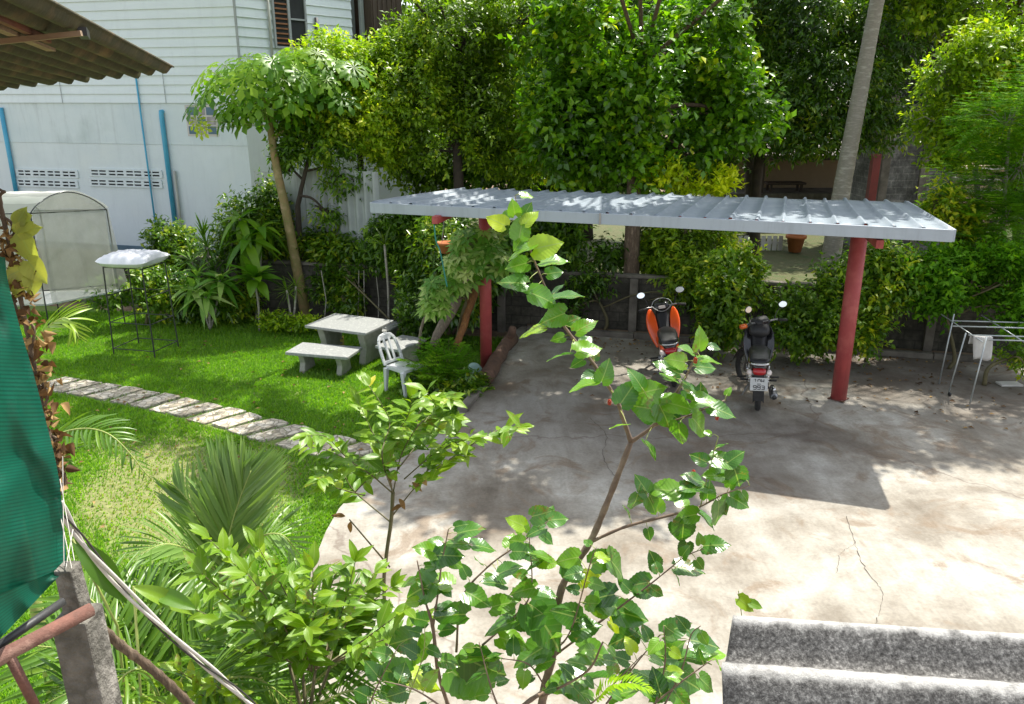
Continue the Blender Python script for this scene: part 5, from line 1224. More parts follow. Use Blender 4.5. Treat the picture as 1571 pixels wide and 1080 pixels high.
tree("yellow_green_shrub_tree", "yellow green leafy tree in front of the dark block shed at the right", "tree",
     [gz(1478, 15.3) + (.05,), tuple(Q(1480, 400, 15.4)) + (.045,), tuple(Q(1500, 330, 15.6)) + (.04,), tuple(Q(1498, 230, 15.8)) + (.03,)],
     [Bp(1515, 85, 16, 55, 40), Bp(1465, 120, 16, 50, 32), Bp(1500, 170, 15.8, 60, 34), Bp(1435, 185, 15.8, 32, 22), Bp(1470, 225, 15.7, 42, 30), Bp(1560, 120, 16, 40, 50)],
     1250, 'lime', LO, 'palmbark', size=.125, per=10, cull=-.12, cmean=.46)
tree("spreading_tree", "yellow green canopy reaching in at the top right corner above the shed roof", "tree",
     [gz(1610, 19) + (.16,), tuple(Q(1610, 250, 19)) + (.14,), tuple(Q(1590, 100, 19)) + (.1,), tuple(Q(1560, 10, 19)) + (.07,)],
     [Bp(1470, 22, 19, 90, 26), Bp(1550, 25, 19, 80, 28), Bp(1410, -10, 19.3, 60, 30), Bp(1470, -70, 19, 140, 50), Bp(1600, 60, 19, 50, 60), (10.2, 13.8, 7.8, 1.7, .9, .6), (8.2, 13.3, 7.9, 1.5, .8, .55)],
     2500, 'lime', LO, 'bark', size=.15, per=10, cull=-.2, cmean=.30)
# darker trees farther back, filling up to the sky
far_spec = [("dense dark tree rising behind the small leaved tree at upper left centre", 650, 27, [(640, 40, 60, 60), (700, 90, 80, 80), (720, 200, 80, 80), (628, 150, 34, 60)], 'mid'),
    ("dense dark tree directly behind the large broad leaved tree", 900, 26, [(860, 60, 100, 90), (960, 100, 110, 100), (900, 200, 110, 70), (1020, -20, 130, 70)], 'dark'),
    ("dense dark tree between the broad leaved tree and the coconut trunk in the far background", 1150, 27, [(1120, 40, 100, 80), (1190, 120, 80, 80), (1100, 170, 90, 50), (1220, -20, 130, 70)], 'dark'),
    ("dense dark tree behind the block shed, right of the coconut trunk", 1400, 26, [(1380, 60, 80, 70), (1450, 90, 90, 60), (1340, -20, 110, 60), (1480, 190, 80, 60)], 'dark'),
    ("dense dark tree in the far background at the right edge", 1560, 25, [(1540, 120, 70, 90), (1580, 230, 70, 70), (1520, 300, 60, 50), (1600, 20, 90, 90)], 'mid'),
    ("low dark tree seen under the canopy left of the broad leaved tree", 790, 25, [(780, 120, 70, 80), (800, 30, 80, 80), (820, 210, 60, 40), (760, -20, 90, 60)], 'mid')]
for (lb, px, Y, bl, lf) in far_spec:
    tree("background_tree", lb, "tree", [gz(px, Y) + (.2,), tuple(Q(px, 250, Y)) + (.16,), tuple(Q(px, 80, Y)) + (.1,)],
         [Bp(a, b, Y + rnd.uniform(-1, 1), c*1.05, d) for a, b, c, d in bl], 1300, lf, LO, 'darkbark', group="dark trees in the far background", size=.24, tw=.8, per=11, cull=-.4, cmean=.42, nsub=5)
for (lb, px, Y, bl, lf) in (("leafy understorey tree filling the gap right of the guava tree's trunk", 770, 21, [(740, 240, 50, 40), (800, 215, 60, 60), (770, 150, 60, 60)], 'mid'),
    ("leafy understorey tree left of the guava tree's trunk below the house bay", 640, 21.5, [(620, 200, 50, 60), (660, 255, 50, 36), (600, 130, 40, 50)], 'olive'),
    ("shaded understorey tree right of the broad leaved tree's lower crown", 1040, 20, [(1010, 255, 70, 40), (1090, 235, 50, 44), (940, 265, 60, 34), (1060, 170, 60, 50)], 'dark'),
    ("shaded understorey tree behind the left half of the shelter roof", 880, 20, [(850, 270, 60, 34), (900, 250, 60, 40), (820, 280, 40, 30)], 'mid')):
    tree("understorey_tree", lb, "tree", [gz(px, Y) + (.08,), tuple(Q(px, 300, Y)) + (.06,), tuple(Q(px, 220, Y)) + (.04,)],
         [Bp(a, b, Y + rnd.uniform(-.5, .5), c, d) for a, b, c, d in bl], 900, lf, LO, 'darkbark', group="understorey trees between the larger trees", size=.17, tw=.6, per=9, cull=-.45, cmean=.36, nsub=5)
# croton with yellow leaves above the roof
tree("croton_shrub", "bright yellow leaved croton just above the shelter's back edge", "shrub",
     [gz(1050, 15.6) + (.05,), tuple(Q(1052, 330, 15.5)) + (.04,), tuple(Q(1056, 285, 15.4)) + (.03,)],
     [Bp(1030, 268, 15.4, 26, 12), Bp(1100, 284, 15.4, 20, 12), Bp(1062, 288, 15.4, 24, 8)], 170, 'yellow', LOn, 'twig', size=.15, per=11, cull=-.5, cmean=.5, upb=.8, droop=.1)
# bushes behind and in front of the wall
def bush(label, cx, Y, zb, blobs, ntw, leaf, tmpl=LO, name="bush", cat="bush", group=None, bark='twig', size=.12, **kw):
    p = Q(cx, 430, Y); trunk = [(p.x, Y, zb, .035), (p.x + .03, Y, zb + .3, .03), tuple(np.array(blobs[0][:3]) - np.array([0, 0, blobs[0][5]*.4])) + (.02,)]
    return tree(name, label, cat, trunk, blobs, ntw, leaf, tmpl, bark, group, nsub=7, r_tip=.007, size=size, **kw)
gb = "bushes along the garden wall"
bush("round dark green shrub against the white house wall behind the iron stand", 262, 17.8, -.1, [Bp(262, 375, 17.8, 32, 30), Bp(285, 400, 17.6, 34, 26), Bp(255, 410, 17.6, 24, 26)], 380, 'dark', group=gb, size=.13, cmean=.5)
bush("dark small leaved shrub filling the gap left of the papaya trunk under its crown", 410, 17.2, -.1, [Bp(400, 320, 17.4, 38, 34), Bp(420, 370, 17.3, 28, 40), Bp(375, 365, 17, 34, 34)], 800, 'dark', group=gb, size=.12, cmean=.55)
bush("dark leafy bush above the wall right of the papaya trunk", 505, 16.6, -.1, [Bp(492, 380, 17.0, 26, 14), Bp(530, 385, 16.9, 40, 16), Bp(522, 402, 17.0, 40, 14)], 750, 'dark', LOn, group=gb, size=.17, cmean=.5, droop=.6)
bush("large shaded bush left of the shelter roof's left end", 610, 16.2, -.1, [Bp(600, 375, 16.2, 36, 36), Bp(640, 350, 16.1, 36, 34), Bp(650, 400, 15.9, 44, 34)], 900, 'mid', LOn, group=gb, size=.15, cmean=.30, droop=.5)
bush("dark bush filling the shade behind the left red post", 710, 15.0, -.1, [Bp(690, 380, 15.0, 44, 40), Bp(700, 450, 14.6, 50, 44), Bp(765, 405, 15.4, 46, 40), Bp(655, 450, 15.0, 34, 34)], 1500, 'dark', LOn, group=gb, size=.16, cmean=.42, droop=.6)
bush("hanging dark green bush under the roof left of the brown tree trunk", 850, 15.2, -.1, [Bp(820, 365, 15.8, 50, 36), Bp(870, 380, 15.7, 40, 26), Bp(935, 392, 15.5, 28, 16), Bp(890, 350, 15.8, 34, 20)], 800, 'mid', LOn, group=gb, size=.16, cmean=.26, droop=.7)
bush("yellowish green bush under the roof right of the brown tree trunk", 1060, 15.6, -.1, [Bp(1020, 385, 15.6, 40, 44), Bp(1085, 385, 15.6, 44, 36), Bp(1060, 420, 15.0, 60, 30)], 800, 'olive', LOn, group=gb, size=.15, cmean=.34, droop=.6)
bush("bright green leafy bush growing up the wall between the two motorbikes", 1120, 13.8, .0, [Bp(1125, 415, 13.9, 34, 28), Bp(1110, 455, 13.5, 28, 34), Bp(1145, 440, 13.6, 20, 20), Bp(1110, 500, 13.2, 26, 26)], 520, 'mid', LO, group=gb, size=.12, cmean=.62)
bush("loose green bush at the wall just left of the right red post", 1235, 13.4, .0, [Bp(1215, 475, 13.3, 34, 24), Bp(1255, 495, 13.0, 32, 34), Bp(1225, 515, 12.9, 34, 20), Bp(1270, 440, 13.3, 22, 30)], 600, 'mid', LO, group=gb, size=.11, cmean=.55)
bush("green vine bush on the wall just right of the right red post", 1345, 13.1, .0, [Bp(1340, 405, 13.3, 34, 32), Bp(1335, 460, 13.0, 32, 34), Bp(1375, 430, 13.0, 40, 26), Bp(1325, 510, 12.7, 26, 22)], 800, 'mid', LO, group=gb, size=.11, cmean=.58)
bush("thick leafy bush hanging over the wall behind the clothes rack", 1480, 12.7, .0, [Bp(1440, 420, 12.9, 44, 34), Bp(1490, 440, 12.6, 50, 34), Bp(1540, 430, 12.5, 50, 44), Bp(1580, 480, 12.2, 40, 34), Bp(1440, 465, 12.6, 30, 14)], 1500, 'feather', LO, group=gb, size=.11, cmean=.30)
bush("sparse light green sprig rising behind the shelter's right corner", 1440, 13.6, .0, [Bp(1435, 312, 13.6, 28, 16), Bp(1465, 340, 13.6, 30, 24), Bp(1420, 345, 13.8, 22, 18)], 180, 'mid', LO, group=gb, size=.12, cmean=.66, cull=-.05)
bush("small green weeds on the ground at the far right below the wall", 1540, 11.9, .0, [Bp(1560, 540, 11.9, 28, 14), Bp(1575, 565, 11.7, 20, 14)], 110, 'mid', LO, group=gb, size=.08, tw=.2, cmean=.6)
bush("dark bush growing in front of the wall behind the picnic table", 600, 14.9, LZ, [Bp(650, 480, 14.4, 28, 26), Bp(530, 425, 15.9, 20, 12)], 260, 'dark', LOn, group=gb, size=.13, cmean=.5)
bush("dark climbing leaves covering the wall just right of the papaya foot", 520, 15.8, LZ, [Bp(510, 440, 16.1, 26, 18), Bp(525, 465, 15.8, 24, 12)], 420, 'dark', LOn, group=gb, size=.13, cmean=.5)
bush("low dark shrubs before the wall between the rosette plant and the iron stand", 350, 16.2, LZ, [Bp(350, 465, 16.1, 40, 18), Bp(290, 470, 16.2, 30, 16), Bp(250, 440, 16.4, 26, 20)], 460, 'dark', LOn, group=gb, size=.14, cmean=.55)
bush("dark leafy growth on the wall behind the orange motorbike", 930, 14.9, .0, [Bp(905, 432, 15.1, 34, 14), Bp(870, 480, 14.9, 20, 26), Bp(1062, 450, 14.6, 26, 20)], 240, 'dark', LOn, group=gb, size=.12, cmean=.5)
bush("low green weeds in the bed under the nursery tunnel", 215, 16.0, LZ, [Bp(195, 430, 16.0, 26, 20), Bp(170, 455, 15.8, 34, 16), Bp(245, 460, 16, 30, 14)], 260, 'mid', LO, group=gb, size=.12, cmean=.5)
bush("low leafy weeds at the foot of the papaya tree", 440, 15.6, LZ, [Bp(425, 492, 15.3, 30, 7), Bp(465, 494, 15.2, 26, 6)], 110, 'lime', LO, group=gb, size=.09, tw=.2, cmean=.35)
# feathery moringa-like tree: twigs carrying rows of tiny leaflets
def fern_spray(fol, p, d, ln, rg, n=9, leaf=.05, up=(0, 0, 1), c=.5, hang=.25):
    d = Vector(d).normalized(); s = d.cross(Vector(up)).normalized(); nn = s.cross(d).normalized(); P = []; D = []; N = []
    for i in range(n):
        t = i/n; q = Vector(p) + d*ln*t - Vector((0, 0, 1))*hang*ln*t*t
        for sg in (-1, 1): P.append(tuple(q)); D.append(tuple(s*sg*.9 + d*.45 - Vector((0,0,.12)))); N.append(tuple(nn))
    taper = np.repeat(1 - .55*np.arange(n)/n, 2); fol.add(P, D, N, leaf*taper*1.0, c + rg.normal(0, .06, 2*n))
fe = Fol(t_lo(.30, .05, .06)); rg2 = np.random.default_rng(5)
root = thing("feathery_tree", "fresh green feathery leaved tree at the right edge above the clothes rack", "tree", gz(1530, 13.9)); lc = tuple(root.location)
fb = [Bp(1540, 190, 13.8, 60, 40), Bp(1570, 260, 13.6, 50, 60), Bp(1500, 285, 13.8, 46, 34), Bp(1545, 340, 13.4, 50, 44), Bp(1500, 380, 13.4, 34, 30), Bp(1590, 150, 14, 50, 50)]
tipsL = []
for b in fb:
    for k in range(150):
        u = nrm(rg2.normal(0, 1, 3)); r = .45 + .55*rg2.random()**.5; p = np.array(b[:3]) + u*r*np.array(b[3:])
        d = nrm(u*.8 + rg2.normal(0, .4, 3) + np.array([0, 0, -.1])); c = .45 + rg2.normal(0, .2); tipsL.append(p)
        ax = Vector(d); sdv = ax.cross(Vector((0, 0, 1))).normalized()
        for q in range(5):
            for sg in (-1, 1):
                fern_spray(fe, Vector(p) + ax*.10*q, sdv*sg + ax*.5, .22*(1 - .12*q), rg2, 8, .058, c=c)
fe.build("crown", L['feather'], root, lc)
mb = MB(); limbs(mb, [gz(1530, 13.9) + (.05,), tuple(Q(1535, 420, 13.8)) + (.045,), tuple(Q(1540, 320, 13.7)) + (.035,), tuple(Q(1548, 200, 13.8)) + (.02,)], fb, np.array(tipsL), .006, 12)
mb.build("trunk", M['palmbark'], root, smooth=True, local=lc)
mb = MB(); a = [gz(1462, 13.7), tuple(Q(1475, 400, 13.8)), tuple(Q(1500, 340, 13.9)), tuple(Q(1495, 270, 14.2))]
# leaning coconut palm
ct = thing("coconut_palm", "tall grey leaning coconut trunk rising behind the shelter roof and out of the picture", "palm tree", gz(1272, 16.0)); lc = tuple(ct.location)
cp = [gz(1268, 16.0), tuple(Q(1274, 400, 16.0)), tuple(Q(1290, 300, 16.0)), tuple(Q(1316, 160, 16.1)), tuple(Q(1346, 0, 16.3)), tuple(Q(1390, -220, 16.6)), tuple(Q(1440, -420, 17))]
sp = spline(cp, 22); rs = [(.205 - .0009*i) * (1 + .035*((i % 2) == 0)) for i in range(len(sp))]
mb = MB(); mb.tube(sp, rs, 18, wob=.03); mb.build("trunk", M['palmbark'], ct, smooth=True, local=lc)
def frond(fol, pts, ln, n, rg, drp=.3, c=.5, upv=(0, 0, 1), fwd=.45, taper=True, spread=.12, rise=.25):
    sp = spline(pts, 8); sp = [Vector(p) for p in sp]; P = []; D = []; N = []; S = []
    for i in range(n):
        t = (i + .5)/n; k = t*(len(sp)-1); a = int(k); q = sp[a].lerp(sp[min(a+1, len(sp)-1)], k-a)
        d = (sp[min(a+1, len(sp)-1)] - sp[max(a-1, 0)]).normalized(); s = d.cross(Vector(upv)).normalized(); nn = s.cross(d).normalized()
        sz = ln*(math.sin(math.pi*min(1, .22 + .75*t))**.7 if taper else 1)
        for sg in (-1, 1):
            P.append(tuple(q)); D.append(tuple(s*sg*(1-.35*t) + d*(fwd + .55*t*t) + nn*rise*(1-t) + Vector(rg.normal(0, spread*.5, 3)))); N.append(tuple(nn + Vector(rg.normal(0, .25, 3)))); S.append(sz*rg.uniform(.9, 1.08))
    fol.add(P, D, N, np.array(S), c + rg.normal(0, .10, len(P))); return [tuple(p) for p in sp]
top = Vector(cp[-1]); fo = Fol(t_blade(.055, 4, .5)); rb = MB()
for k in range(16):
    a = k*2.4; el = .9 - .095*k; h = Vector((math.cos(a), math.sin(a), 0)); ln = 3.3
    pts = [tuple(top), tuple(top + h*ln*.35 + Vector((0, 0, ln*.35*el))), tuple(top + h*ln*.75 + Vector((0, 0, ln*(.45*el - .1)))), tuple(top + h*ln*1.0 + Vector((0, 0, ln*(.35*el - .5))))]
    s_ = frond(fo, pts, .75, 46, rng, c=.45); rb.tube(s_, [.035 - .03*i/len(s_) for i in range(len(s_))], 5)
fo.build("fronds", L['palm'], ct, lc); rb.build("frond_stalks", M['greenstem'], ct, local=lc)
# ------------------------------------------------------------------ papaya tree
pt = thing("papaya_tree", "papaya tree with bare orange brown trunk and large lobed leaves", "papaya tree", tuple(G(470, 486, LZ))); lc = tuple(pt.location)
YP = pt.location.y - .12
trk = [tuple(pt.location) , tuple(Q(457, 420, YP)), tuple(Q(440, 330, YP)), tuple(Q(425, 260, YP + .1)), tuple(Q(413, 185, YP + .2))]
sp = spline(trk, 10); mb = MB(); mb.tube(sp, [.115 - .05*i/len(sp) + .006*(i % 3 == 0) for i in range(len(sp))], 14, wob=.05); mb.tube(spline([tuple(Q(418, 215, YP + .15)), tuple(Q(445, 190, YP + .2)), tuple(Q(472, 158, YP + .3))], 6), [.035]*13, 8); mb.build("trunk", M['papbark'], pt, smooth=True, local=lc)
fo = Fol(t_palmate()); stalk = MB(); yl = Fol(t_palmate())
rg3 = np.random.default_rng(3)
heads = [(Q(410, 172, YP + .2), 64, 1.15), (Q(476, 150, YP + .35), 52, 1.05)]
for hd_, n, Rm in heads:
    for k in range(n):
        a = k*2.4 + rg3.uniform(-.3, .3); t = k/n; el = 1.0 - 1.25*t + rg3.uniform(-.1, .1); ln = Rm*(.62 + .5*math.sin(math.pi*min(1, t + .2)))*rg3.uniform(.8, 1.15)
        h = Vector((math.cos(a), math.sin(a)*.8, 0)); e = hd_ + h*ln*math.cos(el) + Vector((0, 0, ln*math.sin(el)*.8 + .08)); m_ = hd_.lerp(e, .5) + Vector((0, 0, .05))
        stalk.tube([tuple(hd_ - Vector((0, 0, .2*t))), tuple(m_), tuple(e)], [.012, .009, .007], 5)
        D = h*.8 + Vector((0, 0, -.55 - .5*t)); N = Vector((0, 0, 1)) + h*.7 + Vector(rg3.normal(0, .15, 3))
        fo.one(e, D, N, rg3.uniform(.34, .50), .45 + .35*(1-t) + rg3.normal(0, .20))
for (px, py) in ((310, 196), (302, 185)):
    e = Q(px, py, YP - .3); stalk.tube([tuple(heads[0][0] - Vector((0,0,.25))), tuple(e)], [.010, .006], 5); yl.one(e, (-.1, -.3, -1), (-.3, -1, .3), .24, .85)
for (px, py, s_, c) in ((300, 160, .42, .3), (345, 100, .42, .7), (330, 140, .44, .4), (380, 90, .42, .8), (500, 100, .4, .5), (525, 150, .42, .4), (445, 150, .46, .95), (360, 175, .42, .35), (400, 120, .44, .75)):
    e = Q(px, py, YP + rg3.uniform(-.5, .2)); b_ = heads[0][0] if px < 470 else heads[1][0]; h = (e - b_); stalk.tube([tuple(b_), tuple(b_.lerp(e, .5) + Vector((0,0,.08))), tuple(e)], [.012, .009, .007], 5)
    h.z = 0; h.normalize(); fo.one(e, h*.7 + Vector((0, 0, -.6)), Vector((0, -.4, 1)) + h*.4, s_, c)
fo.build("crown", L['papaya'], pt, lc); yl.build("withered_leaves", L['olive'], pt, lc); stalk.build("leaf_stalks", M['greenstem'], pt, local=lc)
# ------------------------------------------------------------------ ornamental plants on the left bed
def rosette(name, label, cat, px, py, Y, n, ln, w, leaf, stem_px=None, group=None, drp=.45, zb=LZ, el0=1.1, el1=-.3, c=.5, heads=((0, 0, 0),), tk=None):
    base = Q(px, py, Y); root = thing(name, label, cat, (base.x, base.y, zb), 0, group); lc = tuple(root.location); fo = Fol(tk or t_near(w, 'lance', 6, drp, .12, 0, .015)); mb = MB()
    for (dx, dy, dY) in heads:
        hd_ = Q(px + dx, py + dy, Y + dY); mb.tube(spline([(base.x, base.y, zb), (base.x*.5 + hd_.x*.5 + .03, (base.y+hd_.y)/2, (zb + hd_.z)/2), tuple(hd_)], 5), .022, 7, wob=.1)
        for k in range(n):
            a = k*2.4; t = k/n; el = el0 + (el1-el0)*t; h = Vector((math.cos(a), math.sin(a), 0)); d = h*math.cos(el) + Vector((0, 0, math.sin(el))); nn = Vector((0, 0, 1))*math.cos(el) - h*math.sin(el)
            fo.one(hd_ - Vector((0, 0, .06*t)), d + Vector(rng.normal(0, .12, 3)), nn + Vector(rng.normal(0, .15, 3)), ln*rng.uniform(.75, 1.1), c + rng.normal(0, .15))
    fo.build("foliage", L[leaf], root, lc, smooth=True); mb.build("stem", M['palmbark'], root, smooth=True, local=lc); return root
gp = "ornamental plants in the bed by the garden wall"
rosette("frangipani_plant", "broad leaved rosette plant on a bent pale stem left of the papaya trunk", "plant", 390, 425, 15.5, 20, .55, .40, 'papaya', group=gp, c=.5)
rosette("striped_leaf_plant", "bushy plant with long pale streaked leaves behind the iron stand's right leg", "plant", 315, 440, 15.6, 20, .55, .22, 'varieg', group=gp, heads=((-20, 5, 0), (22, -10, .1), (0, 15, -.2), (-12, -16, .2)), drp=.8, c=.7)
rosette("broadleaf_plant", "tall plant with large hanging leaves between the round shrub and the papaya", "plant", 380, 350, 16.2, 16, .62, .28, 'papaya', group=gp, heads=((-12, -15, 0), (20, 0, 0), (0, 20, -.2)), drp=.9, el0=.9, el1=-.8, c=.65)
rosette("lady_palm", "dark narrow leaved palm clump in front of the white house wall", "palm", 318, 395, 16.3, 30, .55, .07, 'dark', group=gp, heads=((-24, 5, 0), (0, -16, 0), (24, 4, .1), (10, 22, -.2), (38, -22, .2)), drp=.35, el0=1.4, el1=-.7, tk=t_blade(.09, 4, .35), c=.5)
rosette("spiky_dracaena", "thin spiky leaved dracaena just left of the papaya's foot", "plant", 440, 445, 15.4, 26, .36, .06, 'olive', group=gp, heads=((0, 0, 0), (14, -6, .1)), tk=t_blade(.06, 3, .25), el0=1.2, el1=-.7, c=.4)
rosette("red_leaf_plant", "small cordyline with reddish leaves against the wall above the table", "plant", 590, 385, 15.2, 14, .42, .10, 'olive', group=gp, heads=((0, -10, 0),), el0=1.4, el1=.3, c=.1, tk=t_blade(.10, 4, .3))
rosette("tall_sword_plant", "upright sword leaved plant tip rising above the lady palm", "plant", 312, 360, 16.5, 10, .45, .08, 'mid', group=gp, el0=1.55, el1=1.0, tk=t_blade(.10, 3, .1), c=.4)
# ferny plant near the chair
fo = Fol(t_lo(.34, .06, .10)); root = thing("ferny_plant", "bright green ferny leaved plant between the plastic chair and the left red post", "plant", tuple(G(680, 590, LZ))); lc = tuple(root.location); mb = MB()
for k in range(46):
    a = rng.uniform(0, 6.28); b = Q(rng.uniform(640, 715), rng.uniform(548, 592), 12.0 + rng.uniform(-.4, .4)); el = rng.uniform(.3, 1.2); d = Vector((math.cos(a)*math.cos(el), math.sin(a)*math.cos(el), math.sin(el)))
    c_ = .5 + rng.normal(0, .15)
    for q in range(5):
        s = d.cross(Vector((0, 0, 1))).normalized()
        for sg in (-1, 1): fern_spray(fo, b + d*.09*q - Vector((0,0,.1))*(.2*q)**2, s*sg + d*.6, .22*(1-.12*q), rng, 6, .075, c=c_)
    mb.tube([tuple(root.location), tuple((Vector(root.location) + b)*.5 + Vector((0,0,.1))), tuple(b + d*.3)], [.008, .006, .004], 4)
fo.build("foliage", L['feather'], root, lc); mb.build("stems", M['twig'], root, local=lc)
bush("dark leafy ground plants on the lawn edge below the mint tub", 690, 11.6, LZ, [Bp(670, 605, 11.7, 40, 20), Bp(715, 600, 11.6, 26, 16), Bp(640, 590, 12.0, 20, 16)], 330, 'dark', LOn, group=gb, size=.13, tw=.3, cmean=.6)
# variegated umbrella plant by the left post
def t_umb():
    v, f, uv = [], [], []; b = t_lo(.42, .05, .10)
    for k in range(7):
        a = 2*math.pi*k/7; c_, s_ = math.cos(a), math.sin(a); o = len(v)
        for p in b[0]: x = p[0] + .08; v.append((x*c_ - p[1]*s_, x*s_ + p[1]*c_, p[2] - .04*p[0]))
        f += [tuple(o + i for i in q) for q in b[1]]; uv += list(b[2])
    return np.array(v), np.array(f), np.array(uv)
root = thing("umbrella_plant", "variegated umbrella plant with cream edged leaflets above the leaning logs", "plant", tuple(G(705, 565, LZ) + Vector((0, .5, 0)))); lc = tuple(root.location); fo = Fol(t_umb()); mb = MB()
for b in (Bp(735, 375, 12.9, 46, 30), Bp(715, 410, 12.8, 38, 26), Bp(755, 400, 12.7, 34, 24), Bp(770, 345, 13.2, 26, 30), Bp(680, 440, 12.5, 34, 16), Bp(665, 470, 12.3, 22, 12)):
    n = 40 if b[3] > .28 else 16
    for k in range(n):
        u = nrm(rng.normal(0, 1, 3)); u[1] = -abs(u[1])*.8; p = np.array(b[:3]) + u*(.6 + .4*rng.random())*np.array(b[3:]); N = nrm(u*.6 + np.array([0, -.3, .9]) + rng.normal(0, .25, 3)); D = nrm(np.cross(N, rng.normal(0, 1, 3)))
        fo.one(p, D, N, rng.uniform(.15, .20), rng.uniform(.35, 1.0)); mb.tube([tuple(p), tuple(np.array(b[:3]))], .004, 4)
    mb.tube(spline([tuple(Q(700, 520, 12.9)), tuple(Q(715, 460, 12.9)), b[:3]], 5), .014, 5)
fo.build("foliage", L['varieg'], root, lc); mb.build("stems", M['twig'], root, local=lc)
# trailing stems on the wall behind the table
mb = MB()
for px in (548, 562, 580, 611, 497): mb.tube([Q(px, 500, 15.7), Q(px + rnd.uniform(-4, 4), 460, 15.7), Q(px + rnd.uniform(-6, 6), 415, 15.75)], .010, 5)
tag(mb.build("creeper", M['palmbark']), "bare pale creeper stems running up the dark wall behind the table", "creeper")
mb = MB(); mb.tube(spline([gz(1470, 13.75), tuple(Q(1476, 410, 13.8)), tuple(Q(1492, 350, 13.9)), tuple(Q(1500, 310, 14)), tuple(Q(1496, 260, 14.3))], 5), .045, 8, wob=.1); mb.tube(spline([tuple(Q(1496, 325, 13.95)), tuple(Q(1515, 295, 14)), tuple(Q(1525, 270, 14.1))], 4), .03, 7)
tag(mb.build("sapling", M['palmbark'], smooth=True), "pale forked bare sapling just right of the shelter roof's corner", "sapling")

# ------------------------------------------------------------------ grass
def inside(P, poly):
    x, y = P[:, 0], P[:, 1]; r = np.zeros(len(P), bool); n = len(poly); j = n-1
    for i in range(n):
        xi, yi = poly[i]; xj, yj = poly[j]
        c = ((yi > y) != (yj > y)) & (x < (xj-xi)*(y-yi)/(yj-yi + 1e-12) + xi); r ^= c; j = i
    return r
rg4 = np.random.default_rng(9); n = 620000
P = np.stack([rg4.uniform(-12.5, .2, n), rg4.uniform(3.2, 17, n)], 1)
k = inside(P, lawn_pts); P = P[k]
depth = P[:, 1]; vis = np.abs(P[:, 0])/np.maximum(depth, 1) < .80; keep = vis & (rg4.random(len(P)) < np.clip(1.35 - depth/26, .3, 1)); P = P[keep]
pc = np.array([[v[0], v[1]] for v in pl_path] if 'pl_path' in globals() else [[a[0], a[1]] for a in [tuple(G(x, y, LZ)) for x, y in path_px]])
dmin = np.full(len(P), 9.0)
for a, b in zip(pc[:-1], pc[1:]):
    ab = b-a; t = np.clip(((P-a) @ ab)/(ab @ ab), 0, 1); dmin = np.minimum(dmin, np.linalg.norm(P - (a + t[:, None]*ab), axis=1))
k = (dmin > .33) | (rg4.random(len(P)) < .10); P = P[k]
P3 = np.concatenate([P, np.full((len(P), 1), LZ)], 1); dryn = clump(np.concatenate([P*1.0, np.zeros((len(P), 1))], 1), .9) + .5*clump(P3, 3.1)
gd_ = G(265, 745, LZ); nearf = np.clip((2.9 - np.hypot(P[:, 0]-gd_.x, P[:, 1]-gd_.y))/2.0, 0, 1); dry = (dryn*.7 + nearf*.85 + rg4.normal(0, .13, len(P))) > .62
k = ~dry | (rg4.random(len(P)) < .24); P3 = P3[k]; dry = dry[k]; dryn = dryn[k]; n = len(P3)
h = rg4.uniform(.025, .06, n)*np.where(dry, .7, 1); a = rg4.uniform(0, 6.28, n); w = rg4.uniform(.006, .012, n)
ln = np.stack([np.cos(a+1.6)*h*.6 + .006, np.sin(a+1.6)*h*.6, h], 1); sd_ = np.stack([np.cos(a)*w, np.sin(a)*w, np.zeros(n)], 1)
V = np.stack([P3 - sd_, P3 + sd_, P3 + ln], 1).reshape(-1, 3); F_ = np.arange(3*n).reshape(-1, 3)
val = np.clip(np.where(dry, rg4.uniform(.3, 1.0, n), rg4.uniform(.1, .75, n) + .1*dryn), 0, 1)
tag(np_mesh("grass", V, F_, L['grass'], val=val), "short green lawn grass with drier patches near the viewer", "grass", kind='stuff')
# fallen leaves
n = 520; P = np.stack([rg4.uniform(1.0, 9.0, n), np.zeros(n), np.full(n, .012)], 1); P[:, 1] = 15.1 - (P[:, 0]-1.2)*.249 - .5 - rg4.random(n)**2*3.2
P2 = np.stack([rg4.uniform(-8, 0, 260), rg4.uniform(6, 15, 260), np.full(260, LZ + .04)], 1); P2 = P2[inside(P2[:, :2], lawn_pts)]
P = np.concatenate([P, P2]); n = len(P); fo = Fol(t_lo(.5, .15, .1)); a = rg4.uniform(0, 6.28, n)
fo.add(P, np.stack([np.cos(a), np.sin(a), rg4.uniform(-.1, .2, n)], 1), np.array([[0, 0, 1]]) + rg4.normal(0, .25, (n, 3)), rg4.uniform(.04, .10, n), rg4.random(n))
tag(fo.build("fallen_leaves", M['deadleaf'], None), "scattered dry brown leaves on the concrete and lawn", "fallen leaves", kind='stuff')
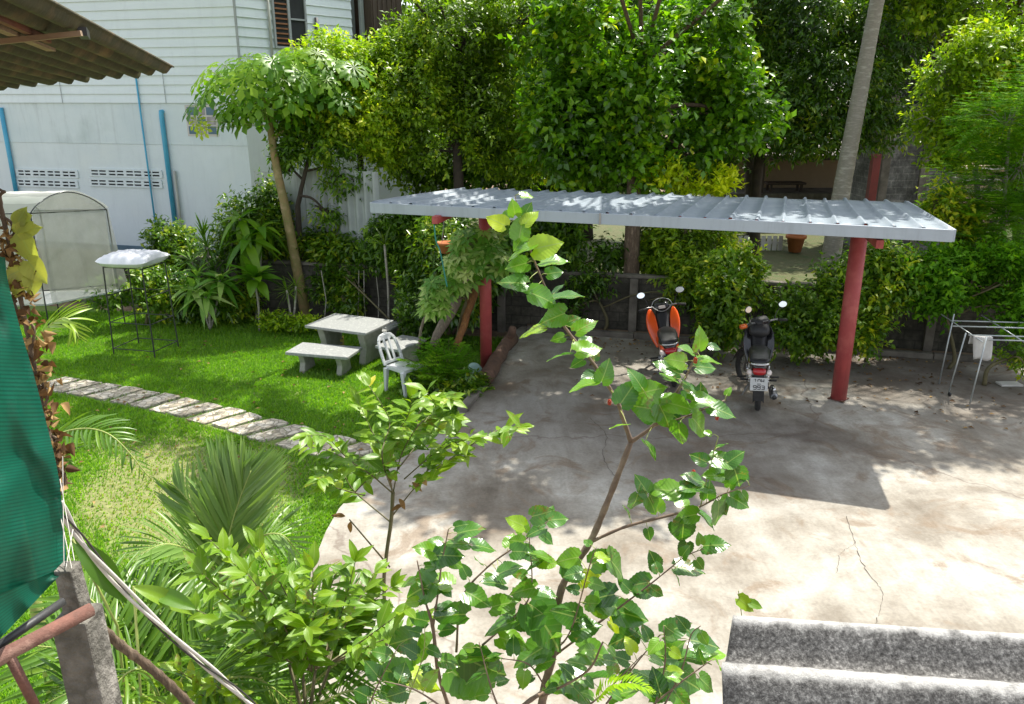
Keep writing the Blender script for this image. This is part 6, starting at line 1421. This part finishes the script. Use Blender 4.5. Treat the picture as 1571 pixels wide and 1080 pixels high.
# ------------------------------------------------------------------ foreground mulberry
camv = Vector((0, 0, EYE))
def imgdir(deg, p, towards=0.0):     # a direction given by its slope in the view, at point p
    a = R(deg); d = Vector((math.cos(a), 0, math.sin(a))); v = (camv - Vector(p)).normalized()
    return d + v*towards
mul = thing("mulberry_tree", "slender young mulberry tree with serrated glossy leaves in the centre foreground", "mulberry tree", (Q(800, 1080, 2.9).x, 2.75, 0)); lc = tuple(mul.location)
YM = 3.0
br = [  # name, px polyline with Y and radius
 ([(815, 1180, 2.75, .026), (835, 1060, 2.85, .024), (852, 985, 2.9, .022), (862, 902, 2.95, .020), (905, 832, 3.0, .0185), (932, 770, 3.02, .0165), (968, 678, 3.05, .015)], 0),
 ([(968, 678, 3.05, .013), (955, 640, 3.05, .011), (945, 612, 3.05, .010), (912, 560, 3.05, .0085), (880, 520, 3.05, .0075), (852, 480, 3.04, .006), (832, 430, 3.02, .005), (812, 380, 3.0, .004), (798, 335, 3.0, .003), (790, 300, 3.0, .002)], 1),
 ([(968, 678, 3.05, .011), (1000, 655, 3.02, .009), (1028, 618, 3.0, .008), (1052, 578, 3.0, .006), (1068, 545, 3.0, .004), (1086, 518, 3.0, .003)], 1),
 ([(1003, 653, 3.02, .006), (1050, 640, 2.97, .005), (1112, 614, 2.93, .003)], 1),
 ([(905, 832, 3.0, .009), (960, 808, 2.97, .008), (1030, 790, 2.93, .007), (1072, 778, 2.9, .005), (1110, 758, 2.88, .004), (1150, 745, 2.86, .002)], 1),
 ([(1075, 776, 2.9, .003), (1088, 720, 2.9, .003), (1102, 670, 2.9, .002)], 1),
 ([(845, 1010, 2.9, .007), (919, 955, 2.85, .006), (994, 899, 2.8, .004), (1050, 855, 2.78, .003), (1080, 842, 2.76, .002)], 1),
 ([(930, 1080, 2.7, .005), (969, 1027, 2.72, .004), (1012, 974, 2.72, .002)], 1),
 ([(850, 1000, 2.9, .006), (876, 966, 2.8, .004), (905, 866, 2.75, .003), (915, 840, 2.75, .002)], 1),
 ([(690, 1090, 2.8, .011), (672, 1030, 2.8, .010), (664, 962, 2.8, .009), (652, 920, 2.8, .005), (640, 860, 2.8, .003)], 1),
 ([(664, 962, 2.8, .007), (672, 910, 2.82, .005), (678, 863, 2.84, .004), (688, 812, 2.86, .003)], 1),
 ([(700, 1000, 2.9, .007), (708, 920, 2.9, .006), (748, 870, 2.92, .005), (800, 832, 2.94, .004), (840, 800, 2.95, .003)], 1),
 ([(740, 990, 2.85, .006), (790, 945, 2.85, .005), (815, 905, 2.85, .004), (812, 820, 2.88, .002)], 1),
 ([(830, 1070, 2.8, .008), (900, 1030, 2.65, .006), (925, 985, 2.6, .004)], 1),
 ([(1015, 1090, 2.5, .005), (1045, 1030, 2.55, .004), (1060, 975, 2.6, .003), (1075, 960, 2.6, .002)], 1),
 ([(620, 1085, 2.7, .004), (648, 1010, 2.72, .003), (652, 960, 2.75, .002)], 1),
 ([(560, 1100, 2.75, .005), (580, 1050, 2.75, .004), (612, 990, 2.78, .002)], 1),
 ([(880, 1100, 2.6, .005), (930, 1060, 2.6, .004), (985, 1005, 2.62, .002)], 1),
 ([(980, 1100, 2.45, .005), (1040, 1050, 2.45, .004), (1095, 1010, 2.48, .002)], 1),
 ([(770, 1100, 2.6, .005), (752, 1050, 2.62, .004), (735, 985, 2.65, .002)], 1),
 ([(840, 1060, 2.8, .005), (812, 1020, 2.75, .004), (770, 1010, 2.7, .002)], 1),
 ([(1000, 1100, 2.5, .005), (1020, 1020, 2.5, .004), (1018, 960, 2.52, .002)], 1),
 ([(700, 1100, 2.6, .005), (640, 1060, 2.6, .004), (590, 1045, 2.6, .002)], 1),
 ([(835, 1060, 2.82, .012), (800, 1085, 2.7, .012), (770, 1120, 2.6, .012)], 0)]
fo = Fol(t_near(.86, 'heart', 16, .22, .08, .04, .028)); pet = MB(); rgm = np.random.default_rng(21)
def mleaf(att, p, axis, sz, c, nb=None):
    pet.tube([tuple(att), tuple((Vector(att) + Vector(p))*.5 + Vector((0, 0, .005))), tuple(p)], [.0017, .0014, .0012], 5)
    v = (camv - Vector(p)).normalized(); n = Vector((0, 0, 1))*rgm.uniform(.4, 1.1) + v*rgm.uniform(.2, .9) + Vector(rgm.normal(0, .33, 3)) if nb is None else nb
    fo.one(p, axis, n, sz, c)
allsp = []
for k, (pts, lv) in enumerate(br):
    sp = spline([tuple(Q(a, b, c)) + (r,) for a, b, c, r in pts], 7); mb = MB()
    mb.tube([s[:3] for s in sp], [s[3]*.8*(1 + .10*math.sin(i*1.9)) for i, s in enumerate(sp)], 9, wob=.06)
    if k == 0:
        mb.tube([tuple(mul.location), tuple(Q(812, 1180, 2.75))], [.03, .026], 9)
    mb.build("branch", M['mulbark'] if sp[0][3] > .0045 else M['greenstem'], mul, smooth=True, local=lc); allsp += [Vector(s[:3]) for s in sp]
    if lv:
        acc = 0; side = 1; cum = 0; tot = sum((Vector(sp[i+1][:3]) - Vector(sp[i][:3])).length for i in range(len(sp)-1))
        for i in range(1, len(sp)):
            d = Vector(sp[i][:3]) - Vector(sp[i-1][:3]); acc += d.length; cum += d.length; t = cum/tot
            if acc > .042 and t > .27:
                acc = 0; side = -side; p = Vector(sp[i][:3]); dn = d.normalized(); s = dn.cross(Vector((0, -1, .4))).normalized()*side
                ax = s*.9 + dn*rgm.uniform(.1, .7) + Vector((0, 0, -.35)) + Vector(rgm.normal(0, .25, 3)); q = p + ax.normalized()*rgm.uniform(.018, .035)
                sz = rgm.uniform(.052, .090)*(1 - .35*max(0, t-.75)/.25); mleaf(p, q, ax, sz, .42 + .5*max(0, t-.6) + rgm.normal(0, .2))
A_arr = np.array([tuple(a) for a in allsp])
def xl(px, py, szpx, deg, c=.4, Y=None):
    """one leaf seen at a pixel: its middle, length in pixels, direction of its tip"""
    Y = Y or 2.9 - (py - 600)/1500*.35; p = Q(px, py, Y); k = ppm(px, py, Y); ax = imgdir(deg, p, rgm.uniform(-.35, .35)); ax.normalize(); sz = szpx/k*(.86 + .12*(py > 870)); c += rgm.normal(.12, .16)
    q = p - ax*sz*.5; a = Vector(A_arr[np.argmin(np.linalg.norm(A_arr - np.array(q), axis=1))]); 
    if (a - q).length > .16: a = q - ax*.05
    mleaf(a, q, ax, sz, c)
EX = [(800,345,46,80,.66),(788,318,30,100,.78),(815,332,36,50,.7),(842,376,56,15,.62),(798,384,52,200,.5),(852,398,52,10,.6),(760,338,40,150,.6),(785,432,50,170,.35),(872,452,56,15,.4),(838,458,56,-20,.4),(900,498,44,35,.4),(846,488,52,200,.3),(856,545,44,185,.4),(905,534,50,15,.35),(815,508,46,190,.3),
(893,590,50,190,.35),(930,568,44,70,.4),(965,600,52,60,.4),(948,652,34,180,.8),(1000,598,56,20,.4),(975,578,42,120,.45),(1035,582,44,-10,.4),(1075,518,42,85,.35),(1036,552,40,165,.75),(1092,552,42,0,.4),(1062,596,40,-35,.4),(1018,560,40,150,.4),
(988,625,56,170,.4),(1022,640,54,-60,.35),(1046,622,56,-10,.4),(1082,612,50,10,.35),(1110,630,50,-15,.35),(1076,655,56,-45,.3),(1042,668,48,-85,.5),(1000,690,40,-50,.2),(1116,708,50,-10,.35),(1132,736,50,-70,.35),(1095,728,44,170,.5),(1062,746,56,175,.35),(1040,756,50,200,.35),(1014,750,54,170,.5),(985,742,40,120,.3),(975,772,46,-100,.3),(1002,776,40,-60,.4),
(1050,792,44,190,.35),(1104,790,62,-82,.4),(1136,770,40,-30,.35),(1048,818,52,-88,.3),(1050,845,34,-100,.3),(1100,835,48,8,.2),(1060,872,46,-5,.3),(1003,858,36,110,.2),(976,896,42,190,.2),(990,908,34,-20,.4),(928,856,50,30,.45),(950,872,60,-45,.4),(868,858,46,190,.4),(884,880,44,-40,.3),(826,850,44,150,.3),(812,872,40,210,.3),
(916,916,54,190,.3),(940,928,52,-10,.2),(972,944,54,-15,.3),(952,980,50,200,.3),(982,972,44,-30,.25),(905,885,36,20,.9),
(640,905,66,205,.35),(688,942,56,178,.4),(672,888,44,150,.6),(612,985,50,200,.4),(640,1002,58,220,.45),(708,1036,88,-160,.45),(722,1050,70,-40,.4),(744,1004,60,10,.5),(748,1028,74,-35,.5),(842,964,92,-55,.55),(806,950,60,200,.45),(812,1004,64,-150,.4),(868,942,50,160,.4),(900,962,50,20,.4),(918,1002,58,-10,.45),(934,1036,66,10,.45),(862,1046,64,190,.4),(890,1062,60,-30,.35),(990,1046,46,160,.2),(1002,1060,52,-40,.25),(1032,998,50,60,.3),(1040,962,46,30,.4),(1062,1008,60,0,.4),(1084,986,50,-10,.35),(1056,1046,60,-30,.45),(1098,1002,40,10,.4),(1012,1064,44,-150,.4),(960,1060,50,30,.3),
(700,832,44,170,.3),(722,812,52,20,.35),(745,838,46,-5,.35),(652,842,44,160,.4),(692,852,50,0,.35),(664,866,40,200,.4),(756,892,40,160,.4),(782,872,40,30,.35),(802,846,38,0,.4),(834,788,42,15,.5),(858,796,38,10,.45),(790,800,36,150,.4),(820,815,36,200,.4),(735,918,46,-30,.4),(775,925,44,20,.35),(800,905,42,190,.35),(765,960,52,200,.4),(790,985,50,-20,.4),(600,1030,54,170,.5),(655,1045,56,-20,.45),(1130,700,36,40,.4)]
for e in EX: xl(*e)
lo_ = fo.build("leaves", L['mul'], mul, lc, smooth=True); po_ = pet.build("leaf_stalks", M['greenstem'], mul, smooth=True, local=lc)
with bpy.context.temp_override(active_object=lo_, object=lo_, selected_objects=[lo_, po_], selected_editable_objects=[lo_, po_]): bpy.ops.object.join()
M['berry'] = plain("ripening_berry", (.42, .03, .01), (.55, .08, .02), .4, 60, .4)
for (px, py) in ((1067, 553), (935, 617), (1005, 623), (1064, 725), (1012, 620), (1100, 640)):
    p = Q(px, py, 2.95); mb = MB()
    for k in range(26):
        a = k*2.4; z = (k/25 - .5)*.022; r_ = .0058*math.sqrt(max(0, 1 - (z/.0135)**2)); c_ = Vector((r_*math.cos(a), r_*math.sin(a), z))
        mb.lathe([(0, -.0028), (.0024, -.0014), (.0028, 0), (.0024, .0014), (0, .0028)], p + c_, 6)
    mb.build("berry", M['berry'], mul, smooth=True, local=lc)
# ------------------------------------------------------------------ bright shrub sprays
SH = t_near(.40, 'lance', 7, .22, .12, 0, .02)
def spray(fo, mb, pts, sz, rg, start=.2, gap=.045, c=.5, r=.005, tipc=.25):
    sp = spline([tuple(Q(*p)) for p in pts], 8); sp = [Vector(s) for s in sp]; n = len(sp)
    mb.tube(sp, [r*(1-.7*i/n) for i in range(n)], 6, wob=.08); acc = 0; side = 1; cum = 0; tot = sum((sp[i+1]-sp[i]).length for i in range(n-1))
    for i in range(1, n):
        d = sp[i]-sp[i-1]; L0 = d.length; u = 0
        while acc + (L0 - u) >= gap:
            u += gap - acc; acc = 0; t = (cum + u)/tot
            if t < start: continue
            side = -side; p = sp[i-1] + d*(u/L0); dn = d.normalized(); s = dn.cross(Vector((0, 0, 1)) + Vector(rg.normal(0, .25, 3))).normalized()*side
            ax = s*.8 + dn*rg.uniform(.45, .9) + Vector((0, 0, rg.uniform(-.35, .15))); nn = Vector((0, 0, 1)) + (camv - p).normalized()*rg.uniform(0, .6) + Vector(rg.normal(0, .2, 3))
            fo.one(p, ax, nn, sz*rg.uniform(.7, 1.1)*(1 - .25*(t > .9)), c + tipc*t + rg.normal(0, .12))
        acc += L0 - u; cum += L0
    p = sp[-1]; d = (sp[-1]-sp[-3]).normalized()
    for k in range(3): fo.one(p, d + Vector(rg.normal(0, .45, 3)), Vector((0, 0, 1)) + (camv - p).normalized()*.5 + Vector(rg.normal(0, .2, 3)), sz*rg.uniform(.7, 1.0), c + tipc)
rgs = np.random.default_rng(31)
p = Q(595, 1000, 4.4); sh = thing("custard_apple_shrub", "tall slender shrub with sunlit lime green sprays standing over the slab and lawn edge", "shrub", (p.x, p.y, LZ)); lc = tuple(sh.location); fo = Fol(SH); mb = MB(); Yk = 4.5
mb.tube(spline([(p.x, p.y, LZ), tuple(Q(590, 930, Yk)), tuple(Q(592, 860, Yk)), tuple(Q(600, 800, Yk)), tuple(Q(603, 755, Yk))], 6), [.017, .016, .014, .012, .010]*5 + [.010]*0 if False else .012, 8)
for pts in ([(603, 757), (586, 700), (598, 650), (585, 620), (566, 592)], [(603, 757), (615, 700), (640, 655), (668, 628), (655, 600)], [(610, 720), (650, 672), (690, 648), (700, 640)], [(603, 790), (640, 745), (690, 705), (712, 695)], [(690, 705), (735, 675), (765, 660), (798, 655)], [(603, 757), (560, 722), (505, 692), (462, 684)],
            [(598, 800), (545, 755), (520, 722), (488, 735)], [(612, 720), (600, 680), (625, 640), (632, 612)], [(620, 735), (660, 700), (700, 665)], [(560, 725), (530, 700), (500, 670), (470, 668)], [(545, 755), (560, 740), (590, 720)], [(560, 760), (520, 750), (500, 745)], [(650, 672), (640, 640), (668, 610), (690, 612)], [(640, 745), (680, 690), (720, 672)], [(603, 757), (590, 700), (570, 660), (552, 622)]):
    spray(fo, mb, [(a, b, Yk + rgs.uniform(-.25, .2)*(i > 0)) for i, (a, b) in enumerate(pts)], .14, rgs, .24, .026, .40)
for pts in ([(598, 870), (560, 825), (536, 797)],): 
    mb.tube([Q(a, b, 4.4) for a, b in pts], [.006, .005, .004], 6); q = Q(532, 794, 4.4)
fo.build("foliage", L['shrub'], sh, lc, smooth=True)
f2 = Fol(SH); 
for (a, b, g) in ((530, 792, 170), (538, 800, -100), (612, 765, -60), (618, 775, 200), (655, 745, 120), (632, 740, -40), (600, 740, 100)): pq = Q(a, b, 4.45); f2.one(pq, imgdir(g, pq), (0, -.5, 1), .09, rgs.uniform(.4, 1))
f2.build("withered_leaves", M['deadleaf'], sh, lc); mb.build("stems", M['twig'], sh, smooth=True, local=lc)
p = Q(470, 1060, 3.1); sh = thing("bright_leaf_shrub", "dense yellow green shrub in the lower left foreground between palms and mulberry", "shrub", (p.x, p.y, LZ)); lc = tuple(sh.location); fo = Fol(SH); mb = MB()
[mb.tube([(p.x, p.y, LZ), tuple(Q(472, 1120, 3.1)), tuple(Q(478 + dx, 1030 - abs(dx)*.3, 3.12))], [.016, .012, .007], 7) for dx in (-34, -14, 6, 28)]
ends = [(322, 828), (350, 846), (398, 842), (310, 880), (345, 905), (380, 880), (425, 872), (455, 905), (480, 872), (515, 880), (545, 862), (575, 878), (600, 900), (622, 935), (590, 950), (548, 940), (500, 930), (440, 945), (400, 930), (360, 950), (330, 965), (420, 985), (520, 975), (570, 985), (600, 985), (380, 1000), (300, 935), (560, 905), (640, 960), (470, 960), (530, 905), (410, 900)]
for e in ends:
    a, b = e; Ye = 3.1 + rgs.uniform(-.35, .45); mx, my = (a + 478)/2 + rgs.uniform(-15, 15), (b + 1010)/2 + 8
    spray(fo, mb, [(478 + (a-478)*.22, 1030 - abs(a-478)*.1, 3.12), (mx, my, (3.1+Ye)/2), (a, b, Ye)], .125, rgs, .22, .024, .38, .005)
for a, b in ((255, 1050), (300, 1062), (275, 1030), (330, 1050), (360, 1065), (230, 1075)):
    spray(fo, mb, [(400, 1120, 2.9), ((a+400)/2, (b+1110)/2, 2.85), (a, b, 2.75)], .10, rgs, .4, .03, .5, .005)
fo.build("foliage", L['shrub'], sh, lc, smooth=True); mb.build("stems", M['twig'], sh, smooth=True, local=lc)
mb = MB(); mb.tube(spline([tuple(Q(470, 1000, 3.0)), tuple(Q(500, 1020, 3.0)), tuple(Q(545, 1030, 3.0)), tuple(Q(560, 1045, 3.0))], 5), .006, 6)
# ------------------------------------------------------------------ palms, lower left
rgp = np.random.default_rng(41)
def palm(name, label, base_px, fr, leaf, w=.05, Yb=4.0, ln=.45, n=26, drp=.35, c=.45, group=None, fwd=.45, rise=.25, droop_t=.3):
    b = Q(base_px[0], base_px[1], Yb); root = thing(name, label, "palm", (b.x, b.y, LZ), 0, group); lc = tuple(root.location); fo = Fol(t_blade(w, 5, droop_t)); mb = MB()
    mb.tube([(b.x, b.y, LZ), tuple(b)], [.05, .035], 10)
    for f_ in fr:
        pts, l_, n_ = f_[0], f_[1], f_[2]; kw = f_[3] if len(f_) > 3 else {}
        up_ = kw.get('up', (0, -.25, 1))
        s_ = frond(fo, [tuple(Q(*q)) for q in pts], l_, n_, rgp, c=kw.get('c', c), upv=up_, fwd=kw.get('fwd', fwd), rise=kw.get('rise', rise))
        mb.tube(s_, [.010*(1-.75*i/len(s_)) for i in range(len(s_))], 6)
    fo.build("fronds", L[leaf], root, lc, smooth=True); mb.build("stalks", M['greenstem'], root, smooth=True, local=lc); return root
gpp = "palms in the lower left foreground"
palm("areca_palm", "pale upright fan of palm leaflets standing in front of the dry lawn patch", (345, 880), [([(345, 880, 4.3), (318, 820, 4.35), (290, 770, 4.4), (268, 745, 4.45)], .34, 30, dict(fwd=1.1, up=(-.3, -1, .4))),
     ([(345, 880, 4.3), (352, 820, 4.3), (368, 765, 4.35), (385, 722, 4.4)], .46, 40, dict(fwd=1.35, up=(.2, -1, .3), c=.6)), ([(345, 880, 4.3), (345, 800, 4.35), (352, 755, 4.4), (358, 728, 4.4)], .42, 36, dict(fwd=1.35, up=(0, -1, .3), c=.4)),
     ([(345, 890, 4.3), (300, 850, 4.2), (255, 835, 4.1), (215, 850, 4.0)], .36, 24, dict(fwd=.8)), ([(345, 885, 4.3), (390, 830, 4.3), (430, 820, 4.3), (460, 850, 4.3)], .30, 22)], 'paleP', .075, 4.3, group=gpp, droop_t=.18)
palm("areca_palm", "large dark green feathery palm clump filling the bottom left corner", (250, 1100), [
     ([(250, 1090, 3.4), (200, 1000, 3.5), (150, 930, 3.6), (110, 900, 3.7)], .42, 34), ([(250, 1090, 3.4), (180, 1040, 3.3), (110, 1000, 3.3), (50, 990, 3.3)], .42, 32), ([(250, 1090, 3.4), (190, 1070, 3.1), (120, 1060, 3.0), (60, 1085, 3.0)], .40, 30),
     ([(250, 1090, 3.4), (260, 1000, 3.6), (240, 930, 3.8), (200, 880, 4.0)], .42, 36), ([(250, 1090, 3.4), (300, 1010, 3.5), (340, 960, 3.6), (400, 950, 3.7)], .40, 34), ([(250, 1090, 3.4), (320, 1050, 3.2), (390, 1040, 3.1), (450, 1080, 3.1)], .38, 30),
     ([(250, 1090, 3.4), (290, 980, 3.8), (300, 920, 4.0), (290, 870, 4.1)], .40, 34, dict(c=.6)), ([(250, 1090, 3.4), (230, 1040, 3.0), (200, 1030, 2.8), (160, 1070, 2.7)], .34, 28), ([(250, 1090, 3.4), (215, 985, 3.6), (190, 950, 3.6), (130, 960, 3.6)], .4, 30, dict(c=.55)), ([(250, 1090, 3.4), (300, 1060, 3.0), (330, 1040, 2.9), (380, 1090, 2.8)], .34, 26, dict(c=.5))], 'palm', .06, 3.4, group=gpp)
palm("areca_palm", "striped narrow palm fronds fanning right above the slab at the bottom left centre", (440, 1100), [
     ([(440, 1100, 3.3), (460, 1020, 3.4), (500, 950, 3.5), (555, 900, 3.6)], .40, 34), ([(440, 1100, 3.3), (480, 1050, 3.2), (530, 1010, 3.2), (590, 1000, 3.2)], .36, 30), ([(440, 1100, 3.3), (420, 1010, 3.5), (440, 940, 3.7), (500, 880, 3.9)], .38, 34, dict(c=.3)),
     ([(440, 1100, 3.3), (490, 1080, 3.0), (540, 1060, 3.0), (590, 1080, 2.9)], .34, 28), ([(440, 1100, 3.3), (400, 1040, 3.3), (380, 990, 3.4), (350, 990, 3.4)], .36, 28)], 'palm', .055, 3.3, group=gpp, c=.4)
palm("areca_palm", "arching palm frond behind the teal net's edge, drooping over the lawn at left", (20, 760), [
     ([(20, 760, 4.6), (60, 690, 4.5), (110, 660, 4.4), (170, 668, 4.3), (232, 735, 4.25)], .22, 34, dict(c=.45)), ([(20, 760, 4.6), (40, 600, 4.6), (60, 520, 4.6), (100, 488, 4.6), (122, 520, 4.6)], .26, 26, dict(c=.9)), ([(20, 760, 4.6), (50, 720, 4.5), (80, 705, 4.4), (100, 700, 4.4)], .3, 20)], 'palm', .10, 4.6, group=gpp, c=.5)
# broad leaf blades under the cable
root = thing("broad_blade_plant", "two broad pleated green blades crossing under the sagging cable", "plant", tuple(Q(150, 1000, 3.0))); root.location.z = LZ; lc = tuple(root.location)
bt = t_near(.26, 'lance', 10, .25, .25, 0, .01); fo = Fol(bt); 
for (a, b, a2, b2, c_) in ((112, 828, 205, 925, .15), (205, 900, 300, 935, .75), (300, 935, 215, 895, .5)):
    p0 = Q(a, b, 2.9); p1 = Q(a2, b2, 2.95); fo.one(p0, p1-p0, (.2, -.6, 1), (p1-p0).length*1.05, c_)
mb = MB(); mb.tube([tuple(root.location), tuple(Q(180, 960, 2.95)), tuple(Q(112, 828, 2.9))], .006, 6); mb.tube([tuple(root.location), tuple(Q(205, 900, 2.9))], .006, 6)
fo.build("foliage", L['palm'], root, lc, smooth=True); mb.build("stem", M['greenstem'], root, smooth=True, local=lc)
# ------------------------------------------------------------------ dry vine at the net's edge
vn = thing("dry_vine", "withered brown vine with a few pale leaves trailing down beside the teal net", "vine", tuple(Q(60, 600, 2.05))); lc = tuple(vn.location)
vp = [(-30, 240, 2.1), (-8, 280, 2.1), (4, 330, 2.1), (20, 400, 2.1), (34, 470, 2.1), (52, 560, 2.1), (68, 640, 2.08), (85, 700, 2.05), (92, 760, 2.0)]
sp = [Vector(q) for q in spline([tuple(Q(*q)) for q in vp], 12)]; mb = MB(); mb.tube(sp, .006, 6, wob=.3); sp2 = [q + Vector((.02*math.sin(i*.5), 0, .01*math.cos(i*.7))) for i, q in enumerate(sp)]; mb.tube(sp2, .004, 5, wob=.3)
mb.build("stem", M['bark'], vn, smooth=True, local=lc)
fo = Fol(t_near(.7, 'oval', 5, .7, .45, 0, .06)); n = 330; idx = (rgp.random(n)**.9*(len(sp)-32)).astype(int) + 28
wid = np.interp(idx, [0, 20, 40, 60, 84, 96], [.005, .020, .030, .028, .014, .006])
P = np.array([tuple(sp[min(i, len(sp)-1)]) for i in idx]) + rgp.normal(0, 1, (n, 3))*np.stack([wid, wid*.6, wid], 1); fo.add(P, rgp.normal(0, .7, (n, 3)) + np.array([0, 0, -.6]), rgp.normal(0, 1, (n, 3)), rgp.uniform(.016, .036, n), rgp.random(n))
fo.build("dry_leaves", M['deadleaf'], vn, lc)
fo = Fol(t_near(.85, 'heart', 8, .3, .15, 0, .03))
for (a, b, g, s_, c_) in ((28, 345, 200, 36, .5), (45, 352, 10, 30, .8), (42, 385, -80, 42, .4), (56, 418, -60, 38, .7), (18, 420, 200, 34, .9), (50, 440, -90, 30, .5), (25, 445, -120, 28, .9), (32, 330, 60, 26, .3)):
    q = Q(a, b, 2.08); sz = s_/ppm(a, b, 2.08)*1.1; ax = imgdir(g, q, .1).normalized(); fo.one(q - ax*sz*.5, ax, Vector((0, -1, .5)) + Vector(rgp.normal(0, .3, 3)), sz, c_)
fo.build("pale_leaves", L['paleLeaf'], vn, lc, smooth=True)
# lone leaf tip above the near roof
root = thing("seedling", "single green sprig with one leaf rising behind the lower right roof sheet", "plant", tuple(Q(1145, 1000, 2.4))); lc = tuple(root.location); root.location.z
fo = Fol(t_near(.7, 'heart', 9, .2, .15, .05)); q = Q(1133, 918, 2.35); fo.one(q, imgdir(-40, q, .2), (0, -.8, .8), .075, .8); q2 = Q(1150, 925, 2.35); fo.one(q2, imgdir(-20, q2, .2), (.2, -.7, .9), .05, .5)
fo.build("leaves", L['shrub'], root, lc, smooth=True); mb = MB(); mb.tube([tuple(Q(1145, 1000, 2.4)), tuple(Q(1134, 915, 2.35)), tuple(Q(1133, 906, 2.35))], .0015, 5); mb.build("stem", M['greenstem'], root, local=lc)
# small fern tip and hanging fern at the bottom centre
fo = Fol(t_lo(.3, .05, .1)); root = thing("fern_frond", "small yellow green fern frond curving at the bottom beside the mulberry stem", "fern", tuple(Q(940, 1100, 2.4))); lc = tuple(root.location)
s_ = [Q(915, 1075, 2.4), Q(935, 1052, 2.4), Q(970, 1048, 2.38), Q(1005, 1062, 2.36)]
frond(fo, [tuple(x) for x in s_], .06, 22, rgp, c=.9); fo.build("leaflets", L['feather'], root, lc); mb = MB(); mb.tube([tuple(x) for x in s_], .0016, 5); mb.build("stalk", M['greenstem'], root, local=lc)
